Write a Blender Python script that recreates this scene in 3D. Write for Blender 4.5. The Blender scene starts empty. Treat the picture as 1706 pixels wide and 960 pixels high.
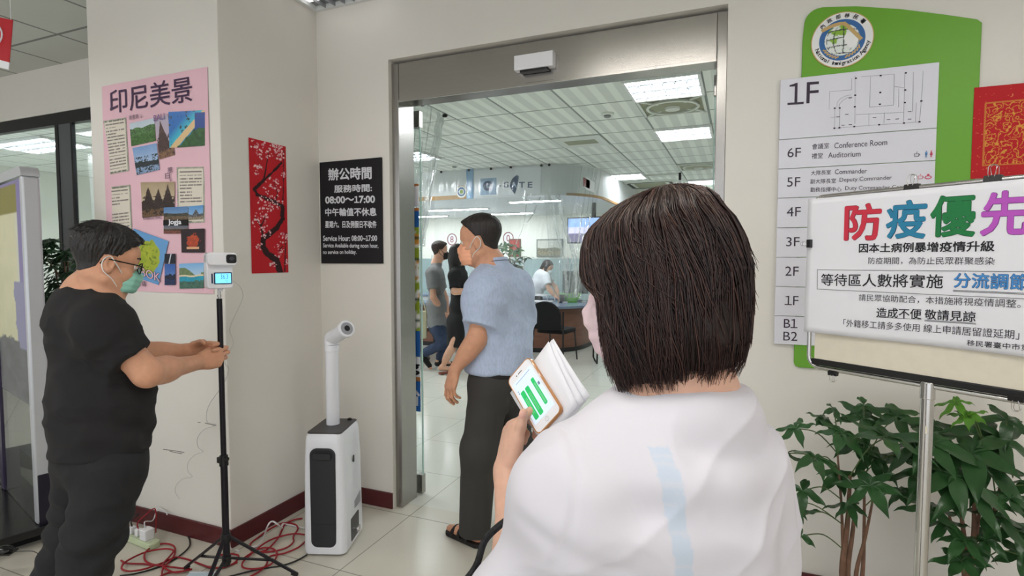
import bpy, bmesh, math, random
import numpy as np
from mathutils import Matrix, Vector, Euler
random.seed(7)
SC = bpy.context.scene
COL = SC.collection
PI = math.pi

# ------------------------------------------------------------------ camera
IMW, IMH, FPX = 1706, 960, 915.0
HCAM, YAW, PITCH = 1.475, math.radians(22.4), math.atan(48 / 915)
cam_d = bpy.data.cameras.new('camera'); cam = bpy.data.objects.new('camera', cam_d)
COL.objects.link(cam); SC.camera = cam
cam.location = (0, 0, HCAM); cam.rotation_euler = (PI / 2 - PITCH, 0, YAW)
cam_d.sensor_width = 36; cam_d.lens = 36 * FPX / IMW; cam_d.clip_start = 0.05; cam_d.clip_end = 100

# ------------------------------------------------------------------ world, exposure
SC.view_settings.view_transform = 'Standard'; SC.view_settings.look = 'None'
SC.view_settings.gamma = 1; SC.view_settings.use_curve_mapping = False
SC.view_settings.exposure = 0.75
W = bpy.data.worlds.new('daylight'); SC.world = W; W.use_nodes = True
W.node_tree.nodes['Background'].inputs[0].default_value = (0.93, 0.96, 1.0, 1)
W.node_tree.nodes['Background'].inputs[1].default_value = 0.85
HALL_W, BACK_W = 16.0, 30.0       # watts of one hall / one office ceiling lamp

# ------------------------------------------------------------------ view maths (to find real places)
FW = np.array([-math.sin(YAW) * math.cos(PITCH), math.cos(YAW) * math.cos(PITCH), -math.sin(PITCH)])
RT = np.array([math.cos(YAW), math.sin(YAW), 0.0]); UP = np.cross(RT, FW)
CP = np.array([0, 0, HCAM])
def ray(x, y): return FW + RT * (x - IMW / 2) / FPX - UP * (y - IMH / 2) / FPX
def dep(x, y, t): return CP + ray(x, y) * t
def onz(x, y, z=0.0):
    d = ray(x, y); return CP + d * ((z - HCAM) / d[2])
def ony(x, y, Y):
    d = ray(x, y); return CP + d * (Y / d[1])
def onx(x, y, X):
    d = ray(x, y); return CP + d * (X / d[0])

# ------------------------------------------------------------------ materials
MATS = {}
def mat(name, col, rough=0.5, metal=0.0, emit=None, es=1.0, noise=0.0, nscale=20.0, bump=0.0, bscale=60.0, alpha=1.0,
        trans=0.0, ior=1.45, coat=0.0, sheen=0.0, sss=0.0, stretch=(1, 1, 1), spec=None):
    if name in MATS: return MATS[name]
    m = bpy.data.materials.new(name); m.use_nodes = True
    nt = m.node_tree; b = nt.nodes['Principled BSDF']
    b.inputs['Base Color'].default_value = (*col, 1); b.inputs['Roughness'].default_value = rough
    b.inputs['Metallic'].default_value = metal; b.inputs['IOR'].default_value = ior
    if spec is not None: b.inputs['Specular IOR Level'].default_value = spec
    if alpha < 1: b.inputs['Alpha'].default_value = alpha
    if trans: b.inputs['Transmission Weight'].default_value = trans
    if coat: b.inputs['Coat Weight'].default_value = coat
    if sheen: b.inputs['Sheen Weight'].default_value = sheen
    if sss:
        b.inputs['Subsurface Weight'].default_value = sss
        b.inputs['Subsurface Radius'].default_value = (0.012, 0.005, 0.003)
    if emit: b.inputs['Emission Color'].default_value = (*emit, 1); b.inputs['Emission Strength'].default_value = es
    if noise or bump:
        tc = nt.nodes.new('ShaderNodeTexCoord'); mp = nt.nodes.new('ShaderNodeMapping')
        mp.inputs['Scale'].default_value = stretch
        nt.links.new(tc.outputs['Object'], mp.inputs[0])
    if noise:
        n = nt.nodes.new('ShaderNodeTexNoise'); n.inputs['Scale'].default_value = nscale; n.inputs['Detail'].default_value = 5
        nt.links.new(mp.outputs[0], n.inputs['Vector'])
        r = nt.nodes.new('ShaderNodeValToRGB')
        r.color_ramp.elements[0].position = 0.3; r.color_ramp.elements[1].position = 0.7
        r.color_ramp.elements[0].color = (*[max(0, c * (1 - noise)) for c in col], 1)
        r.color_ramp.elements[1].color = (*[min(1, c * (1 + noise)) for c in col], 1)
        nt.links.new(n.outputs['Fac'], r.inputs[0]); nt.links.new(r.outputs[0], b.inputs['Base Color'])
    if bump:
        n2 = nt.nodes.new('ShaderNodeTexNoise'); n2.inputs['Scale'].default_value = bscale; n2.inputs['Detail'].default_value = 4
        nt.links.new(mp.outputs[0], n2.inputs['Vector'])
        bp = nt.nodes.new('ShaderNodeBump'); bp.inputs['Strength'].default_value = bump; bp.inputs['Distance'].default_value = 0.01
        nt.links.new(n2.outputs['Fac'], bp.inputs['Height']); nt.links.new(bp.outputs[0], b.inputs['Normal'])
    MATS[name] = m
    return m
def srgb(*c):
    o = []
    for v in c:
        v /= 255.0; o.append(v / 12.92 if v <= 0.04045 else ((v + 0.055) / 1.055) ** 2.4)
    return tuple(o)
def mat_attr(name, rough=0.6, coat=0.0, spec=None, sss=0.0):
    if name in MATS: return MATS[name]
    m = mat(name, (1, 1, 1), rough, coat=coat, spec=spec, sss=sss)
    a = m.node_tree.nodes.new('ShaderNodeVertexColor'); a.layer_name = 'col'
    m.node_tree.links.new(a.outputs[0], m.node_tree.nodes['Principled BSDF'].inputs['Base Color'])
    return m

# ------------------------------------------------------------------ mesh building
class MB:
    def __init__(s): s.v = []; s.f = []; s.c = None
    def add(s, vs, fs):
        n = len(s.v); s.v.extend([tuple(map(float, p)) for p in vs]); s.f.extend([tuple(i + n for i in f) for f in fs]); return s
    def box(s, lo, hi, M=None):
        x0, y0, z0 = lo; x1, y1, z1 = hi
        vs = [(x0, y0, z0), (x1, y0, z0), (x1, y1, z0), (x0, y1, z0), (x0, y0, z1), (x1, y0, z1), (x1, y1, z1), (x0, y1, z1)]
        if M is not None: vs = [M @ Vector(p) for p in vs]
        return s.add(vs, [(0, 3, 2, 1), (4, 5, 6, 7), (0, 1, 5, 4), (1, 2, 6, 5), (2, 3, 7, 6), (3, 0, 4, 7)])
    def cone(s, a, b, ra, rb, n=16, cap=True):
        return s.tube([a, b], [ra, rb], n, cap)
    def tube(s, pts, r, n=8, cap=True, closed=False):
        pts = [Vector(map(float, p)) for p in pts]; m = len(pts)
        rs = [r] * m if not hasattr(r, '__len__') else list(r)
        base = len(s.v); up = None; vs = []; fs = []
        for i, p in enumerate(pts):
            if closed: t = pts[(i + 1) % m] - pts[i - 1]
            else: t = pts[min(i + 1, m - 1)] - pts[max(i - 1, 0)]
            t.normalize()
            if up is None:
                up = Vector((0, 0, 1)) if abs(t.z) < 0.9 else Vector((1, 0, 0))
            u = up - t * up.dot(t)
            if u.length < 1e-6: u = t.orthogonal()
            u.normalize(); w = t.cross(u); up = u
            for k in range(n):
                a = 2 * PI * k / n
                vs.append(p + (u * math.cos(a) + w * math.sin(a)) * rs[i])
        for i in range(m if closed else m - 1):
            j = (i + 1) % m
            for k in range(n):
                fs.append((i * n + k, i * n + (k + 1) % n, j * n + (k + 1) % n, j * n + k))
        if cap and not closed:
            fs.append(tuple(reversed(range(n)))); fs.append(tuple((m - 1) * n + k for k in range(n)))
        return s.add(vs, fs)
    def lathe(s, prof, M=None, n=24):
        vs = []; fs = []; m = len(prof)
        for (r, z) in prof:
            for k in range(n):
                a = 2 * PI * k / n; vs.append((r * math.cos(a), r * math.sin(a), z))
        for i in range(m - 1):
            for k in range(n):
                fs.append((i * n + k, i * n + (k + 1) % n, (i + 1) * n + (k + 1) % n, (i + 1) * n + k))
        fs.append(tuple(reversed(range(n)))); fs.append(tuple((m - 1) * n + k for k in range(n)))
        if M is not None: vs = [M @ Vector(p) for p in vs]
        return s.add(vs, fs)
    def prism(s, out, z0, z1, M=None):
        n = len(out); vs = [(x, y, z0) for x, y in out] + [(x, y, z1) for x, y in out]
        fs = [tuple(reversed(range(n))), tuple(range(n, 2 * n))] + [(k, (k + 1) % n, n + (k + 1) % n, n + k) for k in range(n)]
        if M is not None: vs = [M @ Vector(p) for p in vs]
        return s.add(vs, fs)
    def ell(s, c, r, M=None, nu=16, nv=10):
        prof = [(max(1e-4, math.sin(PI * i / nv)), -math.cos(PI * i / nv)) for i in range(nv + 1)]
        S = Matrix.Translation(Vector(c)) @ Matrix.Diagonal((*r, 1)) if M is None else M @ Matrix.Translation(Vector(c)) @ Matrix.Diagonal((*r, 1))
        return s.lathe(prof, S, nu)
def rrect(x0, y0, x1, y1, r, n=5, corners='1111'):
    out = []
    for q, (cx, cy, a0) in enumerate([(x1 - r, y1 - r, 0), (x0 + r, y1 - r, 90), (x0 + r, y0 + r, 180), (x1 - r, y0 + r, 270)]):
        if corners[q] == '0':
            out.append(((x1, y1), (x0, y1), (x0, y0), (x1, y0))[q]); continue
        for i in range(n + 1):
            a = math.radians(a0 + 90 * i / n); out.append((cx + r * math.cos(a), cy + r * math.sin(a)))
    return out
WM = {}      # world matrices of roots / parts
def wm(o): return WM.get(o.name, Matrix.Identity(4))
def props(o, label=None, cat=None, group=None, kind=None):
    if label: o['label'] = label
    if cat: o['category'] = cat
    if group: o['group'] = group
    if kind: o['kind'] = kind
    return o
def root(name, loc, rz=0.0, label=None, cat=None, group=None, M=None):
    o = bpy.data.objects.new(name, None); COL.objects.link(o)
    MM = M if M is not None else Matrix.Translation(Vector(loc)) @ Matrix.Rotation(rz, 4, 'Z')
    o.matrix_world = MM; WM[o.name] = MM.copy(); o.empty_display_size = 0.1
    return props(o, label, cat, group)
def build(name, mb, m, parent=None, smooth=True, bevel=0.0, label=None, cat=None, group=None, kind=None, col=None, local=False, recalc=True, ang=40, subsurf=0, solid=0.0):
    """mb verts are world coordinates unless local (then in the parent's frame)."""
    if isinstance(mb, MB): V = np.array(mb.v, dtype=float).reshape(-1, 3); F = mb.f
    else: V, F = mb; V = np.asarray(V, float)
    if parent is not None:
        if not local:
            Mi = np.array(wm(parent).inverted()); V = V @ Mi[:3, :3].T + Mi[:3, 3]
        T = Matrix.Identity(4)
    elif local:
        T = Matrix.Identity(4)
    else:
        lo, hi = V.min(0), V.max(0); c = np.array([(lo[0] + hi[0]) / 2, (lo[1] + hi[1]) / 2, lo[2]])
        V = V - c; T = Matrix.Translation(Vector(c))
    me = bpy.data.meshes.new(name)
    me.from_pydata([tuple(p) for p in V] if len(V) < 200000 else V.tolist(), [], F if isinstance(F, list) else F.tolist())
    if recalc:
        bm = bmesh.new(); bm.from_mesh(me); bmesh.ops.recalc_face_normals(bm, faces=bm.faces); bm.to_mesh(me); bm.free()
    for mm in (m if isinstance(m, (list, tuple)) else [m]): me.materials.append(mm)
    if col is not None:
        a = me.color_attributes.new('col', 'FLOAT_COLOR', 'POINT')
        C4 = np.ones((len(V), 4), np.float32); C4[:, :3] = col; a.data.foreach_set('color', C4.ravel())
    o = bpy.data.objects.new(name, me); COL.objects.link(o)
    if parent is not None:
        o.parent = parent; WM[o.name] = wm(parent).copy()
    else:
        o.matrix_world = T; WM[o.name] = T.copy()
    if smooth:
        me.polygons.foreach_set('use_smooth', [True] * len(me.polygons))
        if ang < 180:
            try: me.set_sharp_from_angle(angle=math.radians(ang))
            except Exception: pass
    if solid:
        sm = o.modifiers.new('thickness', 'SOLIDIFY'); sm.thickness = solid; sm.offset = 0
    if bevel:
        b = o.modifiers.new('bevel', 'BEVEL'); b.width = bevel; b.segments = 2; b.limit_method = 'ANGLE'; b.angle_limit = math.radians(40)
    if subsurf:
        ss = o.modifiers.new('smooth', 'SUBSURF'); ss.levels = subsurf; ss.render_levels = subsurf
    return props(o, label, cat, group, kind)
def struct(name, mb, m, bevel=0.0, label=None, smooth=False, **k):
    return build(name, mb, m, smooth=smooth, bevel=bevel, kind='structure', label=label, **k)

# plane frame: u right, v up, n towards the viewer
class Plane:
    def __init__(s, O, U, V=(0, 0, 1)):
        s.O = np.array(O, float); s.U = np.array(U, float) / np.linalg.norm(U); s.V = np.array(V, float) / np.linalg.norm(V)
        s.N = np.cross(s.U, s.V)
        if s.N @ (CP - s.O) < 0: s.N = -s.N
        s.M = Matrix(((s.U[0], s.V[0], s.N[0], s.O[0]), (s.U[1], s.V[1], s.N[1], s.O[1]), (s.U[2], s.V[2], s.N[2], s.O[2]), (0, 0, 0, 1)))
    def uv(s, x, y):
        d = ray(x, y); t = ((s.O - CP) @ s.N) / (d @ s.N); p = CP + d * t - s.O
        return np.array([p @ s.U, p @ s.V])
    def at(s, u, v, n=0.0): return s.O + s.U * u + s.V * v + s.N * n
_tcache = {}; _layers = {}
def glyphs(body, bold=0.0, spacing=1.0):
    key = (body, bold, spacing)
    if key in _tcache: return _tcache[key]
    c = bpy.data.curves.new('text', 'FONT'); c.body = body; c.space_character = spacing; c.resolution_u = 3
    o = bpy.data.objects.new('text', c); COL.objects.link(o)
    dg = bpy.context.evaluated_depsgraph_get(); dg.update()
    me = bpy.data.meshes.new_from_object(o.evaluated_get(dg))
    V = np.array([v.co[:2] for v in me.vertices]); F = [tuple(p.vertices) for p in me.polygons]
    bpy.data.objects.remove(o); bpy.data.curves.remove(c); bpy.data.meshes.remove(me)
    if bold > 0:      # heavier strokes: the outline repeated around itself
        V0, F0, n0 = V, F, len(V); V = []; F = []; LY = np.repeat(np.arange(8), n0)
        for k in range(8):
            V.append(V0 + bold * np.array([math.cos(k * PI / 4), math.sin(k * PI / 4)])); F += [tuple(i + k * n0 for i in f) for f in F0]
        V = np.concatenate(V)
    else: LY = np.zeros(len(V))
    lo, hi = V.min(0), V.max(0)
    _layers[key] = LY
    _tcache[key] = (V, F, lo, hi)
    return _tcache[key]
_g0 = glyphs
def glyphs(body, bold=0.0, spacing=1.0):
    if '1' not in body or len(body) > 30: return _g0(body, bold, spacing)
    key = (body, bold, spacing, 'one')
    if key in _tcache: return _tcache[key]
    V = []; F = []; x = 0.0; n = 0; LY = []
    w0 = (_g0('x0x')[3] - _g0('xx')[3])[0]; d0 = _g0('0'); h0 = d0[3][1] - d0[2][1]
    for seg in [s_ for p in body.split('1') for s_ in (p, '1')][:-1]:
        if seg == '': continue
        sg_ = '\uff11' if seg == '1' else seg; v, f, lo, hi = _g0(sg_, bold); LY.append(_layers[(sg_, bold, 1.0)])
        if seg == '1':
            v = (v - lo) * (h0 / (hi - lo)[1]); v = v + (x + (w0 - v[:, 0].max()) / 2 - 0.0, d0[2][1]); adv = w0
        else:
            v = v + (x, 0); adv = (_g0('x' + seg + 'x')[3] - _g0('xx')[3])[0]
        V.append(v); F += [tuple(i + n for i in q) for q in f]; n += len(v); x += adv
    V = np.concatenate(V); _layers[key] = np.concatenate(LY); _tcache[key] = (V, F, V.min(0), V.max(0)); return _tcache[key]
def text_mb(mb, pl, body, u0, v0, u1, v1, off=0.0012, bold=0.0, slant=None, spacing=1.0, keep=False):
    """fills the box u0..u1, v0..v1 of plane pl with the glyphs of body; slant shifts v along u"""
    V, F, lo, hi = glyphs(body, bold, spacing)
    LY = _layers.get((body, bold, spacing, 'one')) if (body, bold, spacing, 'one') in _layers else _layers[(body, bold, spacing)]
    w, h = hi - lo
    su = (u1 - u0) / w; sv = (v1 - v0) / h
    if keep: su = sv = min(su, sv)
    P = (V - lo) * (su, sv)
    pts = [pl.at(u0 + a, v0 + b + (slant * a if slant else 0), off + 0.00004 * LY[i]) for i, (a, b) in enumerate(P)]
    return mb.add(pts, F)
def row(mb, pl, body, x0, y0, x1, y1, hpx, **k):
    """text row between pixel mid-left (x0,y0) and mid-right (x1,y1) of plane pl, hpx tall"""
    a = pl.uv(x0, y0); b = pl.uv(x1, y1); xm, ym = (x0 + x1) / 2, (y0 + y1) / 2
    h = (pl.uv(xm, ym - hpx / 2) - pl.uv(xm, ym + hpx / 2))[1]
    sl = (b[1] - a[1]) / (b[0] - a[0])
    if abs(sl) < 0.012: sl = None; vm = (a[1] + b[1]) / 2
    else: vm = a[1]
    return text_mb(mb, pl, body, a[0], vm - h / 2, b[0], vm + h / 2, slant=sl, **k)
def quad_px(pl, pts, off=0.001):
    return [pl.at(*pl.uv(x, y), off) for x, y in pts]
def poly(mb, pl, uvs, off=0.001): return mb.add([pl.at(u, v, off) for u, v in uvs], [tuple(range(len(uvs)))])
def slab(mb, pl, uvs, n0, n1):
    k = len(uvs)
    vs = [pl.at(u, v, n0) for u, v in uvs] + [pl.at(u, v, n1) for u, v in uvs]
    return mb.add(vs, [tuple(reversed(range(k))), tuple(range(k, 2 * k))] + [(i, (i + 1) % k, k + (i + 1) % k, k + i) for i in range(k)])
def line_mb(mb, pl, uvs, w, off=0.0015, closed=False):
    """flat printed stroke of width w along uv polyline"""
    uvs = [np.array(p, float) for p in uvs]; n = len(uvs)
    for i in range(n if closed else n - 1):
        a, b = uvs[i], uvs[(i + 1) % n]; d = b - a; L = np.linalg.norm(d)
        if L < 1e-6: continue
        d = d / L; q = np.array([-d[1], d[0]]) * w / 2; e = d * w * 0.4
        poly(mb, pl, [a - q - e, b - q + e, b + q + e, a + q - e], off + 0.00003 * (i % 7))
    return mb
def painted(name, pl, quad, fn, nu, nv, off=0.001, parent=None, rough=0.35, mname='print_gloss', **k):
    """printed picture: a grid bent over the uv quad (bl, br, tr, tl) with colour fn(s, t) on its points"""
    bl, br, tr, tl = [np.array(q, float) for q in quad]
    S, T = np.meshgrid(np.linspace(0, 1, nu), np.linspace(0, 1, nv)); S = S.ravel(); T = T.ravel()
    uv = ((1 - S) * (1 - T))[:, None] * bl + (S * (1 - T))[:, None] * br + (S * T)[:, None] * tr + ((1 - S) * T)[:, None] * tl
    P = pl.O + uv[:, :1] * pl.U + uv[:, 1:] * pl.V + off * pl.N
    F = [(j * nu + i, j * nu + i + 1, (j + 1) * nu + i + 1, (j + 1) * nu + i) for j in range(nv - 1) for i in range(nu - 1)]
    C = np.clip(fn(S, T), 0, 1)
    return build(name, (P, F), mat_attr(mname, rough), parent, col=C, recalc=False, ang=180, **k)
def vnoise(x, y, seed=0):
    """smooth value noise on arrays"""
    def h(i, j):
        n = np.sin(i * 127.1 + j * 311.7 + seed * 74.7) * 43758.5453
        return n - np.floor(n)
    xi, yi = np.floor(x), np.floor(y); fx, fy = x - xi, y - yi
    fx = fx * fx * (3 - 2 * fx); fy = fy * fy * (3 - 2 * fy)
    return (h(xi, yi) * (1 - fx) + h(xi + 1, yi) * fx) * (1 - fy) + (h(xi, yi + 1) * (1 - fx) + h(xi + 1, yi + 1) * fx) * fy
def fbm(x, y, seed=0, o=4):
    r = 0; a = 0.5
    for i in range(o): r = r + a * vnoise(x * 2 ** i, y * 2 ** i, seed + i); a /= 2
    return r
def copy_tree(o, parent=None):
    c = o.copy(); COL.objects.link(c)
    if parent is not None: c.parent = parent
    for ch in list(o.children): copy_tree(ch, c)
    return c
# ------------------------------------------------------------------ structure materials
def pos_nodes(m):
    nt = m.node_tree; g = nt.nodes.new('ShaderNodeNewGeometry'); s = nt.nodes.new('ShaderNodeSeparateXYZ')
    nt.links.new(g.outputs['Position'], s.inputs[0]); return nt, g, s
def mth(nt, op, a, b=None, c=None):
    n = nt.nodes.new('ShaderNodeMath'); n.operation = op
    for i, v in enumerate((a, b, c)):
        if v is None: continue
        if isinstance(v, (int, float)): n.inputs[i].default_value = v
        else: nt.links.new(v, n.inputs[i])
    return n.outputs[0]
def gridline(nt, sock, off, step, w):
    """1 within w of a grid line"""
    f = mth(nt, 'FRACT', mth(nt, 'DIVIDE', mth(nt, 'SUBTRACT', sock, off - 100 * step), step))
    d = mth(nt, 'MINIMUM', f, mth(nt, 'SUBTRACT', 1.0, f))
    return mth(nt, 'LESS_THAN', d, w / step / 2)
def mixc(nt, fac, a, b):
    n = nt.nodes.new('ShaderNodeMix'); n.data_type = 'RGBA'
    nt.links.new(fac, n.inputs[0])
    for i, v in ((6, a), (7, b)):
        if isinstance(v, tuple): n.inputs[i].default_value = (*v, 1)
        else: nt.links.new(v, n.inputs[i])
    return n.outputs[2]
def tile_mat(name, c1, c2, line, ox, oy, step, w, rough, coat=0.0, stripes=0):
    m = mat(name, c1, rough, coat=coat); nt, g, s = pos_nodes(m); b = nt.nodes['Principled BSDF']
    n = nt.nodes.new('ShaderNodeTexNoise'); n.inputs['Scale'].default_value = 3.0; n.inputs['Detail'].default_value = 6
    nt.links.new(g.outputs['Position'], n.inputs['Vector'])
    base = mixc(nt, n.outputs['Fac'], c1, c2)
    if stripes:
        f = mth(nt, 'FRACT', mth(nt, 'DIVIDE', mth(nt, 'SUBTRACT', s.outputs[0], ox - 100 * step), step / stripes))
        fac = mth(nt, 'LESS_THAN', f, 0.45)
        base = mixc(nt, fac, base, tuple(min(1, c * 1.22) for c in c1))
    l = mth(nt, 'MAXIMUM', gridline(nt, s.outputs[0], ox, step, w), gridline(nt, s.outputs[1], oy, step, w))
    nt.links.new(mixc(nt, l, base, line), b.inputs['Base Color'])
    return m
M_wall = mat('wall_paint', srgb(226, 222, 215), 0.6, noise=0.015, nscale=2.5, bump=0.02, bscale=250)
M_wallb = mat('office_wall_paint', srgb(232, 234, 226), 0.6, noise=0.012, nscale=2)
M_floor = tile_mat('floor_tiles', srgb(200, 195, 182), srgb(208, 204, 192), srgb(150, 145, 134), -1.72, 2.63, 0.6, 0.006, 0.22)
M_floor_lit = tile_mat('floor_tiles_office_lit', srgb(203, 203, 193), srgb(211, 211, 202), srgb(168, 166, 156), -1.72, 2.63, 0.6, 0.006, 0.18)  # hall tiles again, with the brighter, greener office light put into the colour
M_ceil = tile_mat('hall_ceiling_tiles', srgb(196, 196, 190), srgb(204, 204, 198), srgb(128, 128, 124), -4.25, 2.32, 0.6, 0.02, 0.8)
M_ceilb = tile_mat('office_ceiling_tiles', srgb(216, 222, 216), srgb(222, 228, 222), srgb(142, 150, 146), -2.096, 5.06, 0.6, 0.022, 0.8, stripes=4)
M_maroon = mat('maroon_baseboard', srgb(82, 26, 32), 0.35, noise=0.12, nscale=8)
M_steel = mat('brushed_steel', (0.37, 0.355, 0.34), 0.26, 1.0, bump=0.02, bscale=30, stretch=(40, 40, 1), noise=0.04, nscale=6)
M_steelh = mat('brushed_steel_header', (0.44, 0.42, 0.40), 0.24, 1.0, bump=0.015, bscale=30, stretch=(1, 1, 60), noise=0.03, nscale=2)
M_chrome = mat('polished_steel', (0.62, 0.61, 0.60), 0.18, 1.0)
M_alu = mat('satin_aluminium', (0.66, 0.67, 0.68), 0.35, 1.0)
M_dark = mat('dark_bronze_aluminium', srgb(40, 40, 44), 0.4, 0.4)
M_mull = mat('grey_window_post', srgb(84, 87, 90), 0.5)
M_black = mat('black_plastic', srgb(22, 22, 24), 0.4)
M_blackm = mat('black_matte', srgb(18, 18, 19), 0.75)
M_white = mat('white_plastic', srgb(232, 232, 236), 0.3)
M_paper = mat('white_paper', srgb(232, 232, 238), 0.6)
M_lamp = mat('lamp_glow', (1, 1, 1), 0.5, emit=(0.94, 0.98, 1.0), es=44.0)
M_lampw = mat('hall_lamp_glow', (1, 1, 1), 0.5, emit=(1.0, 0.965, 0.90), es=19.0)
M_lampd = mat('dim_lamp_glow', (1, 1, 1), 0.5, emit=(1.0, 0.98, 0.95), es=1.0)
M_louver = mat('white_louver', srgb(225, 228, 228), 0.35)
def glass_mat(name, tint=(0.96, 0.98, 0.97), white=0.03, rough=0.02, ior=1.45, bump=0.0, bscale=20, boost=1.0):
    m = bpy.data.materials.new(name); m.use_nodes = True; nt = m.node_tree; nt.nodes.clear()
    out = nt.nodes.new('ShaderNodeOutputMaterial'); tr = nt.nodes.new('ShaderNodeBsdfTransparent'); gl = nt.nodes.new('ShaderNodeBsdfGlossy')
    df = nt.nodes.new('ShaderNodeBsdfDiffuse'); fr = nt.nodes.new('ShaderNodeFresnel'); m1 = nt.nodes.new('ShaderNodeMixShader'); m2 = nt.nodes.new('ShaderNodeMixShader')
    gb = nt.nodes.new('ShaderNodeNewGeometry'); mx = nt.nodes.new('ShaderNodeMix'); mx.inputs[2].default_value = ior; mx.inputs[3].default_value = 1 / ior
    nt.links.new(gb.outputs['Backfacing'], mx.inputs[0]); nt.links.new(mx.outputs[0], fr.inputs['IOR'])     # same reflectance on both sides of a thin pane
    tr.inputs[0].default_value = (*tint, 1); gl.inputs['Roughness'].default_value = rough
    df.inputs[0].default_value = (0.85, 0.88, 0.88, 1)
    m1.inputs[0].default_value = white; nt.links.new(tr.outputs[0], m1.inputs[1]); nt.links.new(df.outputs[0], m1.inputs[2])
    fs = mth(nt, 'MULTIPLY', fr.outputs[0], boost); fs = mth(nt, 'MINIMUM', fs, 1.0)
    nt.links.new(fs, m2.inputs[0]); nt.links.new(m1.outputs[0], m2.inputs[1]); nt.links.new(gl.outputs[0], m2.inputs[2]); nt.links.new(m2.outputs[0], out.inputs[0])
    if bump:
        n = nt.nodes.new('ShaderNodeTexNoise'); n.inputs['Scale'].default_value = bscale; tc = nt.nodes.new('ShaderNodeTexCoord')
        mp = nt.nodes.new('ShaderNodeMapping'); mp.inputs['Scale'].default_value = (1, 1, 0.15); nt.links.new(tc.outputs['Object'], mp.inputs[0]); nt.links.new(mp.outputs[0], n.inputs[0])
        bp = nt.nodes.new('ShaderNodeBump'); bp.inputs['Strength'].default_value = bump; bp.inputs['Distance'].default_value = 0.02
        nt.links.new(n.outputs[0], bp.inputs['Height']); nt.links.new(bp.outputs[0], gl.inputs['Normal']); nt.links.new(bp.outputs[0], fr.inputs['Normal'])
    return m
M_glass = glass_mat('clear_glass', (0.93, 0.96, 0.95), 0.02)
M_film = glass_mat('clear_plastic_sheet', (0.95, 0.965, 0.965), 0.085, 0.08, 1.45, bump=0.9, bscale=16, boost=2.2)

M_filmw = glass_mat('crumpled_plastic', (0.95, 0.97, 0.97), 0.22, 0.15, 1.45, bump=1.0, bscale=40, boost=2.5)  # extra white in the colour stands in for lamp reflections along the folds
M_refl = mat('lamp_reflector', (0.30, 0.31, 0.32), 0.3, 0.6)
# ------------------------------------------------------------------ the shell
ZH, ZB, YW = 2.98, 2.905, 2.67           # hall ceiling, office ceiling, wall front
XL, XR = -1.86, -0.065                   # door opening
struct('floor', MB().box((-7.5, -3.5, -0.1), (3.2, YW + 0.1, 0)), M_floor)
struct('floor_office', MB().box((-10.5, YW + 0.1, -0.1), (3.2, 11.6, 0)), M_floor_lit)
struct('ceiling', MB().box((-7.5, -3.5, ZH), (3.2, YW + 0.2, ZH + 0.1)), M_ceil)
struct('ceiling_office', MB().box((-10.5, YW + 0.2, ZB), (3.2, 11.6, ZB + 0.1)), M_ceilb)
struct('wall_main', MB().box((-2.37, YW, 0), (XL, YW + 0.2, ZH)).box((XL, YW, 2.605), (XR, YW + 0.2, ZH)).box((XR, YW, 0), (3.2, YW + 0.2, ZH)), M_wall)
struct('wall_above_window', MB().box((-7.5, YW, 2.62), (-3.37, YW + 0.2, ZH)), M_wall)
struct('wall_back', MB().box((-10.5, 11.5, 0), (3.2, 11.6, ZB)), M_wallb)
struct('wall_office_left', MB().box((-10.6, YW + 0.2, 0), (-10.5, 11.6, ZB)), M_wallb)
struct('wall_office_right', MB().box((3.1, YW + 0.2, 0), (3.2, 11.5, ZB)), M_wallb)
struct('wall_hall_right', MB().box((3.2, -3.5, 0), (3.3, YW + 0.2, ZH)), M_wall)
struct('wall_hall_left', MB().box((-7.6, -3.5, 0), (-7.5, YW + 0.2, ZH)), M_wall)
struct('pillar', MB().box((-3.37, 1.985, 0), (-2.37, YW + 0.2, ZH)), M_wall, bevel=0.004)
def bb(name, lo, hi): struct(name, MB().box(lo, hi), M_maroon, bevel=0.003)
bb('baseboard_left', (-2.37, YW - 0.012, 0), (XL, YW, 0.095))
bb('baseboard_right', (XR, YW - 0.012, 0), (3.2, YW, 0.095))
bb('baseboard_pillar_front', (-3.382, 1.973, 0), (-2.358, 1.985, 0.095))
bb('baseboard_pillar_side', (-2.37, 1.985, 0), (-2.358, YW - 0.012, 0.095))
# pencil scrapes on the pillar front
PF = Plane((-2.37, 1.985, 0), (1, 0, 0))
sc = MB()
for pts in ([(272, 749), (290, 751), (307, 754)], [(283, 752), (296, 755), (303, 756)], [(342, 705), (350, 707), (360, 709)], [(330, 704), (334, 704)]):
    line_mb(sc, PF, [PF.uv(x, y) for x, y in pts], 0.004, 0.0006)
struct('trim_scuff_marks', sc, mat('scuff', srgb(120, 116, 110), 0.8))

# steel door surround
t = MB().box((XL, YW + 0.03, 0), (XL + 0.045, YW + 0.19, 2.59))
struct('trim_door_jamb_left', t, M_steel, bevel=0.003)
struct('trim_door_jamb_right', MB().box((XR - 0.045, YW + 0.03, 0), (XR, YW + 0.19, 2.59)), M_steel, bevel=0.003)
struct('trim_door_header', MB().box((XL + 0.045, YW + 0.035, 2.385), (XR - 0.045, YW + 0.19, 2.59)).box((XL + 0.045, YW + 0.03, 2.37), (XR - 0.045, YW + 0.05, 2.386)), M_steelh, bevel=0.002)
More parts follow.
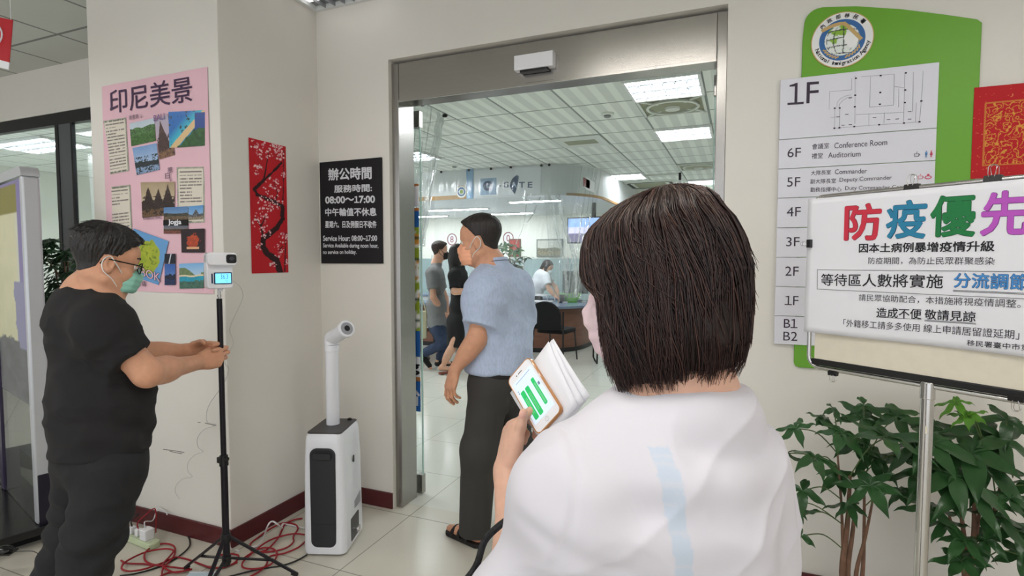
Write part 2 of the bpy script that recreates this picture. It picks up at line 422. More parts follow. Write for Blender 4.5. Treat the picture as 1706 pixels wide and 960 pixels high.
# sensor above the door
Y0 = YW + 0.035
a, b2 = ony(862, 98, Y0), ony(926, 116, Y0)
se = root('motion_sensor', ((a[0] + b2[0]) / 2, Y0, 2.425), label='white box motion sensor on the steel header above the doorway', cat='sensor')
build('housing', MB().box((a[0], Y0 - 0.05, 2.44), (b2[0], Y0, 2.515)), M_white, se, bevel=0.004)
build('lens', MB().box((a[0] + 0.03, Y0 - 0.045, 2.428), (b2[0] - 0.03, Y0 - 0.005, 2.44)), M_black, se, bevel=0.002)

# sliding glass leaf, parked behind the wall on the left
yg = 2.91
gl = root('sliding_glass_door', (-2.3, yg, 0), label='frameless sliding glass door leaf parked open at the left jamb', cat='door')
xe = -1.80
GP = Plane((xe, yg - 0.006, 0), (1, 0, 0))
build('pane', MB().box((-2.75, yg - 0.006, 0.02), (xe, yg + 0.006, 2.36)), M_glass, gl)
build('edge', MB().box((xe - 0.004, yg - 0.0065, 0.02), (xe + 0.001, yg + 0.0065, 2.36)), mat('glass_edge', srgb(170, 198, 190), 0.2), gl)
build('clamp', MB().box((xe - 0.05, yg - 0.02, 0.01), (xe + 0.004, yg + 0.02, 0.13)), M_steel, gl, bevel=0.003)
build('clamp', MB().box((xe - 0.05, yg - 0.02, 2.27), (xe + 0.004, yg + 0.02, 2.37)), M_steel, gl, bevel=0.003)
def zc(y): return ony(687, y, yg)[2]
for y0, y1, c in [(307, 311, (190, 120, 70)), (347, 352, (196, 120, 60)), (352, 379, (38, 98, 170)), (551, 593, (40, 100, 176)), (627, 634, (180, 118, 66)), (634, 684, (40, 100, 176))]:
    build('sticker_band', MB().box((-2.7, yg - 0.0075, zc(y1)), (xe - 0.012, yg - 0.0062, zc(y0))), mat('sticker_%d_%d_%d' % c, srgb(*c), 0.4), gl, smooth=False)
for y0, y1 in [(311, 345), (594, 627)]:
    build('sticker_band', MB().box((-2.7, yg - 0.0075, zc(y1)), (xe - 0.012, yg - 0.0062, zc(y0))), M_paper, gl, smooth=False)
def foliage_print(S, T):
    n = fbm(S * 9, T * 9, 3); m_ = fbm(S * 5, T * 7, 9)
    C = np.where((n > 0.5)[:, None], srgb(150, 170, 50), srgb(238, 238, 232))
    C = np.where(((m_ > 0.56) & (n < 0.45))[:, None], srgb(214, 150, 60), C)
    return np.where((np.abs(T % 0.2 - 0.1) < 0.008)[:, None], srgb(50, 70, 50), C)
painted('sticker_picture', GP, [(-0.9, zc(551)), (-0.012, zc(551)), (-0.012, zc(379)), (-0.9, zc(379))], foliage_print, 60, 40, 0.002, gl, label='leafy green printed sticker')
mb = MB(); text_mb(mb, GP, 'Taichung ig', -0.8, zc(624), -0.014, zc(600), off=0.003, bold=0.02)
build('lettering', mb, M_black, gl, smooth=False, label='black ig lettering')
mb = MB(); text_mb(mb, GP, '服務站台', -0.56, zc(675), -0.014, zc(642), off=0.003, bold=0.02)
build('lettering', mb, M_paper, gl, smooth=False, label='white lettering')

# dark framed shop window left of the pillar
Wn = struct('window_1', MB().box((-7.5, YW + 0.01, 2.53), (-3.37, YW + 0.06, 2.62)).box((-4.81, YW + 0.015, 0), (-4.79, YW + 0.04, 2.53)).box((-5.0, YW + 0.01, 0), (-4.96, YW + 0.045, 2.53)).box((-7.5, YW + 0.01, 0), (-3.37, YW + 0.06, 0.08)), M_dark)
build('mullion', MB().box((-4.965, YW + 0.015, 0.08), (-4.805, YW + 0.04, 2.53)), M_mull, Wn, smooth=False)
build('pane', MB().box((-7.5, YW + 0.025, 0.08), (-5.0, YW + 0.032, 2.53)), M_glass, Wn, smooth=False)
build('pane', MB().box((-4.79, YW + 0.025, 0.08), (-3.37, YW + 0.032, 2.53)), M_glass, Wn, smooth=False)

# dropped ceiling with the sign band over the counters
arc = [(-2.75 + 0.72 * math.sin(math.radians(k * 9)), 8.92 - 1.0 * math.cos(math.radians(k * 9))) for k in range(11)]
plan = [(-10.5, 7.92)] + [(-2.75, 7.92)] + arc[1:] + [(-2.0, 11.5), (-10.5, 11.5)]
struct('trim_sign_band', MB().prism(plan, 2.44, ZB), mat('band_white', srgb(226, 230, 232), 0.5))
low = [(-4.02, 7.91), (-10.5, 7.91), (-10.5, 7.93), (-4.02, 7.93)]
struct('trim_band_strip', MB().prism(low, 2.44, 2.505), mat('tan_strip', srgb(178, 140, 92), 0.5))
struct('trim_blue_stripe', MB().box((-4.05, 7.908, 2.44), (-3.93, 7.92, ZB)), mat('pale_blue_stripe', srgb(132, 172, 208), 0.5))
strip = [(x + 0.006, y - 0.006) for x, y in arc[3:]] + [(-1.992, 11.5), (-2.03, 11.5)] + [(x - 0.02, y + 0.02) for x, y in reversed(arc[3:])]
struct('trim_band_edge', MB().prism(strip, 2.438, 2.475), MATS['tan_strip'])

# ------------------------------------------------------------------ ceiling lamps
def troffer(name, cx, cy, z, w, d, label, group, glow, along='x', cells=6):
    r = root(name, (cx, cy, z), label=label, cat='ceiling light', group=group)
    hw, hd = w / 2, d / 2
    def B(m_, lo, hi): return m_.box((cx + lo[0], cy + lo[1], z + lo[2]), (cx + hi[0], cy + hi[1], z + hi[2]))
    f = MB(); e = 0.022
    B(f, (-hw, -hd, -0.028), (hw, -hd + e, 0)); B(f, (-hw, hd - e, -0.028), (hw, hd, 0)); B(f, (-hw, -hd + e, -0.028), (-hw + e, hd - e, 0)); B(f, (hw - e, -hd + e, -0.028), (hw, hd - e, 0))
    build('frame', f, M_louver, r, smooth=False)
    build('reflector', B(MB(), (-hw + e, -hd + e, -0.004), (hw - e, hd - e, -0.001)), M_refl, r, smooth=False)
    n = 3
    for i in range(n):
        q = (-1 + (2 * i + 1) / n)
        g = MB()
        if along == 'x': B(g, (-hw + e + 0.01, q * (hd - e) - 0.026, -0.012), (hw - e - 0.01, q * (hd - e) + 0.026, -0.006))
        else: B(g, (q * (hw - e) - 0.026, -hd + e + 0.01, -0.012), (q * (hw - e) + 0.026, hd - e - 0.01, -0.006))
        build('tube', g, glow, r, smooth=False)
    l = MB()
    for i in range(1, n):
        q = (-1 + 2 * i / n)
        if along == 'x': B(l, (-hw + e, q * (hd - e) - 0.002, -0.028), (hw - e, q * (hd - e) + 0.002, -0.005))
        else: B(l, (q * (hw - e) - 0.002, -hd + e, -0.028), (q * (hw - e) + 0.002, hd - e, -0.005))
    for i in range(1, cells):
        q = -1 + 2 * i / cells
        if along == 'x': B(l, (q * (hw - e) - 0.002, -hd + e, -0.028), (q * (hw - e) + 0.002, hd - e, -0.005))
        else: B(l, (-hw + e, q * (hd - e) - 0.002, -0.028), (hw - e, q * (hd - e) + 0.002, -0.005))
    build('louver', l, mat('louver_grey', srgb(150, 154, 158), 0.4), r, smooth=False)
    return r
GX = lambda k: -2.096 + 0.6 * k       # left edges of the office ceiling tiles
GY = lambda k: 5.06 + 0.6 * k
def tr_tile(kx, ky, label, nx=1):
    troffer('ceiling_light', GX(kx) + 0.3 * nx, GY(ky) + 0.3, ZB, 0.6 * nx, 0.6, label, 'office ceiling lights', M_lamp, cells=6 * nx)
tr_tile(2, 2, 'office ceiling light between the two round ceiling diffusers at right')
tr_tile(2, -1, 'nearest office ceiling light, cut by the steel door header')
tr_tile(0, 7, 'small office ceiling light near the corner of the sign band')
tr_tile(-5, 2, 'long office ceiling light seen behind the hanging plastic at left', 2)
tr_tile(2, 9, 'far office ceiling light, low over the dark haired woman\'s head')
tr_tile(-8, -2, 'office ceiling light seen high in the right window pane', 2)
tr_tile(-11, -2, 'office ceiling light seen in the left window pane by the post', 2)
tr_tile(-9, 1, 'second office ceiling light seen in the right window pane', 2)
tr_tile(-3, -3, 'office ceiling light just inside the doorway, hidden by the header')
tr_tile(5, 2, 'office ceiling light out of sight to the right of the doorway')
tr_tile(5, -2, 'office ceiling light right behind the sign wall')
def strip_lamp(x0, x1, y, label):
    r = root('strip_light', ((x0 + x1) / 2, y, 2.44), label=label, cat='ceiling light', group='strip lights over the counters')
    build('housing', MB().box((x0, y - 0.11, 2.415), (x1, y + 0.11, 2.44)), M_louver, r, smooth=False)
    build('tube', MB().box((x0 + 0.02, y - 0.04, 2.408), (x1 - 0.02, y + 0.04, 2.4149)), M_lamp, r, smooth=False)
strip_lamp(-5.6, -4.35, 9.35, 'strip light just left of the walking man\'s head, the nearer of two')
strip_lamp(-5.1, -3.9, 10.6, 'farther strip light right behind the walking man\'s head')
strip_lamp(-7.2, -5.9, 10.6, 'farthest strip light at left, by the glass door edge')
strip_lamp(-3.55, -2.65, 8.5, 'strip light under the curved end of the sign band')
# hall lamps
troffer('ceiling_light', -2.07, 2.37, ZH, 0.6, 0.6, 'hall ceiling light in the corner above the black sign', 'hall ceiling lights', M_lampd, cells=8)
for x, y, l in [(-4.5, 0.6, 'hall ceiling light left behind the man in black'), (-0.6, 0.55, 'hall ceiling light above the photographer'), (1.7, 0.55, 'hall ceiling light above the notice stand'),
                (-2.4, -1.2, 'hall ceiling light behind on the left'), (0.6, -1.4, 'hall ceiling light behind on the right')]:
    troffer('ceiling_light', x, y, ZH, 1.2, 0.6, l, 'hall ceiling lights', M_lampw, cells=8)
# ------------------------------------------------------------------ black office-hours sign
PW = Plane((0, YW, 0), (1, 0, 0))                        # main wall face
PS = Plane((0, YW - 0.012, 0), (1, 0, 0))
q = [PS.uv(*p) for p in [(535, 439), (635, 440), (635, 262), (534.5, 270)]]
u0, v0, u1, v1 = q[0][0], q[0][1], q[2][0], q[2][1]
sg = root('wall_sign', ((u0 + u1) / 2, YW, v0), label='black board with white office hours lettering on the wall beside the door', cat='sign')
build('panel', slab(MB(), PW, [(u0, v0), (u1, v0), (u1, v1), (u0, v1)], 0, 0.012), mat('black_acrylic', srgb(26, 25, 29), 0.45, spec=0.3), sg, bevel=0.002)
t = MB()
row(t, PS, '辦公時間', 547, 291, 619.5, 288, 21, bold=0.03)
row(t, PS, '服務時間:', 557, 315, 620, 313, 13, bold=0.025)
row(t, PS, '08:00～17:00', 542, 333.5, 625, 332, 12.5, bold=0.035)
row(t, PS, '中午輪值不休息', 542, 353.5, 627.5, 353, 14, bold=0.028)
row(t, PS, '星期六、日及例假日不收件', 542, 374, 627.5, 374, 12, bold=0.028)
row(t, PS, 'Service Hour: 08:00~17:00', 538.5, 397.2, 628.5, 397, 9.5, bold=0.025)
row(t, PS, 'Service Available during noon hour,', 538.5, 410, 630.5, 410.5, 9.5, bold=0.02)
row(t, PS, 'no service on holiday.', 538.5, 421, 594, 421, 8.5, bold=0.02)
build('lettering', t, mat('sign_white', srgb(214, 216, 222), 0.5), sg, smooth=False, label='white lettering')

# ------------------------------------------------------------------ plum blossom scroll on the pillar's side
PP = Plane((-2.369, 0, 0), (0, 1, 0))
q = [PP.uv(*p) for p in [(419, 456), (478, 454), (478, 245), (414, 229)]]
ua, ub, va, vb = (q[0][0] + q[3][0]) / 2, (q[1][0] + q[2][0]) / 2, (q[0][1] + q[1][1]) / 2, (q[2][1] + q[3][1]) / 2
def px_st(x, y):
    s = (x - 165) / 185.0; top = 148 + s * 42; bot = 828 - s * 6
    return s, (bot - y) / (bot - top)
def seg_d(S, T, pts, asp):
    d = np.full(S.shape, 9.0); tt = np.zeros(S.shape)
    for i in range(len(pts) - 1):
        a = np.array(pts[i]) * (1, asp); b = np.array(pts[i + 1]) * (1, asp); ab = b - a
        h = np.clip(((S - a[0]) * ab[0] + (T * asp - a[1]) * ab[1]) / (ab @ ab), 0, 1)
        dd = np.hypot(S - a[0] - h * ab[0], T * asp - a[1] - h * ab[1])
        m = dd < d; d = np.where(m, dd, d); tt = np.where(m, (i + h) / (len(pts) - 1), tt)
    return d, tt
def plum(S, T):
    asp = 3.3
    C = np.tile(np.array(srgb(190, 20, 34)), (len(S), 1)) * (0.9 + 0.2 * fbm(S * 6, T * 18, 1))[:, None]
    wob = (fbm(S * 12, T * 40, 5) - 0.5) * 0.06
    trunks = [([(305, 822), (290, 760), (240, 728), (222, 690), (226, 652), (290, 600), (325, 550), (325, 490), (270, 460), (200, 430), (186, 405), (232, 360), (300, 296), (325, 270)], 0.085, 0.022),
              ([(225, 650), (214, 590), (236, 540)], 0.03, 0.01), ([(325, 490), (331, 420), (338, 210)], 0.02, 0.01), ([(232, 360), (245, 300), (262, 205)], 0.025, 0.008),
              ([(330, 815), (336, 700), (341, 620)], 0.02, 0.008), ([(290, 462), (300, 420), (285, 370)], 0.018, 0.006), ([(214, 590), (185, 540)], 0.018, 0.006), ([(320, 690), (295, 720)], 0.012, 0.006)]
    for pts, w0, w1 in trunks:
        d, tt = seg_d(S, T, [px_st(*p) for p in pts], asp)
        C = np.where((d + wob * (w0 > 0.05) < w0 * (1 - tt) + w1 * tt)[:, None], np.array(srgb(44, 16, 20)), C)
    rs = np.random.RandomState(4)
    for cx, cy, r, n in [(250, 200, 55, 60), (318, 205, 28, 26), (320, 250, 20, 14), (205, 310, 26, 26), (275, 395, 45, 44), (240, 480, 42, 38), (212, 560, 40, 34), (235, 620, 26, 16), (328, 650, 26, 24), (300, 712, 28, 24), (268, 778, 18, 12), (190, 178, 22, 10), (334, 330, 14, 14), (205, 690, 16, 10), (340, 770, 12, 10), (300, 470, 28, 14)]:
        for k in range(n):
            a = rs.rand() * 6.28; rr = r * math.sqrt(rs.rand()); s_, t_ = px_st(cx + rr * math.cos(a), cy + rr * math.sin(a) * 1.15)
            d = np.hypot(S - s_, (T - t_) * asp); br = 0.012 + 0.014 * rs.rand()
            c = srgb(236, 196, 200) if rs.rand() < 0.75 else srgb(206, 130, 140)
            C = np.where((d < br)[:, None], np.array(c), C)
    return C
painted('wall_scroll', PP, [(ua, va), (ub, va), (ub, vb), (ua, vb)], plum, 90, 290, 0.0015, mname='scroll_print', rough=0.7, label='red scroll printed with a plum blossom branch on the pillar side', cat='scroll')

# ------------------------------------------------------------------ pink poster on the pillar's front
q = [PF.uv(*p) for p in [(186, 486), (356, 487.5), (347.5, 114), (167.5, 143)]]
ua, ub, va, vb = (q[0][0] + q[3][0]) / 2, (q[1][0] + q[2][0]) / 2, (q[0][1] + q[1][1]) / 2, (q[2][1] + q[3][1]) / 2
po = root('poster', (*PF.at((ua + ub) / 2, va)[:2], va), label='pink poster collage of travel photos and text cards on the pillar front', cat='poster')
nx, ny = 24, 40
S, T = np.meshgrid(np.linspace(0, 1, nx), np.linspace(0, 1, ny))
wv = 0.0015 + 0.0035 * np.abs(np.sin(S * 9 + T * 3)) * ((S < 0.06) | (S > 0.94) | (T < 0.04) | (T > 0.97))
P = np.array([PF.at(ua + (ub - ua) * s, va + (vb - va) * t_, w) for s, t_, w in zip(S.ravel(), T.ravel(), wv.ravel())])
Fq = [(j * nx + i, j * nx + i + 1, (j + 1) * nx + i + 1, (j + 1) * nx + i) for j in range(ny - 1) for i in range(nx - 1)]
build('sheet', (P, Fq), mat('pink_paper', srgb(232, 190, 202), 0.7, noise=0.02, nscale=8), po, recalc=False)
uvq = lambda pts: [PF.uv(*p) for p in (pts[3], pts[2], pts[1], pts[0])]     # given tl, tr, br, bl
def lerp(a, b, f): return np.asarray(a) * (1 - f)[:, None] + np.asarray(b) * f[:, None]
def scenery(sky, hill, ground, hz, seed, dark=None, rough=0.10, peaks=None, glow=None):
    def fn(S, T):
        n = fbm(S * 9, T * 9, seed); n2 = fbm(S * 22, T * 22, seed + 3); n2 = np.clip((n2 - .47) * 2.2 + .5, 0, 1.2)
        C = lerp(srgb(*sky[0]), srgb(*sky[1]), np.clip(T + 0.3 * (n - 0.5), 0, 1))
        line = hz + rough * (fbm(S * 4 + seed, S * 0 + seed, seed) - 0.5) * 2
        if peaks:
            for px_, w_, h_ in peaks: line = np.maximum(line, h_ - np.abs(S - px_) * (h_ - hz) / w_ + 0.05 * (vnoise(S * 30, T * 8, seed) - 0.5))
        C = np.where((T < line)[:, None], np.array(srgb(*hill)) * (0.35 + 1.3 * n2)[:, None], C)
        g = hz * 0.55 + 0.1 * (n - 0.5)
        C = np.where((T < g)[:, None], np.array(srgb(*ground)) * (0.55 + 0.9 * n2)[:, None], C)
        if dark is not None: C = np.where(((n2 > 0.62) & (T < hz + 0.2))[:, None], np.array(srgb(*dark)), C)
        return C
    return fn
def beach(S, T):
    n = fbm(S * 14, T * 14, 2); d = S * 0.9 + 0.05 - (T * 0.85 + 0.05)
    C = lerp(srgb(30, 110, 190), srgb(60, 190, 210), np.clip(1 - np.abs(d) * 3, 0, 1))
    C = np.where(((d > 0.0) & (d < 0.2))[:, None], np.array(srgb(222, 190, 140)), C)
    C = np.where((d > 0.12 + 0.2 * n)[:, None], np.array(srgb(40, 84, 40)) * (0.4 + 1.4 * n)[:, None], C)
    C = np.where(((S > 0.72) & (T > 0.35 + 0.3 * n) & (T < 0.95))[:, None], np.array(srgb(24, 70, 150)), C)
    return np.where(((n > 0.66) & (d < 0))[:, None], np.array(srgb(40, 50, 40)), C)
def isle(S, T):
    n = fbm(S * 7, T * 7, 6); r = np.hypot((S - 0.55) * 1.05, (T - 0.52)) + 0.18 * (n - 0.5)
    C = np.tile(np.array(srgb(104, 160, 214)), (len(S), 1))
    C = np.where((r < 0.36)[:, None], lerp(srgb(140, 160, 40), srgb(188, 196, 62), n), C)
    return np.where(((r < 0.3) & (fbm(S * 20, T * 20, 4) > 0.6))[:, None], np.array(srgb(110, 134, 34)), C)
def statue(S, T):
    n = fbm(S * 12, T * 12, 5); C = np.tile(np.array(srgb(38, 22, 30)), (len(S), 1))
    r = np.hypot((S - 0.52) / 0.34, (T - 0.5) / 0.34) + 0.9 * (n - 0.5)
    C = np.where((r < 0.75)[:, None], np.array(srgb(186, 72, 40)) * (0.5 + n)[:, None], C)
    return np.where(((np.abs(T - 0.2) < 0.05) & (np.abs(S - 0.5) < 0.27))[:, None], np.array(srgb(226, 170, 130)), C)
def lagoon(S, T):
    n = fbm(S * 12, T * 12, 8); C = lerp(srgb(226, 236, 244), srgb(120, 180, 230), T)
    C = np.where((T < 0.62 + 0.22 * np.sin(S * 4 + 1) * (S < 0.9))[:, None], np.array(srgb(112, 132, 92)) * (0.6 + 0.8 * n)[:, None], C)
    C = np.where((T < 0.5)[:, None], lerp(srgb(30, 140, 170), srgb(40, 170, 196), n), C)
    C = np.where((np.abs(T - 0.5 - 0.02 * np.sin(S * 9)) < 0.03)[:, None], np.array(srgb(232, 214, 180)), C)
    return np.where((T < 0.22 + 0.15 * n)[:, None], np.array(srgb(70, 110, 96)) * (0.5 + n)[:, None], C)
def fall(S, T):
    n = fbm(S * 10, T * 10, 8); C = np.tile(np.array(srgb(20, 24, 38)), (len(S), 1)) * (0.6 + n)[:, None]
    return np.where((np.abs(S - 0.5 - 0.2 * (T - 0.5)) < 0.05)[:, None], np.array(srgb(210, 214, 224)), C)
pics = [([(217, 206), (258, 197), (261, 235), (220, 244)], scenery(((214, 224, 230), (190, 206, 220)), (70, 110, 58), (60, 104, 44), 0.72, 11), 'green hillside snapshot'),
        ([(222, 247), (262, 239), (267.5, 283), (229, 292)], scenery(((190, 208, 232), (120, 160, 210)), (48, 58, 66), (150, 176, 212), 0.42, 12, dark=(36, 46, 48)), 'blue lake snapshot'),
        ([(259, 203), (280, 190), (293, 258), (267, 266)], scenery(((196, 176, 190), (180, 170, 190)), (84, 58, 56), (150, 112, 84), 0.35, 13, dark=(60, 40, 40), peaks=[(0.4, 0.4, 0.95)]), 'pointed stone gate snapshot'),
        ([(282, 187), (343, 184), (343, 243), (284, 247)], beach, 'blue bay and beach snapshot'),
        ([(236, 304), (293, 303), (292, 358), (239, 363)], scenery(((222, 206, 176), (170, 150, 120)), (66, 50, 44), (120, 92, 66), 0.4, 14, dark=(44, 34, 32), peaks=[(0.22, 0.16, 0.88), (0.52, 0.14, 0.8), (0.8, 0.16, 0.92)]), 'stone temple spires at sunset snapshot'),
        ([(274.6, 346), (315, 344), (315, 366), (274.6, 367)], scenery(((120, 160, 200), (90, 130, 180)), (70, 70, 60), (110, 90, 70), 0.5, 15), 'upper town collage snapshot'),
        ([(274.6, 376), (315, 376), (315, 389.5), (274.6, 389.5)], scenery(((150, 130, 110), (90, 100, 120)), (80, 60, 50), (120, 70, 60), 0.6, 16), 'lower town collage snapshot'),
        ([(316, 344), (341, 342), (340, 365), (316, 367)], scenery(((150, 190, 224), (90, 150, 210)), (90, 92, 96), (140, 128, 110), 0.4, 17, peaks=[(0.5, 0.2, 0.75)]), 'small blue sky tower snapshot'),
        ([(224.6, 381), (283, 402), (266, 475), (212, 456)], isle, 'tilted green island map'),
        ([(303.7, 382.5), (343, 381), (343, 421), (304.6, 421)], statue, 'glowing red statue snapshot'),
        ([(276.7, 423), (294.6, 423), (294.6, 439.6), (276.7, 439.6)], fall, 'dark waterfall snapshot'),
        ([(276.7, 440), (294.6, 440), (294.6, 475), (276.7, 475)], scenery(((110, 150, 210), (40, 90, 170)), (24, 34, 60), (30, 50, 90), 0.5, 18), 'dark blue coast snapshot'),
        ([(301, 439.6), (342, 438), (342, 480), (301.7, 481)], lagoon, 'turquoise lagoon snapshot')]
for i, (pts, fn, lab) in enumerate(pics):
    painted('photo_print', PF, uvq(pts), fn, 72, 64, 0.004 + 0.0004 * i, po, label=lab)
def card(seed):
    def fn(S, T):
        C = np.tile(np.array(srgb(222, 214, 200)), (len(S), 1))
        r = np.floor(T * 17); ty = T * 17 - r
        ink = (ty > 0.35) & (ty < 0.7) & (S > 0.1) & (S < 0.9 - 0.35 * (vnoise(r * 3.1, r, seed) > 0.7)) & (vnoise(S * 40, r * 7.7, seed) > 0.22) & (vnoise(r * 2.3 + 5, r, seed + 2) > 0.22)
        C = np.where(ink[:, None], np.array(srgb(120, 112, 108)), C)
        e = np.minimum(np.minimum(S, 1 - S) * 1.0, np.minimum(T, 1 - T) * 2.0)
        dots = (e < 0.05) & (np.sin((S + T * 2.2) * 110) > 0)
        return np.where(dots[:, None], np.array(srgb(60, 92, 66)), C)
    return fn
for i, (pts, lab) in enumerate([([(172.5, 202), (211, 196), (216, 285), (179, 292)], 'upper left text card'), ([(177.5, 312.5), (218, 308), (222, 400), (182, 405)], 'lower left text card'), ([(295.4, 279), (342, 278), (342, 371), (297, 373)], 'right text card')]):
    painted('text_card', PF, uvq(pts), card(20 + i), 64, 90, 0.0035, po, rough=0.7, mname='print_matte', label=lab)
t = MB(); row(t, PF, '印尼美景', 184, 171, 321, 147, 42, off=0.0045, bold=0.008)
build('title', t, mat('marker_purple', srgb(62, 34, 72), 0.6), po, smooth=False, label='purple marker title')
t = MB(); row(t, PF, '峇里島', 217, 197, 233, 194, 7.5, off=0.0075); row(t, PF, '日', 277.5, 294, 285, 293.5, 9, off=0.0075); row(t, PF, '惹', 281, 284, 290, 283, 9, off=0.0075)
row(t, PF, '↓', 284.5, 299, 288, 299, 8, off=0.0075); row(t, PF, '↓', 236, 194, 239, 194, 7, off=0.0075); row(t, PF, '龍目島', 222, 471, 246, 473, 9, off=0.0088)
row(t, PF, 'PRAMBANAN TEMPLE', 241, 365, 272, 363, 4, off=0.0088)
build('caption', t, mat('marker_purple', (0, 0, 0)), po, smooth=False, label='small marker captions')
t = MB(); row(t, PF, 'LOMBOK', 205, 442, 270, 463, 15, off=0.0095, bold=0.03); build('place_name', t, mat('marker_purple', (0, 0, 0)), po, smooth=False, label='outlined LOMBOK lettering')
t = MB(); row(t, PF, 'LOMBOK', 205.4, 442, 269.6, 463, 14, off=0.0100, bold=0.0); build('place_name', t, MATS['pink_paper'], po, smooth=False, label='pink LOMBOK fill')
t = MB(); row(t, PF, 'BALI', 259, 198, 277, 194, 10, off=0.0100, bold=0.01); build('place_name', t, mat('marker_lilac', srgb(120, 96, 150), 0.6), po, smooth=False)
band = slab(MB(), PF, [PF.uv(*p) for p in [(274.6, 376), (315, 376), (315, 366), (274.6, 367)]], 0.004, 0.0085)
build('title_band', band, M_blackm, po, smooth=False, label='black Jogja band')
t = MB(); row(t, PF, 'Jogja', 283, 371, 305, 371, 11, off=0.0095, bold=0.03); build('place_name', t, M_paper, po, smooth=False, label='white Jogja lettering')

# ------------------------------------------------------------------ directory on the right wall
q = [PW.uv(*p) for p in [(1322, 611), (1634, 33), (1339, 45), (1370, 13.7), (1425, 12), (1500, 17), (1570, 25.8), (1626, 148)]]
gu0, gv0, gu1 = q[0][0], q[0][1], 0.838
out = [(gu0 + 0.02, gv0), (gu1, gv0), (gu1, q[1][1] - 0.015), (gu1 - 0.015, q[1][1])]
ql = [q[6], q[5], q[4], q[3]]
out += [tuple(p) for p in ql]
r = 0.055
out += [tuple(PW.uv(*p)) for p in [(1362, 15.6), (1355.5, 18.3), (1350, 22), (1345.5, 26.8), (1342, 32.5), (1340, 39)]]
out += [(gu0, q[2][1] - 0.06), (gu0, gv0 + 0.02), (gu0 + 0.006, gv0 + 0.006)]
di = root('directory_sign', ((gu0 + gu1) / 2, YW, gv0), label='tall green wall directory with white floor plates and round emblem', cat='sign')
build('back_panel', slab(MB(), PW, out, 0, 0.012), mat('green_acrylic', srgb(106, 168, 44), 0.4), di, bevel=0.002, ang=25)
PD = Plane((0, YW - 0.021, 0), (1, 0, 0))
lu, ru = PD.uv(1300.5, 133)[0], PD.uv(1565, 106)[0]
lev = [PD.uv(x, y)[1] for x, y in [(1301, 132.5), (1299, 233), (1297, 282), (1296, 330.5), (1294.5, 380), (1293, 429), (1291.5, 477.6), (1290, 526), (1288.6, 573)]]
M_plate = mat('plate_white', srgb(222, 222, 232), 0.45); M_ink = mat('plate_ink', srgb(52, 38, 58), 0.5); M_grey = mat('plate_grey', srgb(168, 168, 178), 0.6)
D = lambda x, y: (1260 + x / 2.908, y / 2.908)
D2 = lambda x, y: (1260 + x / 2.665, 280 + y / 2.665)
names = ['1F plan', '6F', '5F', '4F', '3F', '2F', '1F', 'B1 B2']
rows = [[('1F', D(152, 458), D(302, 446), 36, 0.0)],
        [('6F', D(151, 741), D(216, 738), 15.5, 0.0), ('會議室', D(270, 711), D(353, 706), 9.5, 0.0), ('Conference Room', D(378, 705), D(634, 690), 9.5, 0.0), ('禮堂', D(268, 757), D(322, 754), 9, 0.0), ('Auditorium', D(348, 753), D(505, 745), 9, 0.0)],
        [('5F', D(149, 883), D(213, 881), 15.5, 0.0), ('大隊長室', D(265, 839), D(361, 834), 8, 0), ('Commander', D(381, 833), D(535, 828), 8, 0), ('副大隊長室', D(262, 880), D(386, 876), 8, 0), ('Deputy Commander', D(403, 874), D(656, 864), 9, 0), ('勤務指揮中心', D(262, 920), D(412, 917), 8, 0), ('Duty Commander Center', D(430, 915), D(745, 908), 8.5, 0)],
        [('4F', D2(135, 195), D2(197, 193), 15.5, 0)], [('3F', D2(133, 328), D2(192, 327), 15.5, 0)], [('2F', D2(128, 458), D2(188, 458), 15.5, 0)], [('1F', D2(126, 588), D2(187, 589), 15.5, 0)],
        [('B1', D2(122, 690), D2(183, 691), 15, 0), ('B2', D2(120, 746), D2(182, 748), 15, 0)]]
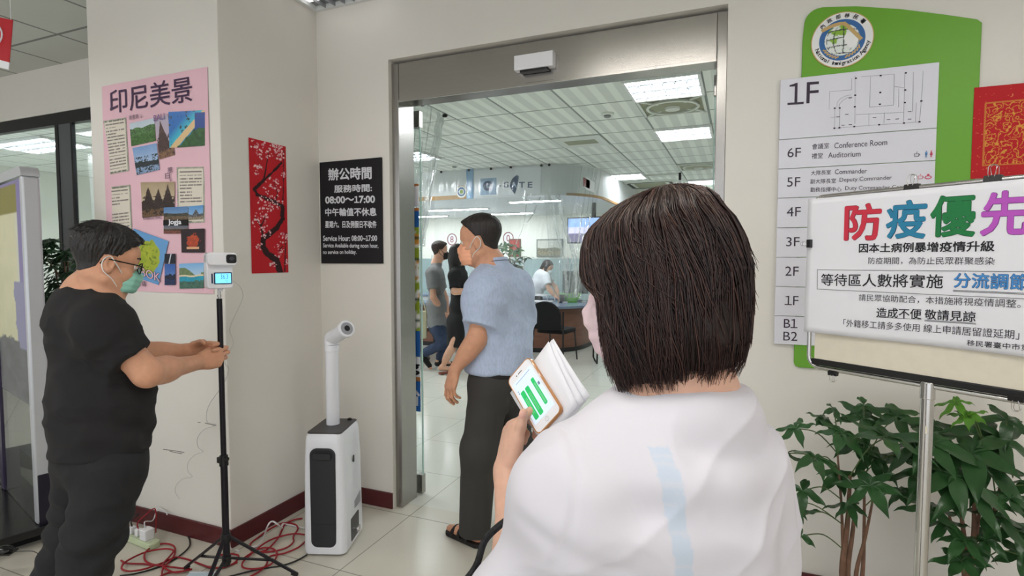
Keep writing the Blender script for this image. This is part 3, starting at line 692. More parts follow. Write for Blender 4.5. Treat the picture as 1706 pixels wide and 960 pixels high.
for i in range(8):
    pl_ = build('floor_plate', slab(MB(), PW, [(lu, lev[i + 1] + 0.0012), (ru, lev[i + 1] + 0.0012), (ru, lev[i] - 0.0012), (lu, lev[i] - 0.0012)], 0.012, 0.021), M_plate, di, bevel=0.001, label='white plate reading ' + names[i])
    for body, a, b, h, bo in rows[i]: build('lettering', row(MB(), PD, body, *a, *b, h, bold=bo), M_ink, pl_, smooth=False)
    if i == 0:
        g = MB(); k = MB(); w_ = 0.0016
        L = lambda *pts: line_mb(g, PD, [PD.uv(*D(*p)) for p in pts], w_)
        L((355, 445), (460, 436), (462, 380)); L((478, 370), (477, 600)); L((510, 372), (668, 360), (664, 510), (548, 520), (553, 372)); L((720, 355), (712, 600)); L((760, 350), (757, 540)); L((808, 345), (800, 480), (790, 590))
        L((390, 520), (392, 495), (408, 478), (432, 466), (460, 460)); L((400, 524), (403, 505), (418, 488), (440, 474), (462, 470)); L((380, 525), (378, 622), (474, 614), (595, 605), (715, 597), (790, 591)); L((404, 524), (402, 620)); L((484, 556), (712, 545)); L((545, 550), (545, 610)); L((355, 445), (352, 530)); L((670, 420), (715, 425)); L((690, 430), (688, 520)); L((775, 500), (770, 590)); L((360, 570), (395, 566)); L((620, 548), (618, 600))
        build('floor_plan', g, M_grey, pl_, smooth=False, label='grey plan lines')
        for p in [(482, 380), (602, 367), (724, 354), (479, 462), (600, 449), (721, 437), (477, 518), (598, 506), (719, 498), (799, 490), (380, 525), (404, 524), (378, 622), (402, 620), (474, 614), (595, 605), (715, 597), (790, 591)]:
            c = PD.uv(*D(*p)); k = MB(); poly(k, PD, [(c[0] - 0.0035, c[1] - 0.003), (c[0] + 0.0035, c[1] - 0.003), (c[0] + 0.0035, c[1] + 0.003), (c[0] - 0.0035, c[1] + 0.003)], 0.002); build('column_mark', k, M_ink, pl_, smooth=False)
        for p in [(455, 475), (438, 555), (396, 567), (420, 608), (455, 604), (572, 570), (640, 580), (682, 577), (742, 541), (742, 578)]:
            c = PD.uv(*D(*p)); k = MB(); poly(k, PD, [(c[0] - 0.006, c[1] - 0.0012), (c[0] + 0.006, c[1] - 0.0012), (c[0] + 0.006, c[1] + 0.0012), (c[0] - 0.006, c[1] + 0.0012)], 0.002); build('room_mark', k, M_ink, pl_, smooth=False)
    if i in (1, 2):
        def person_icon(cx, cy, skirt):
            m_ = MB(); c = PD.uv(*D(cx, cy)); s = 0.0022
            poly(m_, PD, [(c[0] + 1.1 * s * math.cos(a_ * 0.7854), c[1] + 5.2 * s + 1.1 * s * math.sin(a_ * 0.7854)) for a_ in range(8)], 0.002)
            if skirt: poly(m_, PD, [(c[0] - 2.2 * s, c[1] - 1.5 * s), (c[0] + 2.2 * s, c[1] - 1.5 * s), (c[0] + 1.1 * s, c[1] + 3.6 * s), (c[0] - 1.1 * s, c[1] + 3.6 * s)], 0.002)
            else: poly(m_, PD, [(c[0] - 1.7 * s, c[1] - 1 * s), (c[0] + 1.7 * s, c[1] - 1 * s), (c[0] + 1.7 * s, c[1] + 3.6 * s), (c[0] - 1.7 * s, c[1] + 3.6 * s)], 0.002)
            for sx in (-0.75, 0.75): poly(m_, PD, [(c[0] + (sx - 0.45) * s, c[1] - 5.5 * s), (c[0] + (sx + 0.45) * s, c[1] - 5.5 * s), (c[0] + (sx + 0.45) * s, c[1]), (c[0] + (sx - 0.45) * s, c[1])], 0.002)
            return m_
        def cup_icon(cx, cy):
            m_ = MB(); c = PD.uv(*D(cx, cy))
            line_mb(m_, PD, [(c[0] - 0.008, c[1] + 0.004), (c[0] - 0.007, c[1] - 0.007), (c[0] + 0.006, c[1] - 0.007), (c[0] + 0.007, c[1] + 0.004)], 0.0015, 0.002, True)
            line_mb(m_, PD, [(c[0] - 0.002, c[1] + 0.005), (c[0] + 0.001, c[1] + 0.012)], 0.0015, 0.002); line_mb(m_, PD, [(c[0] + 0.007, c[1] + 0.002), (c[0] + 0.011, c[1] - 0.001), (c[0] + 0.006, c[1] - 0.004)], 0.0014, 0.002)
            return m_
        if i == 1:
            build('icon', cup_icon(777, 750), M_ink, pl_, smooth=False, label='cup icon')
            build('icon', person_icon(823, 748, False), mat('icon_blue', srgb(70, 130, 190), 0.5), pl_, smooth=False, label='blue man icon')
            build('icon', person_icon(847, 747, True), mat('icon_pink', srgb(206, 70, 100), 0.5), pl_, smooth=False, label='pink woman icon')
        else:
            m_ = MB(); c = PD.uv(*D(832, 856))
            line_mb(m_, PD, [(c[0] + 0.010 * math.cos(a_ * 0.5236), c[1] - 0.003 + 0.006 * math.sin(a_ * 0.5236)) for a_ in range(12)], 0.003, 0.002, True)
            poly(m_, PD, [(c[0] + 0.004 * math.cos(a_ * 0.7854), c[1] + 0.007 + 0.004 * math.sin(a_ * 0.7854)) for a_ in range(8)], 0.002)
            build('icon', m_, mat('icon_pink', None) if False else mat('icon_red', srgb(206, 60, 90), 0.5), pl_, smooth=False, label='red baby care icon')
            build('icon', cup_icon(795, 858), mat('icon_red', (0, 0, 0)), pl_, smooth=False, label='red cup icon')
# emblem
c0 = PW.uv(1401.5, 69); R = abs(PW.uv(1453.5, 69)[0] - PW.uv(1349.5, 69)[0]) / 2
def disc(r0, n=64): return [(c0[0] + r0 * math.cos(2 * PI * k / n), c0[1] + r0 * math.sin(2 * PI * k / n)) for k in range(n)]
PE = Plane((0, YW - 0.0175, 0), (1, 0, 0))
em = build('emblem', slab(MB(), PW, disc(R), 0.012, 0.0166), mat('emblem_gold', srgb(200, 168, 110), 0.4), di, label='round white and blue globe emblem')
build('ring', slab(MB(), PW, disc(R * 0.97), 0.0166, 0.0171), mat('emblem_white', srgb(236, 236, 236), 0.4), em)
build('ring', slab(MB(), PW, disc(R * 0.735), 0.0171, 0.0175), mat('emblem_blue', srgb(52, 104, 164), 0.4), em, label='blue ring')
def globe(S, T):
    x, y = S * 2 - 1, T * 2 - 1; r = np.hypot(x, y); n = fbm(x * 2.2 + 3, y * 2.2, 3)
    C = np.tile(np.array(srgb(228, 234, 230)), (len(S), 1))
    C = np.where(((n > 0.47) & (y > -0.2) & (x < 0.45))[:, None], np.array(srgb(140, 184, 60)), C)
    z = np.sqrt(np.clip(1 - r * r, 0, 1)); lon = np.arctan2(x, z + 1e-3)
    lines = (np.abs(np.mod(lon + 0.2, 0.6) - 0.3) < 0.035) | (np.abs(np.mod(y + 0.1 + 0.12 * x * x, 0.5) - 0.25) < 0.03)
    C = np.where(lines[:, None], np.array(srgb(60, 70, 66)), C)
    bird = (np.hypot((x - 0.5) / 0.42, (y + 0.05) / 0.5) < 1) & (x + 0.5 * y > 0.12)
    C = np.where(bird[:, None], np.array(srgb(240, 240, 240)), C)
    return C
nr, na = 26, 72
rr, aa = np.meshgrid(np.linspace(0.001, 1, nr), np.linspace(0, 2 * PI, na, endpoint=False), indexing='ij')
gx, gy = (rr * np.cos(aa)).ravel(), (rr * np.sin(aa)).ravel()
P = np.array([PE.at(c0[0] + R * 0.56 * a_, c0[1] + R * 0.56 * b_, 0.0006) for a_, b_ in zip(gx, gy)])
Fq = [(i * na + k, i * na + (k + 1) % na, (i + 1) * na + (k + 1) % na, (i + 1) * na + k) for i in range(nr - 1) for k in range(na)]
build('globe', (P, Fq), mat_attr('print_gloss', 0.35), em, col=globe(gx / 2 + 0.5, gy / 2 + 0.5), recalc=False, ang=180, label='white and green globe')
g = MB()
line_mb(g, PE, [(c0[0] + R * (-0.62 + 1.2 * k / 14), c0[1] + R * (0.42 + 0.16 * math.sin(k * PI / 14 * 1.1) - 0.95 * max(0, k - 8) / 14)) for k in range(15)], R * 0.12, 0.0012)
build('ribbon', g, MATS['emblem_gold'], em, smooth=False, label='gold ribbon over the globe')
for s_ in (-1, 1):
    g = MB()
    for k in range(6):
        a_ = -PI / 2 + s_ * (0.25 + k * 0.16); line_mb(g, PE, [(c0[0] + R * 0.66 * math.cos(a_ - 0.05), c0[1] + R * 0.66 * math.sin(a_ - 0.05)), (c0[0] + R * 0.6 * math.cos(a_ + 0.07), c0[1] + R * 0.6 * math.sin(a_ + 0.07))], R * 0.05, 0.0008)
    build('wheat_ear', g, MATS['emblem_gold'], em, smooth=False, label='gold wheat ear')
t = MB()
def arc_text(body, a0, a1, rad, h, flip, bold):
    n = len(body)
    for i, ch in enumerate(body):
        if ch == ' ': continue
        a_ = a0 + (a1 - a0) * (i + 0.5) / n
        V, F, lo, hi = glyphs(ch, bold); 
        full = glyphs('Ag', bold) if flip else (None, None, lo, hi)
        sc_ = h / (full[3] - full[2])[1]; mid = np.array([(lo[0] + hi[0]) / 2, (full[2][1] + full[3][1]) / 2])
        up_ = np.array([math.cos(a_), math.sin(a_)]) * (-1 if flip else 1); rt_ = np.array([up_[1], -up_[0]])
        ctr = np.array(c0) + rad * np.array([math.cos(a_), math.sin(a_)])
        t.add([PE.at(*(ctr + (p - mid)[0] * sc_ * rt_ + (p - mid)[1] * sc_ * up_), 0.0006) for p in V], F)
arc_text('內政部移民署', math.radians(148), math.radians(32), R * 0.855, R * 0.16, False, 0.02)
arc_text('National Immigration Agency', math.radians(197), math.radians(350), R * 0.85, R * 0.185, True, 0.015)
build('lettering', t, M_ink, em, smooth=False)

# red and gold paper right of the directory
def goldpaper(S, T):
    n = fbm(S * 7, T * 7, 31, 3); n2 = fbm(S * 11 + 4, T * 11, 37, 2); C = np.tile(np.array(srgb(186, 18, 30)), (len(S), 1))
    ins = (S > 0.1) & (S < 0.9) & (T > 0.14) & (T < 0.82)
    ln = (np.abs(np.mod(n * 9, 1) - 0.5) < 0.085) | (np.abs(np.mod(n2 * 6, 1) - 0.5) < 0.06)
    C = np.where((ins & ln)[:, None], np.array(srgb(214, 150, 60)), C)
    fr_ = ((np.abs(S - 0.1) < 0.006) | (np.abs(S - 0.9) < 0.006)) & (T > 0.14) & (T < 0.82) | ((np.abs(T - 0.14) < 0.006) | (np.abs(T - 0.82) < 0.006)) & (S > 0.1) & (S < 0.9)
    C = np.where(fr_[:, None], np.array(srgb(200, 120, 50)), C)
    fl = (vnoise(S * 60, T * 60, 3) > 0.93) & ~ins
    return np.where(fl[:, None], np.array(srgb(216, 130, 80)), C)
a = PW.uv(1620, 148); b = PW.uv(1615, 299)
painted('paper_decoration', PW, [(0.822, b[1]), (1.19, b[1]), (1.19, a[1]), (0.822, a[1])], goldpaper, 200, 190, 0.014, mname='scroll_print', label='red square paper with gold pattern on the wall past the directory', cat='decoration')

# ------------------------------------------------------------------ notice stand
NO = np.array([0.197, 1.977, 0.0]); NU = np.array([math.cos(math.radians(-36.6)), math.sin(math.radians(-36.6)), 0])
NP = Plane(NO, NU)                                       # paper face
NB = Plane(NO - NP.N * 0.02, NU)                         # frame axis
st = root('notice_stand', NB.at(0.345, 0), math.radians(-36.6), label='steel post notice stand with rounded tube frame and cream board', cat='stand')
zt, zb_ = NB.uv(1357, 329)[1], NB.uv(1380, 615)[1]
ul, ur = NB.uv(1348, 580)[0], 0.70
rc = 0.035
pts = []
for cx_, cz_, a0 in [(ul + rc, zb_ + rc, 180), (ur - rc, zb_ + rc, 270), (ur - rc, zt - rc, 0), (ul + rc, zt - rc, 90)]:
    for k in range(7):
        a_ = math.radians(a0 + 15 * k); pts.append(NB.at(cx_ + rc * math.cos(a_), cz_ + rc * math.sin(a_)))
build('tube_frame', MB().tube(pts, 0.0065, 10, closed=True), M_chrome, st)
pu = NB.uv(1546, 640)[0]
build('post', MB().cone(NB.at(pu, 0.02), NB.at(pu, zb_ - 0.008), 0.0155, 0.0155, 20), M_chrome, st)
build('collar', MB().cone(NB.at(pu, zb_ - 0.035), NB.at(pu, zb_ + 0.012), 0.0175, 0.0175, 20), M_chrome, st, bevel=0.002)
build('price_sticker', slab(MB(), Plane(NB.at(pu, 0, 0.0157), NU), [(0.004, 1.004), (0.008, 1.004), (0.008, 1.024), (0.004, 1.024)], -0.004, 0.0006), mat('cream_board', srgb(226, 218, 200), 0.6, noise=0.03, nscale=30), st, smooth=False)
bt = MB().lathe([(0.17, 0), (0.17, 0.012), (0.15, 0.02), (0.03, 0.03), (0.02, 0.05)], Matrix.Translation(Vector(NB.at(pu, 0))), 40)
build('base', bt, M_chrome, st)
build('board', slab(MB(), NB, [(ul + 0.02, zb_ + 0.022), (ur - 0.02, zb_ + 0.022), (ur - 0.02, zt - 0.02), (ul + 0.02, zt - 0.02)], -0.006, 0.004), mat('cream_board', (0, 0, 0)), st)
build('board_edge', slab(MB(), NB, [(ul + 0.012, zb_ + 0.008), (ur - 0.012, zb_ + 0.008), (ur - 0.012, zb_ + 0.028), (ul + 0.012, zb_ + 0.028)], -0.008, 0.008), M_black, st, bevel=0.003)
# the paper
p0, p1 = NP.uv(1345, 553), NP.uv(1345, 332)
pw, pv0, pv1 = 0.655, p0[1], p1[1]
nt_ = root('paper_notice', NP.at(pw / 2, pv0), math.radians(-36.6), label='large white paper notice with rainbow headline clipped to the stand', cat='notice')
nx, ny = 40, 24
S, T = np.meshgrid(np.linspace(0, 1, nx), np.linspace(0, 1, ny)); S, T = S.ravel(), T.ravel()
bulge = lambda s, t_: 0.0005 + 0.004 * np.sin(s * 7 + 1) * (1 - t_) ** 2
P = np.array([NP.at(s * pw, pv0 + (pv1 - pv0) * t_, bulge(s, t_) - 0.006) for s, t_ in zip(S, T)])
Fq = [(j * nx + i, j * nx + i + 1, (j + 1) * nx + i + 1, (j + 1) * nx + i) for j in range(ny - 1) for i in range(nx - 1)]
build('sheet', (P, Fq), M_paper, nt_, recalc=False, solid=0.0006)
def cur(mb):   # lay the ink on the bulged sheet
    for i, v in enumerate(mb.v):
        d = np.array(v) - NP.O; u_, v_ = d @ NP.U, d @ NP.V; s, t_ = u_ / pw, (v_ - pv0) / (pv1 - pv0)
        mb.v[i] = tuple(np.array(v) + NP.N * (float(bulge(s, t_)) - 0.006))
    return mb
def ink(name, m_, rows_, lab=None, lines=()):
    t = MB()
    for body, a, b, h, bo, off in rows_: row(t, NP, body, *a, *b, h, bold=bo, off=off)
    for pts_, w_ in lines: line_mb(t, NP, [NP.uv(*D2(*p)) for p in pts_], w_, 0.0012)
    return build(name, cur(t), m_, nt_, smooth=False, label=lab)
M_pink = mat('ink_black', srgb(30, 28, 34), 0.6)
for ch, a, b, h, c, dk in [('防', (387, 243), (553, 236), 61, (206, 48, 70), (120, 20, 40)), ('疫', (572, 231), (755, 225), 64, (38, 128, 166), (20, 70, 100)), ('優', (768, 217), (973, 208), 70, (24, 120, 64), (10, 70, 36)), ('先', (992, 205), (1210, 196), 75, (186, 84, 192), (110, 40, 120))]:
    n_ = 'ink_%d_%d' % (c[0], c[1])
    ink('headline_outline', mat(n_ + '_dark', srgb(*dk), 0.6), [(ch, D2(*a), D2(*b), h + 1.5, 0.032, 0.0009)], 'dark headline outline')
    ink('headline', mat(n_, srgb(*c), 0.6), [(ch, D2(*a), D2(*b), h, 0.021, 0.0014)], 'coloured headline character')
ink('lettering', M_pink, [('因本土病例暴增疫情升級', D2(452, 357), D2(1055, 345), 17, 0.022, 0.0011), ('防疫期間，為防止民眾群聚感染', D2(493, 414), D2(1055, 411), 12.5, 0.0, 0.0011), ('等待區人數將實施', D2(285, 496), D2(825, 504), 22, 0.008, 0.0011),
    ('請民眾協助配合，本措施將視疫情調整。', D2(452, 575), D2(1172, 604), 13, 0.0, 0.0011), ('造成不便', D2(530, 642), D2(728, 650), 17, 0.012, 0.0011), ('敬請見諒', D2(742, 650), D2(970, 662), 17.5, 0.012, 0.0011),
    ('「外籍移工請多多使用 線上申請居留證延期」', D2(385, 688), D2(1165, 742), 14, 0.0, 0.0011), ('移民署臺中市第一服務站', D2(930, 777), D2(1400, 815), 10.5, 0.004, 0.0011)], 'black notice text',
    [([(268, 452), (1330, 462)], 0.0012), ([(268, 452), (268, 538)], 0.0012), ([(268, 538), (1330, 588)], 0.0012), ([(870, 543), (1330, 562)], 0.0012), ([(870, 548), (1330, 567)], 0.0012), ([(530, 663), (728, 673)], 0.001), ([(742, 676), (970, 690)], 0.001), ([(742, 680), (970, 694)], 0.001)])
ink('emphasis_outline', mat('ink_navy', srgb(24, 60, 110), 0.6), [('分流調節', D2(872, 498), D2(1210, 508), 27, 0.03, 0.0009)], 'navy outline of the blue words')
ink('emphasis', mat('ink_sky', srgb(70, 140, 206), 0.6), [('分流調節', D2(872, 498), D2(1210, 508), 26, 0.012, 0.0014)], 'sky blue words')
# binder clips
def clip(pl, u, v, ang, s, label):
    M = pl.M @ Matrix.Translation((u, v, 0)) @ Matrix.Rotation(ang, 4, 'Z') @ Matrix.Scale(s, 4)
    r = root('binder_clip', M.translation, label=label, cat='clip', group='black binder clips on the notice', M=Matrix.Translation(M.translation))
    o = [(-0.016, -0.017), (-0.016, 0.010), (0.016, 0.010), (0.016, -0.017)]
    b = MB().prism([(-0.009, 0.010), (0.009, 0.010), (0.013, -0.008), (-0.013, -0.008)], -0.017, 0.017, M @ Matrix.Rotation(PI / 2, 4, 'Y') @ Matrix.Rotation(0, 4, 'X'))
    build('body', b, M_black, r, bevel=0.001, label='black clip body')
    for z_ in (0.011, -0.011):
        loop = [(-0.006, 0.006, z_), (-0.008, 0.014, z_), (-0.009, 0.030, z_ * 0.6), (-0.005, 0.036, z_ * 0.5), (0.004, 0.036, z_ * 0.5), (0.008, 0.030, z_ * 0.6), (0.007, 0.014, z_), (0.005, 0.006, z_)]
        build('handle', MB().tube([M @ Vector(p) for p in loop], 0.0009, 6), M_chrome, r, label='wire handle')
for x, y, a, s, l in [(1520, 313, 0, 1.0, 'black binder clip above the green headline character'), (1655, 299, 0, 1.0, 'black binder clip above the purple headline character'), (1349, 406, PI / 2, 0.75, 'small black binder clip on the left edge of the notice'),
                      (1388, 622, PI, 0.75, 'black binder clip at the bottom left of the stand frame'), (1694, 663, PI, 0.9, 'black binder clip at the bottom right of the stand frame')]:
    pl_c = NP if x < 1360 else NB; u_, v_ = pl_c.uv(x, y); clip(pl_c, u_, v_, a, s, l)

# red pennant hanging at the far left
pe = root('hanging_pennant', (*dep(6, 70, 2.6),), label='red pennant with white hem hanging from the hall ceiling at far left', cat='banner')
T0 = dep(-60, 15, 2.6); U0 = dep(21, 33, 2.6) - T0
zz = lambda x, y: dep(x, y, 2.6)
build('cloth', MB().prism([(0, 0), (1, 0), (1, 1), (0, 1)], 0, 1, Matrix(((*[0] * 3, 0), (*[0] * 3, 0), (*[0] * 3, 0), (0, 0, 0, 1)))) if False else MB().add([zz(-60, 18), zz(21, 33), zz(15, 104), zz(-60, 84)] + [p + FW * 0.004 for p in (zz(-60, 18), zz(21, 33), zz(15, 104), zz(-60, 84))], [(0, 1, 2, 3), (7, 6, 5, 4), (0, 4, 5, 1), (1, 5, 6, 2), (2, 6, 7, 3), (3, 7, 4, 0)]), mat('red_cloth', srgb(184, 30, 40), 0.7), pe, smooth=False)
build('hem', MB().add([zz(-60, 84), zz(15, 104), zz(14, 116), zz(-60, 97)] + [p + FW * 0.004 for p in (zz(-60, 84), zz(15, 104), zz(14, 116), zz(-60, 97))], [(0, 1, 2, 3), (7, 6, 5, 4), (0, 4, 5, 1), (1, 5, 6, 2), (2, 6, 7, 3), (3, 7, 4, 0)]), M_paper, pe, smooth=False)
build('printed_ring', MB().tube([zz(-22 + 26 * math.cos(a * 0.2618), 58 + 22 * math.sin(a * 0.2618)) - FW * 0.001 for a in range(24)], 0.004, 6, closed=True), M_paper, pe)
for x, y in ((-50, 20), (18, 33)):
    p = zz(x, y); build('cord', MB().tube([p, (p[0], p[1], ZH)], 0.0012, 5), M_paper, pe)
def smooth_path(pts, n=6, closed=False):
    P = [np.array(p, float) for p in pts]; m = len(P); out = []
    for i in range(m if closed else m - 1):
        p0 = P[(i - 1) % m] if closed or i > 0 else P[i]; p1 = P[i]; p2 = P[(i + 1) % m]; p3 = P[(i + 2) % m] if closed or i + 2 < m else p2
        for k in range(n):
            t = k / n
            out.append(0.5 * ((2 * p1) + (-p0 + p2) * t + (2 * p0 - 5 * p1 + 4 * p2 - p3) * t * t + (-p0 + 3 * p1 - 3 * p2 + p3) * t ** 3))
    if not closed: out.append(P[-1])
    return out
def lm(loc, rz, sx=1.0): return Matrix.Translation(Vector(loc)) @ Matrix.Rotation(rz, 4, 'Z')

# ------------------------------------------------------------------ fogging machine
A, Bq = onz(505.6, 926), onz(579, 928)
hx = (Bq - A) / np.linalg.norm(Bq - A); hang = math.atan2(hx[1], hx[0]); hw = 0.212; hd = 0.285; hh = 0.612
hm_ = root('fogging_machine', A + hx * hw / 2 + np.array([-hx[1], hx[0], 0]) * hd / 2, hang, label='white floor fogging machine with black front and upright white pipe', cat='machine')
HM = wm(hm_)
body = MB()
rings = []
N = 40
for z, gx, gy in [(0.012, 0.0, 0.004), (0.03, 0.002, 0.006), (0.25, 0.0, 0.0), (0.45, -0.003, 0.0), (0.57, -0.008, -0.004), (0.60, -0.012, -0.009), (0.612, -0.020, -0.017)]:
    o = rrect(-hw / 2 - gx, -hd / 2 - gy, hw / 2 + gx, hd / 2 + gy, 0.035, 9); rings.append([(x, y, z) for x, y in o])
n = len(rings[0]); vs = [HM @ Vector(p) for r_ in rings for p in r_]
fs = [(i * n + k, i * n + (k + 1) % n, (i + 1) * n + (k + 1) % n, (i + 1) * n + k) for i in range(len(rings) - 1) for k in range(n)] + [tuple(reversed(range(n))), tuple((len(rings) - 1) * n + k for k in range(n))]
build('body', body.add(vs, fs), mat('gloss_white', srgb(230, 231, 238), 0.22, coat=0.3), hm_)
build('top_plate', MB().prism(rrect(-hw / 2 + 0.018, -hd / 2 + 0.016, hw / 2 - 0.018, hd / 2 - 0.016, 0.022), 0.611, 0.617, HM), mat('charcoal_plastic', srgb(54, 52, 54), 0.4), hm_, bevel=0.002)
FM = HM @ Matrix.Translation((0, -hd / 2 + 0.001, 0)) @ Matrix.Rotation(PI / 2, 4, 'X')
fp = build('front_panel', MB().prism(rrect(-0.064, 0.045, 0.064, 0.545, 0.035, 8), -0.004, 0.007, FM), mat('charcoal_front', srgb(40, 40, 44), 0.35), hm_, bevel=0.003)
hnd = [(0.052 * math.cos(a * PI / 12) * (1 + 0 * a), 0.507 + 0.026 * math.sin(a * PI / 12)) for a in range(24)]
build('handle', MB().prism(rrect(-0.053, 0.483, 0.053, 0.535, 0.024, 8), 0.0065, 0.0085, FM), M_black, fp)
build('grip', MB().prism(rrect(-0.045, 0.488, 0.045, 0.522, 0.014, 6), 0.008, 0.016, FM), mat('charcoal_front', (0, 0, 0)), fp, bevel=0.004)
build('seam', MB().box((-0.062, 0.165, 0.0068), (0.062, 0.167, 0.0076), FM), M_black, fp)
SM = HM @ Matrix.Translation((hw / 2 + 0.001, 0, 0)) @ Matrix.Rotation(PI / 2, 4, 'Z') @ Matrix.Rotation(PI / 2, 4, 'X')
build('vent', MB().prism([(0.0, 0.18), (0.09, 0.18), (0.09, 0.24), (0.0, 0.22)], -0.002, 0.0015, SM), mat('vent_grey', srgb(150, 150, 156), 0.6), hm_, smooth=False)
build('drain_recess', MB().prism(rrect(-0.06, 0.03, 0.06, 0.15, 0.012), -0.004, 0.0015, SM), mat('charcoal_front', (0, 0, 0)), hm_)
dv = MB().lathe([(0.012, 0), (0.012, 0.014), (0.018, 0.016), (0.018, 0.026), (0.006, 0.03)], SM @ Matrix.Translation((0, 0.075, 0)), 16)
build('drain_knob', dv, M_chrome, hm_)
build('switch', MB().prism(rrect(-0.012, 0.43, 0.0, 0.465, 0.004), -0.001, 0.003, SM), M_black, hm_)
pc = onz(555, 706, 0.617); pr = 0.034
pipe = MB().cone((*pc[:2], 0.612), (*pc[:2], 1.03), pr, pr, 32)
build('pipe', pipe, mat('gloss_white', (0, 0, 0)), hm_)
build('pipe_joint', MB().cone((*pc[:2], 1.0), (*pc[:2], 1.032), pr + 0.003, pr + 0.003, 32), mat('gloss_white', (0, 0, 0)), hm_, bevel=0.002)
tip = dep(577, 548, 2.74); e0 = np.array([pc[0], pc[1], 1.03]); e1 = np.array([pc[0], pc[1], 1.065])
dirn = (tip - e1) / np.linalg.norm(tip - e1)
el = build('elbow', MB().tube(smooth_path([e0, e1, e1 + dirn * 0.05, tip], 6), pr + 0.003, 28), mat('gloss_white', (0, 0, 0)), hm_)
build('nozzle_ring', MB().cone(tip - dirn * 0.018, tip + dirn * 0.006, pr + 0.009, pr + 0.009, 28), mat('gloss_white', (0, 0, 0)), el, bevel=0.003)
build('nozzle_cap', MB().cone(tip + dirn * 0.006, tip + dirn * 0.009, pr - 0.002, pr - 0.003, 28), mat('vent_grey', (0, 0, 0)), el)
build('nozzle_bore', MB().cone(tip + dirn * 0.009, tip + dirn * 0.0095, 0.015, 0.015, 20), M_black, el)
for sx in (-1, 1):
    for sy in (-1, 1):
        build('caster', MB().lathe([(0.014, 0), (0.018, 0.004), (0.018, 0.012), (0.012, 0.014)], HM @ Matrix.Translation((sx * 0.075, sy * 0.105, 0)), 14), M_black, hm_)
build('filler_cap', MB().lathe([(0.012, 0.616), (0.012, 0.622), (0.008, 0.625)], HM @ Matrix.Translation((0.05, 0.105, 0)), 14), M_black, hm_)

# ------------------------------------------------------------------ tripod
tc_ = dep(371, 700, 2.4)[:2]; tz = lambda y: dep(371, y, 2.4)[2]
tp = root('tripod_stand', (*tc_, 0), label='thin black tripod stand holding the thermometer in front of the pillar', cat='tripod')
M_tri = mat('tripod_black', srgb(30, 27, 34), 0.35, 0.3)
v3 = lambda z, dx=0, dy=0: (tc_[0] + dx, tc_[1] + dy, z)
z_hub, z_low, z_lock, z_top = tz(902), tz(938), tz(768), tz(497)
build('lower_tube', MB().cone(v3(z_low - 0.03), v3(z_lock), 0.0145, 0.0145, 16), M_tri, tp)
build('upper_tube', MB().cone(v3(z_lock - 0.02), v3(z_top), 0.0115, 0.0115, 16), M_tri, tp)
build('locking_collar', MB().cone(v3(z_lock - 0.025), v3(z_lock + 0.022), 0.019, 0.017, 16).box(v3(z_lock - 0.014, -0.03, -0.012), v3(z_lock + 0.012, -0.006, 0.008)), M_black, tp, bevel=0.002)
build('locking_knob', MB().cone(v3(z_lock + 0.008, 0.012, -0.004), v3(z_lock + 0.014, 0.036, -0.012), 0.006, 0.009, 10), M_black, tp)
build('leg_hub', MB().cone(v3(z_hub - 0.015), v3(z_hub + 0.022), 0.022, 0.020, 14), M_black, tp, bevel=0.002)
build('brace_hub', MB().cone(v3(z_low - 0.02), v3(z_low + 0.015), 0.019, 0.019, 14), M_black, tp, bevel=0.002)
build('spigot', MB().cone(v3(z_top), v3(z_top + 0.034), 0.006, 0.006, 12).cone(v3(z_top + 0.008), v3(z_top + 0.016), 0.009, 0.009, 12), M_chrome, tp, label='bare metal spigot')
fR = onz(485, 959, 0.012)[:2] - tc_; a0 = math.atan2(fR[1], fR[0])
def bar(mb, a, b, w, h):
    a, b = Vector(a), Vector(b); t = (b - a).normalized(); s_ = t.cross(Vector((0, 0, 1))).normalized(); u = s_.cross(t)
    vs = [p + s_ * sx * w / 2 + u * sz * h / 2 for p in (a, b) for sx, sz in ((-1, -1), (1, -1), (1, 1), (-1, 1))]
    return mb.add(vs, [(0, 3, 2, 1), (4, 5, 6, 7), (0, 1, 5, 4), (1, 2, 6, 5), (2, 3, 7, 6), (3, 0, 4, 7)])
for k, (da, rr_) in enumerate([(0, 0.285), (2.2, 0.33), (-1.95, 0.33)]):
    a_ = a0 + da; ca, sa = math.cos(a_), math.sin(a_)
    p = lambda r_, z: v3(z, r_ * ca, r_ * sa)
    L = build('leg', bar(MB(), p(0.018, z_hub), p(rr_, 0.016), 0.016, 0.011), M_tri, tp, bevel=0.002)
    build('rubber_foot', bar(MB(), p(rr_ - 0.02, 0.026), p(rr_ + 0.006, 0.008), 0.02, 0.016), M_black, L, bevel=0.003)
    f = 0.62; B_ = build('brace', bar(MB(), p(0.016, z_low), p(0.018 + (rr_ - 0.018) * f, z_hub + (0.016 - z_hub) * f), 0.014, 0.006), M_tri, tp)
    build('rivet', MB().ell(p(0.018 + (rr_ - 0.018) * f - 0.004, z_hub + (0.016 - z_hub) * f + 0.008), (0.004, 0.004, 0.004)), M_chrome, B_)
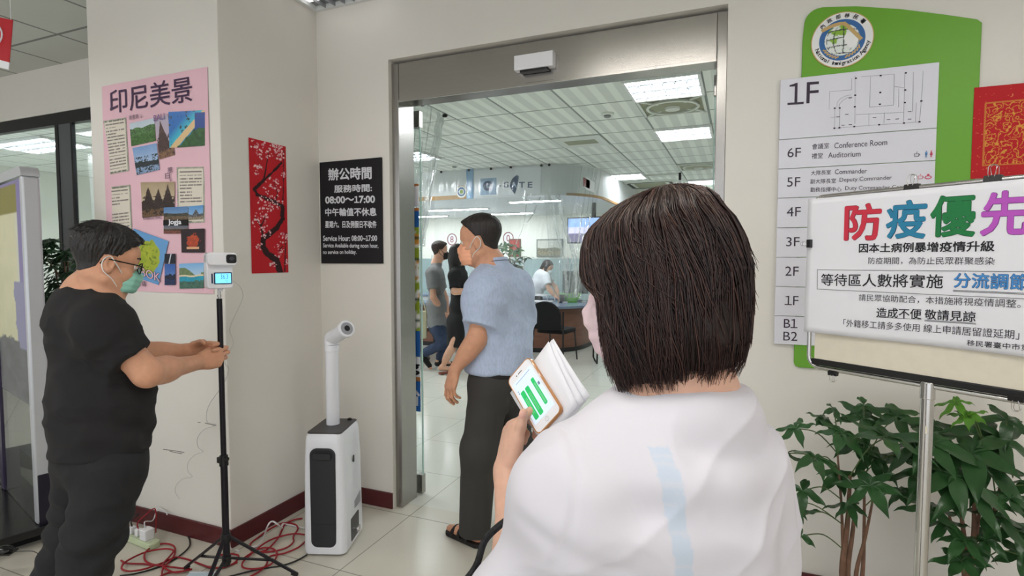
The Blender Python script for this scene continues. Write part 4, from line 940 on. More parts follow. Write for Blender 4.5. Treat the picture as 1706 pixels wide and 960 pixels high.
# thermometer
tb = dep(365, 451, 2.38); nrm = -ray(365, 451); nrm[2] = 0; nrm /= np.linalg.norm(nrm)
na_ = math.atan2(nrm[1], nrm[0]) + 0.30
TM = Matrix.Translation(Vector(tb)) @ Matrix.Rotation(na_ + PI / 2, 4, 'Z')      # local: x right, -y towards viewer, z up
th = root('infrared_thermometer', TM.translation - Vector((0, 0, 0.085)), na_ + PI / 2, label='white infrared thermometer with lit screen on top of the tripod', cat='thermometer')
M_th = mat('thermo_white', srgb(236, 236, 242), 0.35)
TF = TM @ Matrix.Rotation(PI / 2, 4, 'X')          # prism z -> local -y
b_ = MB().prism(rrect(-0.052, -0.078, 0.052, 0.078, 0.014), -0.03, 0.014, TF)
build('body', b_, M_th, th, bevel=0.004)
build('sensor_head', MB().prism(rrect(-0.052, 0.022, 0.064, 0.078, 0.014), -0.028, 0.036, TF), M_th, th, bevel=0.005)
sw = build('sensor_window', MB().prism(rrect(0.018, 0.032, 0.060, 0.070, 0.010), 0.034, 0.040, TF), M_black, th, bevel=0.002)
build('lens', MB().cone(TF @ Vector((0.04, 0.052, 0.039)), TF @ Vector((0.04, 0.052, 0.0425)), 0.010, 0.009, 20), mat('lens_grey', srgb(70, 72, 80), 0.15), sw)
sc_ = build('screen_bezel', MB().prism(rrect(-0.026, -0.058, 0.046, -0.008, 0.003), 0.013, 0.017, TF), mat('bezel_navy', srgb(34, 56, 92), 0.3), th)
build('screen', MB().prism(rrect(-0.021, -0.054, 0.042, -0.012, 0.001), 0.016, 0.0175, TF), mat('screen_cyan', srgb(120, 210, 240), 0.3, emit=srgb(110, 205, 240), es=0.75), sc_)
TPl = Plane(TF @ Vector((0, 0, 0.0176)), (TF.to_3x3() @ Vector((1, 0, 0))))
t = MB(); text_mb(t, TPl, '36.3', 0.0, -0.036, 0.030, -0.016, off=0.0004); text_mb(t, TPl, '°C', 0.018, -0.050, 0.030, -0.041, off=0.0004)
build('digits', t, mat('lcd_digit', srgb(60, 120, 170), 0.5), sc_, smooth=False)
build('side_button', MB().prism(rrect(-0.036, -0.054, -0.030, -0.012, 0.002), 0.013, 0.016, TF), mat('bezel_navy', (0, 0, 0)), th)
build('mount', MB().cone(TM @ Vector((0.004, 0.008, -0.092)), TM @ Vector((0.004, 0.008, -0.076)), 0.010, 0.012, 14), M_th, th)

# ------------------------------------------------------------------ cables and power strip
def cable(name, pts, r, m_, label, n=7, group=None):
    o = build(name, MB().tube(smooth_path(pts, n), r, 7), m_, None, label=label, cat='cable', group=group); return o
Kx = lambda x, y: (x / 3.2, 660 + y / 3.2)
Kz = lambda x, y: (200 + x / 5.331, 860 + y / 5.331)
fl = lambda pts, z=0.006, f=Kz: [onz(*f(x, y), z + 0.002 * math.sin(i * 1.7)) for i, (x, y) in enumerate(pts)]
M_red = mat('red_cord', srgb(150, 22, 36), 0.4); M_blk = mat('black_cord', srgb(28, 26, 28), 0.5); M_wc = mat('white_cord', srgb(220, 218, 222), 0.4)
cable('extension_cord', fl([(10, 395), (60, 420), (200, 425), (330, 432), (480, 370), (560, 375), (640, 398), (720, 430), (830, 462), (960, 440), (1040, 412)]), 0.0045, M_red, 'red cord running along the floor left to right behind the tripod')
cable('extension_cord', fl([(620, 470), (500, 458), (400, 445), (290, 430), (225, 395), (222, 330), (290, 270), (390, 245), (470, 262), (490, 310), (470, 370), (400, 440), (375, 490), (372, 540)], 0.011), 0.0045, M_red, 'red cord in a tall upright loop left of the tripod')
cable('extension_cord', fl([(600, 480), (480, 500), (380, 440), (440, 360), (475, 310), (420, 292), (320, 300), (200, 330), (60, 400), (15, 450), (30, 480), (100, 490), (220, 470), (300, 440)], 0.016), 0.0045, M_red, 'red cord in a wide flat loop nearest the man in black')
cable('extension_cord', fl([(640, 472), (560, 490), (430, 505), (360, 535), (330, 560)], 0.008), 0.0045, M_red, 'short red cord run at the bottom edge left of the tripod')
cable('extension_cord', fl([(1620, 20), (1540, 35), (1470, 70), (1440, 120), (1400, 200), (1300, 300), (1200, 320), (1155, 290), (1165, 240), (1240, 180), (1340, 110), (1450, 62), (1540, 70), (1580, 110), (1540, 180), (1540, 230), (1480, 280), (1380, 310), (1240, 325)], 0.008), 0.0045, M_red, 'red cord coil reaching up to the machine\'s side by the wall')
cable('extension_cord', fl([(1640, 165), (1540, 158), (1430, 180), (1330, 215), (1230, 280), (1130, 370), (1085, 420), (1100, 460), (1200, 470), (1320, 440), (1380, 380), (1390, 320), (1340, 285), (1260, 285), (1180, 320), (1090, 380)], 0.014), 0.0045, M_red, 'red cord coil passing under the right tripod leg')
cable('extension_cord', fl([(1640, 230), (1580, 280), (1460, 330), (1330, 360), (1300, 430), (1240, 490), (1160, 535), (1080, 570)], 0.007), 0.0045, M_red, 'red cord from the machine to the bottom edge right of the tripod')
cable('extension_cord', fl([(870, 350), (960, 335), (1040, 345), (1050, 370), (1010, 420), (900, 460), (780, 450)], 0.006), 0.0045, M_red, 'small red cord loop behind the tripod\'s centre')
cable('power_cable', fl([(0, 530), (120, 515), (260, 480), (400, 430), (520, 360), (610, 280), (620, 220), (590, 160), (520, 110), (440, 85)], 0.006), 0.004, M_blk, 'black cable curving from the baseboard to the lower left')
cable('power_cable', fl([(1660, 345), (1560, 400), (1440, 440), (1320, 460), (1200, 480), (1000, 530), (880, 560)], 0.005), 0.004, M_blk, 'black cable from under the machine past the tripod leg')
cable('power_cable', [onz(*Kz(1160, 275), 0.006), onz(*Kz(1220, 265), 0.006), onz(*Kz(1270, 200), 0.008), dep(*Kz(1310, 90), 2.72), dep(*Kz(1350, 48), 2.74), dep(*Kz(1400, 75), 2.76), onz(*Kz(1440, 105), 0.01), onz(*Kz(1445, 70), 0.01), onz(*Kz(1530, 85), 0.006), onz(*Kz(1640, 110), 0.01)], 0.004, M_wc, 'white cable arching up between tripod and machine')
cable('power_cable', [onz(*Kz(960, 300), 0.006), dep(*Kz(968, 242), 2.55), onz(*Kz(985, 290), 0.006), onz(*Kz(1060, 310), 0.006)], 0.004, M_wc, 'short white cable end hooked behind the tripod')
ps = root('power_strip', onz(236, 904), 0.0, label='pale green power strip on the floor against the pillar baseboard', cat='power strip')
pa = onz(*Kz(105, 205), 0.0); pb = onz(*Kz(270, 270), 0.0); pdv = pb - pa; pang = math.atan2(pdv[1], pdv[0]); PSM = lm((pa + pb) / 2, pang)
build('housing', MB().prism(rrect(-0.13, -0.03, 0.13, 0.03, 0.02), 0.0, 0.032, PSM), mat('pale_green_plastic', srgb(196, 208, 172), 0.4), ps, bevel=0.006)
for k in range(4): build('socket', MB().box((-0.105 + k * 0.055, -0.016, 0.0315), (-0.068 + k * 0.055, 0.016, 0.0335), PSM), mat('socket_white', srgb(214, 218, 200), 0.4), ps)
adp = root('charger_plug', PSM @ Vector((0.055, 0, 0.034)), pang, label='white cube charger standing in the power strip', cat='charger')
build('housing', MB().prism(rrect(-0.026, -0.024, 0.026, 0.024, 0.006), 0.034, 0.088, PSM @ Matrix.Translation((0.055, 0, 0))), M_white, adp, bevel=0.003)
build('cord', MB().tube(smooth_path([PSM @ Vector((0.045, 0, 0.086)), PSM @ Vector((0.04, 0.0, 0.12)), ony(*Kz(290, 40), 1.93), ony(*Kz(322, -40), 1.95), ony(*Kz(340, -70), 1.965), ony(*Kz(400, -40), 1.97), ony(*Kz(420, -10), 1.97)], 6), 0.003, 7), M_wc, adp)
for k, (xo, m_, l) in enumerate([(-0.02, M_white, 'small white plug next to the cube charger'), (-0.075, M_white, 'small white plug at the far left of the power strip')]):
    o = root('power_plug', PSM @ Vector((xo, 0, 0.034)), pang, label=l, cat='plug')
    build('housing', MB().prism(rrect(-0.013, -0.014, 0.013, 0.014, 0.004), 0.034, 0.07, PSM @ Matrix.Translation((xo, 0, 0))), m_, o, bevel=0.003)
    c_ = M_red if k == 0 else M_blk
    build('cord', MB().tube(smooth_path([PSM @ Vector((xo, 0, 0.07)), PSM @ Vector((xo - 0.005, 0.0, 0.10)), PSM @ Vector((xo + 0.01, 0.03, 0.13)), PSM @ Vector((xo + 0.05, 0.06, 0.16)) if k == 0 else PSM @ Vector((xo - 0.08, -0.01, 0.08)), PSM @ Vector((xo + 0.02, 0.075, 0.02)) if k == 0 else PSM @ Vector((xo - 0.14, -0.03, 0.004))], 6), 0.003, 7), c_, o)
tw = [TM @ Vector((0.054, 0.0, -0.045)), dep(400, 478, 2.45), dep(405, 492, 2.5), dep(400, 508, 2.55), dep(386, 538, 2.58), dep(383, 552, 2.56), dep(389, 570, 2.54), dep(384, 582, 2.54), dep(376, 592, 2.52), dep(375, 606, 2.5), dep(381, 616, 2.52), dep(372, 640, 2.58)]
tw += [ony(x, y, 1.962) for x, y in [(350, 672), (344, 690), (346, 704), (360, 708), (340, 716), (329, 730), (330, 745), (338, 753), (325, 758), (314, 770), (313, 785), (320, 795), (305, 798), (294, 808), (292, 820), (299, 832)]]
cable('sensor_cable', tw, 0.0013, mat('thin_grey_wire', srgb(186, 184, 182), 0.5), 'thin pale wire dangling from the thermometer down the pillar', 5)
pk = root('face_mask_packet', onz(333, 962, 0.002), 0.4, label='pale blue white packet on the floor at the bottom edge under the tripod', cat='packet')
build('pouch', MB().prism(rrect(-0.07, -0.05, 0.07, 0.05, 0.01), 0, 0.012, lm(onz(333, 966, 0.001), 0.4)), mat('pale_blue_pouch', srgb(196, 214, 228), 0.5), pk, bevel=0.005)
build('seal', MB().box((-0.07, 0.036, 0.0115), (0.07, 0.044, 0.0125), lm(onz(333, 966, 0.001), 0.4)), M_paper, pk)

# ------------------------------------------------------------------ display stand at the far left
KO = np.array([*onz(63, 907)[:2], 0.0]); KU = np.array([math.sin(math.radians(74.8)), -math.cos(math.radians(74.8)), 0])   # along the panel, to the right
KN = np.array([-KU[1] * -1, -KU[0], 0]); KN = np.array([KU[1], -KU[0], 0])                                      # towards the viewer
ks = root('display_stand', KO - KU * 0.4, math.atan2(KU[1], KU[0]), label='tall aluminium framed display stand with poster on a black platform at far left', cat='display stand')
KP = Plane(KO, KU); kh = 1.945
def kbox(u0, u1, n0, n1, z0, z1):
    return MB().add([KO + KU * u + KN * nn + np.array([0, 0, z]) for z in (z0, z1) for u, nn in ((u0, n0), (u1, n0), (u1, n1), (u0, n1))], [(0, 3, 2, 1), (4, 5, 6, 7), (0, 1, 5, 4), (1, 2, 6, 5), (2, 3, 7, 6), (3, 0, 4, 7)])
M_kf = mat('stand_silver', srgb(196, 199, 205), 0.35, 0.35)
KF = Matrix(((KU[0], 0, KN[0], KO[0]), (KU[1], 0, KN[1], KO[1]), (0, 1, 0, 0), (0, 0, 0, 1)))
o_out = rrect(-1.6, 0.10, 0.0, kh, 0.06, 8, '1100')
post = MB()
build('post', kbox(-0.05, 0.0, -0.075, 0.0, 0.10, kh - 0.05), M_kf, ks, bevel=0.012)
build('post', kbox(-0.79, -0.72, -0.075, 0.004, 0.10, kh - 0.03), mat('stand_purple', srgb(58, 48, 76), 0.4), ks, label='dark purple inner post')
arcp = [(-0.05 + 0.05 * math.sin(a * PI / 16), kh - 0.05 + 0.05 * math.cos(a * PI / 16)) for a in range(9)]
build('top_rail', MB().prism([(-1.6, kh), (-0.05, kh)] + arcp[1:] + [(-0.05, kh - 0.05), (-1.6, kh - 0.05)], -0.075, 0.0, KF), M_kf, ks)
build('post_foot', kbox(-0.045, 0.002, -0.066, -0.01, 0.09, 0.36), mat('foot_ink', srgb(26, 22, 40), 0.35), ks, bevel=0.004, label='black inset at the post foot')
build('glass', kbox(-0.72, -0.05, -0.012, -0.004, 0.10, 0.72), M_glass, ks, smooth=False)
build('glass', kbox(-1.6, -0.79, -0.012, -0.004, 0.10, 0.72), M_glass, ks, smooth=False)
def kposter(S, T):
    n = fbm(S * 5, T * 14, 4); C = lerp(srgb(214, 210, 176), srgb(196, 196, 160), n)
    C = np.where((T > 0.86)[:, None], np.array(srgb(128, 122, 44)), C)
    C = np.where(((S > 0.78) & (T > 0.3) & (T < 0.86))[:, None], np.array(srgb(206, 206, 190)), C)
    C = np.where(((S > 0.86) | (T > 0.985))[:, None], np.array(srgb(126, 116, 168)), C)
    C = np.where(((T < 0.55) & (S > 0.55 + 0.25 * n) & (S < 0.95) & (T > 0.22))[:, None], np.array(srgb(134, 134, 170)), C)
    C = np.where((T < 0.2 + 0.12 * n)[:, None], np.array(srgb(92, 94, 100)) * (0.4 + 1.1 * fbm(S * 6, T * 30, 9))[:, None], C)
    return C
painted('poster_print', KP, [(-0.70, 0.72), (-0.06, 0.72), (-0.06, kh - 0.06), (-0.70, kh - 0.06)], kposter, 40, 110, -0.006, ks, label='cream and olive poster print')
painted('poster_print', KP, [(-1.58, 0.72), (-0.80, 0.72), (-0.80, kh - 0.06), (-1.58, kh - 0.06)], lambda S, T: np.where((T > 0.85)[:, None], np.array(srgb(70, 52, 104)), lerp(srgb(30, 26, 34), srgb(60, 40, 44), fbm(S * 4, T * 8, 2))), 30, 60, -0.006, ks, label='dark purple poster print')
t = MB(); text_mb(t, KP, 'Ce', -0.95, 1.72, -0.83, 1.80, off=-0.004); build('lettering', t, M_paper, ks, smooth=False, label='white Ce lettering')
build('lower_panel', kbox(-0.72, -0.05, -0.06, -0.055, 0.36, 0.72), mat('mirror_grey', srgb(120, 122, 124), 0.12, 0.6), ks, smooth=False, label='glossy grey lower panel')
build('platform', kbox(-1.7, 0.03, -0.12, 0.62, 0.055, 0.095), mat('gloss_black', srgb(26, 26, 28), 0.18), ks, bevel=0.004)
build('plinth', kbox(-1.62, -0.05, -0.08, 0.52, 0.0, 0.055), M_blackm, ks, smooth=False)
dv_ = root('mouse', onz(5, 918, 0.095), 0.3, label='small black rounded mouse lying on the black platform at far left', cat='mouse')
mc = onz(4, 922, 0.095)
build('shell', MB().ell((0, 0, 0.014), (0.055, 0.032, 0.02), lm(mc, 0.5)).box((-0.05, -0.028, 0.0), (0.05, 0.028, 0.008), lm(mc, 0.5)), mat('mouse_black', srgb(14, 14, 15), 0.15), dv_)
build('cord', MB().tube(smooth_path([mc + np.array([0.05, 0.02, 0.008]), mc + np.array([0.12, 0.06, 0.004]), mc + np.array([0.2, 0.05, 0.004])], 6), 0.002, 6), M_black, dv_)

# ------------------------------------------------------------------ planter cabinet behind it
pl_ = root('planter_box', (-4.3, 2.4, 0), label='dark maroon wooden planter box under the window behind the man in black', cat='planter')
build('cabinet', MB().box((-5.3, 2.22, 0), (-3.45, 2.56, 1.06)), mat('dark_maroon_wood', srgb(52, 24, 26), 0.35, noise=0.3, nscale=5, stretch=(1, 1, 8)), pl_, bevel=0.004)
build('top_frame', MB().box((-5.32, 2.20, 1.06), (-3.43, 2.25, 1.115)).box((-5.32, 2.53, 1.06), (-3.43, 2.58, 1.115)).box((-5.32, 2.25, 1.06), (-5.27, 2.53, 1.115)).box((-3.48, 2.25, 1.06), (-3.43, 2.53, 1.115)), mat('dark_grey_rail', srgb(46, 42, 44), 0.4), pl_, smooth=False)
build('soil', MB().box((-5.28, 2.24, 1.06), (-3.47, 2.54, 1.085)), mat('soil', srgb(40, 30, 24), 0.9, noise=0.4, nscale=30), pl_, smooth=False)
build('skirt', MB().box((-5.3, 2.21, 0), (-3.45, 2.222, 0.72)), M_blackm, pl_, smooth=False)

# ------------------------------------------------------------------ plants
M_leaf = mat('leaf_green', srgb(46, 82, 44), 0.30, noise=0.3, nscale=7); M_leaf2 = mat('leaf_bright', srgb(92, 148, 44), 0.35, noise=0.2, nscale=9)
M_leafd = mat('leaf_dark', srgb(38, 66, 40), 0.4, noise=0.3, nscale=9); M_stem = mat('stem_brown', srgb(112, 82, 64), 0.7, noise=0.25, nscale=30); M_stemg = mat('stem_green', srgb(84, 104, 58), 0.6)
def leaflet(mb, base, d, nrm_, L, wd, droop, fold=0.18):
    d = Vector(d).normalized(); n_ = Vector(nrm_); n_ = (n_ - d * n_.dot(d)).normalized(); s_ = d.cross(n_); vs = []; K = 8
    for i in range(K + 1):
        t = i / K; w_ = wd * (math.sin(PI * min(1, t ** 0.8)) ** 0.85 if 0 < t < 1 else 0.02) * (1 - 0.25 * t)
        c = Vector(base) + d * (L * t * (1 - 0.12 * droop * t)) + Vector((0, 0, -1)) * (droop * L * 0.55 * t * t)
        for q in (-1, -0.5, 0, 0.5, 1): vs.append(c + s_ * (w_ * q) + n_ * (fold * w_ * abs(q)) + n_ * (0.006 * math.sin(t * 9) * abs(q)))
    fs = [(i * 5 + k, i * 5 + k + 1, i * 5 + k + 6, i * 5 + k + 5) for i in range(K) for k in range(4)]
    mb.add(vs, fs)
def palm_leaf(mb, hub, nrm_, L, n_l, rnd, droop=0.6, w=0.19, start=None, spread=2 * PI):
    n_ = Vector(nrm_).normalized(); u = n_.orthogonal().normalized(); v = n_.cross(u); a0 = rnd.random() * 6.28 if start is None else start
    for k in range(n_l):
        a_ = a0 + spread * k / n_l + rnd.uniform(-.15, .15)
        leaflet(mb, hub, u * math.cos(a_) + v * math.sin(a_) + n_ * 0.12, n_, L * rnd.uniform(0.75, 1.1), L * w * rnd.uniform(0.85, 1.15), droop * rnd.uniform(0.6, 1.3))
def pachira(name, label, base, hubs, stems, pot_r=0.11, pot_h=0.19, seed=1, group=None, pot=True, leafm=None, wall=None):
    rnd = random.Random(seed)
    r = root(name, base, label=label, cat='plant', group=group)
    if pot:
        Mp = Matrix.Translation(Vector(base))
        pt = build('pot', MB().lathe([(pot_r * 0.72, 0), (pot_r * 0.98, pot_h * 0.9), (pot_r * 1.05, pot_h), (pot_r * 0.95, pot_h), (pot_r * 0.9, pot_h * 0.9)], Mp, 32), mat('brown_pot', srgb(96, 62, 46), 0.5), r)
        build('soil', MB().lathe([(pot_r * 0.9, pot_h * 0.86), (pot_r * 0.88, pot_h * 0.9), (0.001, pot_h * 0.92)], Mp, 24), mat('soil', (0, 0, 0)), pt)
    tops = []
    for pts, r0, r1 in stems:
        sp = smooth_path(pts, 5); k = len(sp); tops.append(sp)
        build('stem', MB().tube(sp, [r0 + (r1 - r0) * i / (k - 1) for i in range(k)], 8), M_stem, r)
    allp = [p for sp in tops for p in sp[len(sp) // 3:]]
    lf = MB(); lb = MB(); pe_ = MB()
    for hub, L, n_l, nrm_, br in hubs:
        hub = np.array(hub)
        near = min(allp, key=lambda p: np.linalg.norm(np.array(p) - hub + np.array([0, 0, L * 0.7])))
        mid = (np.array(near) + hub) / 2 + np.array([0, 0, 0.03])
        pe_.tube(smooth_path([near, mid, hub], 5), 0.0022, 5)
        palm_leaf(lb if br else lf, hub, nrm_, L, n_l, rnd, droop=rnd.uniform(0.45, 0.95))
    def clampw(mb):
        if wall is not None: mb.v = [(x, min(y, wall), z) for x, y, z in mb.v]
        return mb
    build('petioles', clampw(pe_), M_stemg, r)
    build('foliage', clampw(lf), leafm or M_leaf, r, recalc=False, ang=180)
    if lb.v: build('young_leaves', clampw(lb), M_leaf2, r, recalc=False, ang=180, label='bright young leaves')
    return r
E2 = lambda x, y: (1260 + x / 2.4, 560 + y / 2.4)
rnd = random.Random(3)
def hubs_from(lst, seed):
    rn = random.Random(seed); out = []
    for x, y, t, L, n_l, br in lst:
        n_ = np.array([rn.uniform(-.5, .5), rn.uniform(-.8, -.1), 1.0]); out.append((dep(*E2(x, y), t), L, n_l, n_, br))
    return out
b1 = dep(*E2(370, 950), 2.0); base1 = (b1[0] + 0.02, b1[1], 0)
H1 = [(340, 390, 1.98, .125, 6, 0), (520, 405, 1.93, .15, 6, 0), (235, 490, 1.92, .125, 6, 0), (160, 370, 2.0, .09, 5, 0), (310, 300, 2.06, .07, 4, 0), (430, 330, 2.08, .13, 6, 0), (430, 275, 2.1, .08, 3, 0), (560, 320, 2.06, .13, 6, 0), (455, 600, 1.93, .12, 6, 0), (370, 680, 1.98, .085, 6, 0), (330, 560, 2.05, .10, 6, 0), (470, 490, 2.06, .11, 6, 0), (185, 620, 1.9, .10, 4, 0), (175, 720, 1.9, .10, 3, 0), (180, 800, 1.92, .07, 3, 0), (270, 340, 2.08, .10, 5, 0), (600, 480, 2.05, .12, 6, 0), (400, 440, 2.08, .12, 6, 0), (580, 620, 2.05, .10, 6, 0), (90, 470, 2.02, .11, 5, 0), (110, 660, 2.02, .11, 5, 0)]
st1 = []
for (x0, x1, y1, t1, r_) in [(345, 375, 560, 2.02, .011), (365, 400, 600, 2.04, .009), (400, 465, 660, 1.98, .007), (425, 430, 520, 2.06, .007), (350, 325, 470, 2.04, .006)]:
    p0 = np.array(dep(*E2(x0, 945), 2.0)); pb = np.array([base1[0] + (p0[0] - base1[0]) * 0.4, base1[1] + (p0[1] - base1[1]) * 0.4, 0.17]); p1 = dep(*E2(x1, y1), t1)
    st1.append(([pb, p0, (p0 + p1) / 2 + np.array([0.004, 0.004, 0]), p1], r_ * 1.3, r_ * 0.5))
pachira('potted_money_tree', 'leafy green potted tree with thin brown stems against the wall, left of the post', base1, hubs_from(H1, 5), st1, seed=11, wall=2.655)
b2 = dep(*E2(850, 960), 1.86); base2 = (b2[0] + 0.03, b2[1] + 0.05, 0)
H2 = [(700, 430, 1.9, .17, 6, 0), (850, 320, 1.86, .085, 6, 1), (800, 270, 1.9, .075, 5, 1), (980, 420, 1.88, .14, 5, 0), (1010, 650, 1.8, .085, 6, 0), (860, 470, 1.86, .17, 6, 0), (790, 560, 1.84, .17, 6, 0), (860, 620, 1.82, .16, 5, 0), (720, 560, 1.9, .14, 6, 0), (700, 700, 1.88, .12, 6, 0), (830, 820, 1.82, .10, 6, 0), (820, 900, 1.8, .10, 6, 0), (920, 820, 1.84, .10, 5, 0), (950, 720, 1.84, .13, 5, 0), (1050, 780, 1.82, .10, 5, 0), (1060, 880, 1.82, .10, 5, 0), (760, 760, 1.88, .10, 5, 0), (640, 560, 1.95, .12, 5, 0), (900, 390, 1.92, .15, 6, 0), (930, 540, 1.88, .15, 5, 0), (640, 450, 1.97, .12, 5, 0), (700, 360, 1.97, .12, 5, 0), (1000, 340, 1.9, .11, 5, 0), (1090, 600, 1.84, .10, 5, 0)]
st2 = []
for (x0, x1, y1, t1, r_) in [(855, 870, 640, 1.88, .011), (840, 800, 600, 1.9, .009), (880, 1000, 490, 1.86, .008), (860, 910, 440, 1.9, .007), (830, 720, 560, 1.92, .006)]:
    p0 = np.array(dep(*E2(x0, 955), 1.86)); pb = np.array([base2[0] + (p0[0] - base2[0]) * 0.4, base2[1] + (p0[1] - base2[1]) * 0.4, 0.17]); p1 = dep(*E2(x1, y1), t1)
    st2.append(([pb, p0, (p0 + p1) / 2 + np.array([0.006, 0.002, 0]), p1], r_ * 1.3, r_ * 0.5))
pachira('potted_money_tree', 'leafy green potted tree with bright young leaves, right of the steel post', base2, hubs_from(H2, 9), st2, seed=12, wall=2.655)
# row in the planter box
rn = random.Random(21)
for k, (x, lab) in enumerate([(-4.75, 'tall dark green plant in the planter box next to the display stand'), (-4.38, 'dark green plant in the planter box behind the man\'s neck'), (-3.95, 'dark green plant in the planter box hidden behind the man\'s back')]):
    base = (x, 2.39, 1.085); hub = []; stm = []
    top = (1.66, 1.58, 1.45)[k]
    for i in range(26):
        a_ = rn.random() * 6.28; rr_ = 0.22 * math.sqrt(rn.random()); z_ = rn.uniform(1.15, top)
        hub.append(((x + rr_ * math.cos(a_) * 1.1, min(2.55, 2.38 + 0.6 * rr_ * math.sin(a_)), z_), rn.uniform(0.08, 0.12), 6, (rn.uniform(-.5, .5), rn.uniform(-.8, 0), 1), 0))
    for i in range(4): stm.append(([(x + rn.uniform(-.05, .05), 2.39, 1.08), (x + rn.uniform(-.09, .09), 2.38, 1.25), (x + rn.uniform(-.15, .15), 2.38 + rn.uniform(-.06, .06), top - 0.12)], 0.009, 0.004))
    pachira('leafy_plant', lab, base, hub, stm, seed=30 + k, group='plants in the planter box', pot=False, leafm=M_leafd, wall=2.66)
# ------------------------------------------------------------------ office ceiling fittings
def tile_c(kx, ky): return GX(kx) + 0.3, GY(ky) + 0.3
M_duct = mat('diffuser_olive', srgb(150, 154, 130), 0.6); M_ductw = mat('diffuser_white', srgb(214, 220, 212), 0.4)
for kx, ky, lab in [(2, 0, 'square ceiling diffuser with round fan nearest the doorway header'), (2, 6, 'farther square ceiling diffuser with round fan')]:
    cx, cy = tile_c(kx, ky); r = root('ceiling_diffuser', (cx, cy, ZB), label=lab, cat='ceiling vent', group='square diffusers with round fans')
    build('pan', MB().box((cx - .29, cy - .29, ZB - 0.006), (cx + .29, cy + .29, ZB - 0.001)), M_duct, r, smooth=False)
    f = MB()
    for s_ in (-1, 1):
        f.box((cx - .29, cy + s_ * .28 - .012, ZB - .02), (cx + .29, cy + s_ * .28 + .012, ZB - .004)); f.box((cx + s_ * .28 - .012, cy - .29, ZB - .02), (cx + s_ * .28 + .012, cy + .29, ZB - .004))
        bar(f, (cx - .28, cy - s_ * .28, ZB - .014), (cx + .28, cy + s_ * .28, ZB - .014), .022, .012)
    build('frame', f, M_ductw, r, smooth=False)
    Mc = Matrix.Translation((cx, cy, ZB))
    build('fan_ring', MB().lathe([(.235, -.010), (.24, -.03), (.225, -.036), (.215, -.03), (.215, -.010)], Mc, 40), M_ductw, r)
    build('fan_grille', MB().lathe([(.21, -.014), (.15, -.022), (.09, -.026), (.001, -.026)], Mc, 32), M_duct, r)
    build('fan_hub', MB().lathe([(.07, -.024), (.065, -.045), (.001, -.05)], Mc, 24), M_ductw, r)
cx, cy = tile_c(0, 2)
r = root('ceiling_diffuser', (cx, cy, ZB), label='flat square air vent panel with recessed centre in the office ceiling', cat='ceiling vent')
build('panel', MB().box((cx - .29, cy - .29, ZB - .012), (cx + .29, cy + .29, ZB - .001)), M_ductw, r, bevel=.004)
build('recess', MB().box((cx - .19, cy - .10, ZB - .014), (cx + .19, cy + .12, ZB - .011)), M_duct, r, smooth=False)
cx, cy = -1.55, 10.7
r = root('cassette_air_conditioner', (cx, cy, ZB), label='wide ceiling cassette air conditioner with dark slot near the far office ceiling', cat='air conditioner')
build('panel', MB().prism(rrect(cx - .45, cy - .45, cx + .45, cy + .45, .06), ZB - .03, ZB - .001), M_ductw, r, bevel=.006)
sl = MB()
for s_ in (-1, 1): sl.box((cx - .36, cy + s_ * .38 - .03, ZB - .034), (cx + .36, cy + s_ * .38 + .03, ZB - .029)); sl.box((cx + s_ * .38 - .03, cy - .36, ZB - .034), (cx + s_ * .38 + .03, cy + .36, ZB - .029))
build('air_slot', sl, mat('slot_dark', srgb(56, 62, 60), 0.6), r, smooth=False)
build('grille', MB().box((cx - .28, cy - .28, ZB - .035), (cx + .28, cy + .28, ZB - .029)), M_duct, r, smooth=False)
for x, y, lab in [(1012, 189, 'round smoke detector in the middle of the office ceiling'), (757, 275, 'small round smoke detector above the sign band at left')]:
    p = onz(x, y, ZB); r = root('smoke_detector', p, label=lab, cat='detector', group='smoke detectors')
    Mc = Matrix.Translation((p[0], p[1], ZB))
    build('base', MB().lathe([(.065, -.001), (.065, -.014), (.055, -.02), (.001, -.02)], Mc, 24), M_ductw, r); build('sensor', MB().lathe([(.035, -.02), (.035, -.034), (.022, -.042), (.001, -.042)], Mc, 20), mat('detector_grey', srgb(140, 146, 144), .5), r)
# right sliding leaf edge
gl2 = root('sliding_glass_door', (0.4, yg, 0), label='frameless sliding glass door leaf parked open behind the right jamb', cat='door')
xe2 = ony(1188, 300, yg)[0]
build('pane', MB().box((xe2, yg - .006, .02), (0.85, yg + .006, 2.36)), M_glass, gl2, smooth=False)
build('edge', MB().box((xe2 - .001, yg - .0065, .02), (xe2 + .004, yg + .0065, 2.36)), MATS['glass_edge'], gl2, smooth=False)
build('clamp', MB().box((xe2 - .004, yg - .02, 2.27), (xe2 + .05, yg + .02, 2.37)), M_steel, gl2, bevel=.003)
build('clamp', MB().box((xe2 - .004, yg - .02, .01), (xe2 + .05, yg + .02, .13)), M_steel, gl2, bevel=.003)
for y0, y1, c in [(279, 288, (150, 96, 76)), (329, 338, (150, 86, 92)), (338, 372, (40, 98, 170))]:
    build('sticker_band', MB().box((xe2 + .006, yg - .0078, ony(1188, y1, yg)[2]), (0.8, yg - .0062, ony(1188, y0, yg)[2])), mat('sticker_%d_%d_%d' % c, srgb(*c), 0.4), gl2, smooth=False)

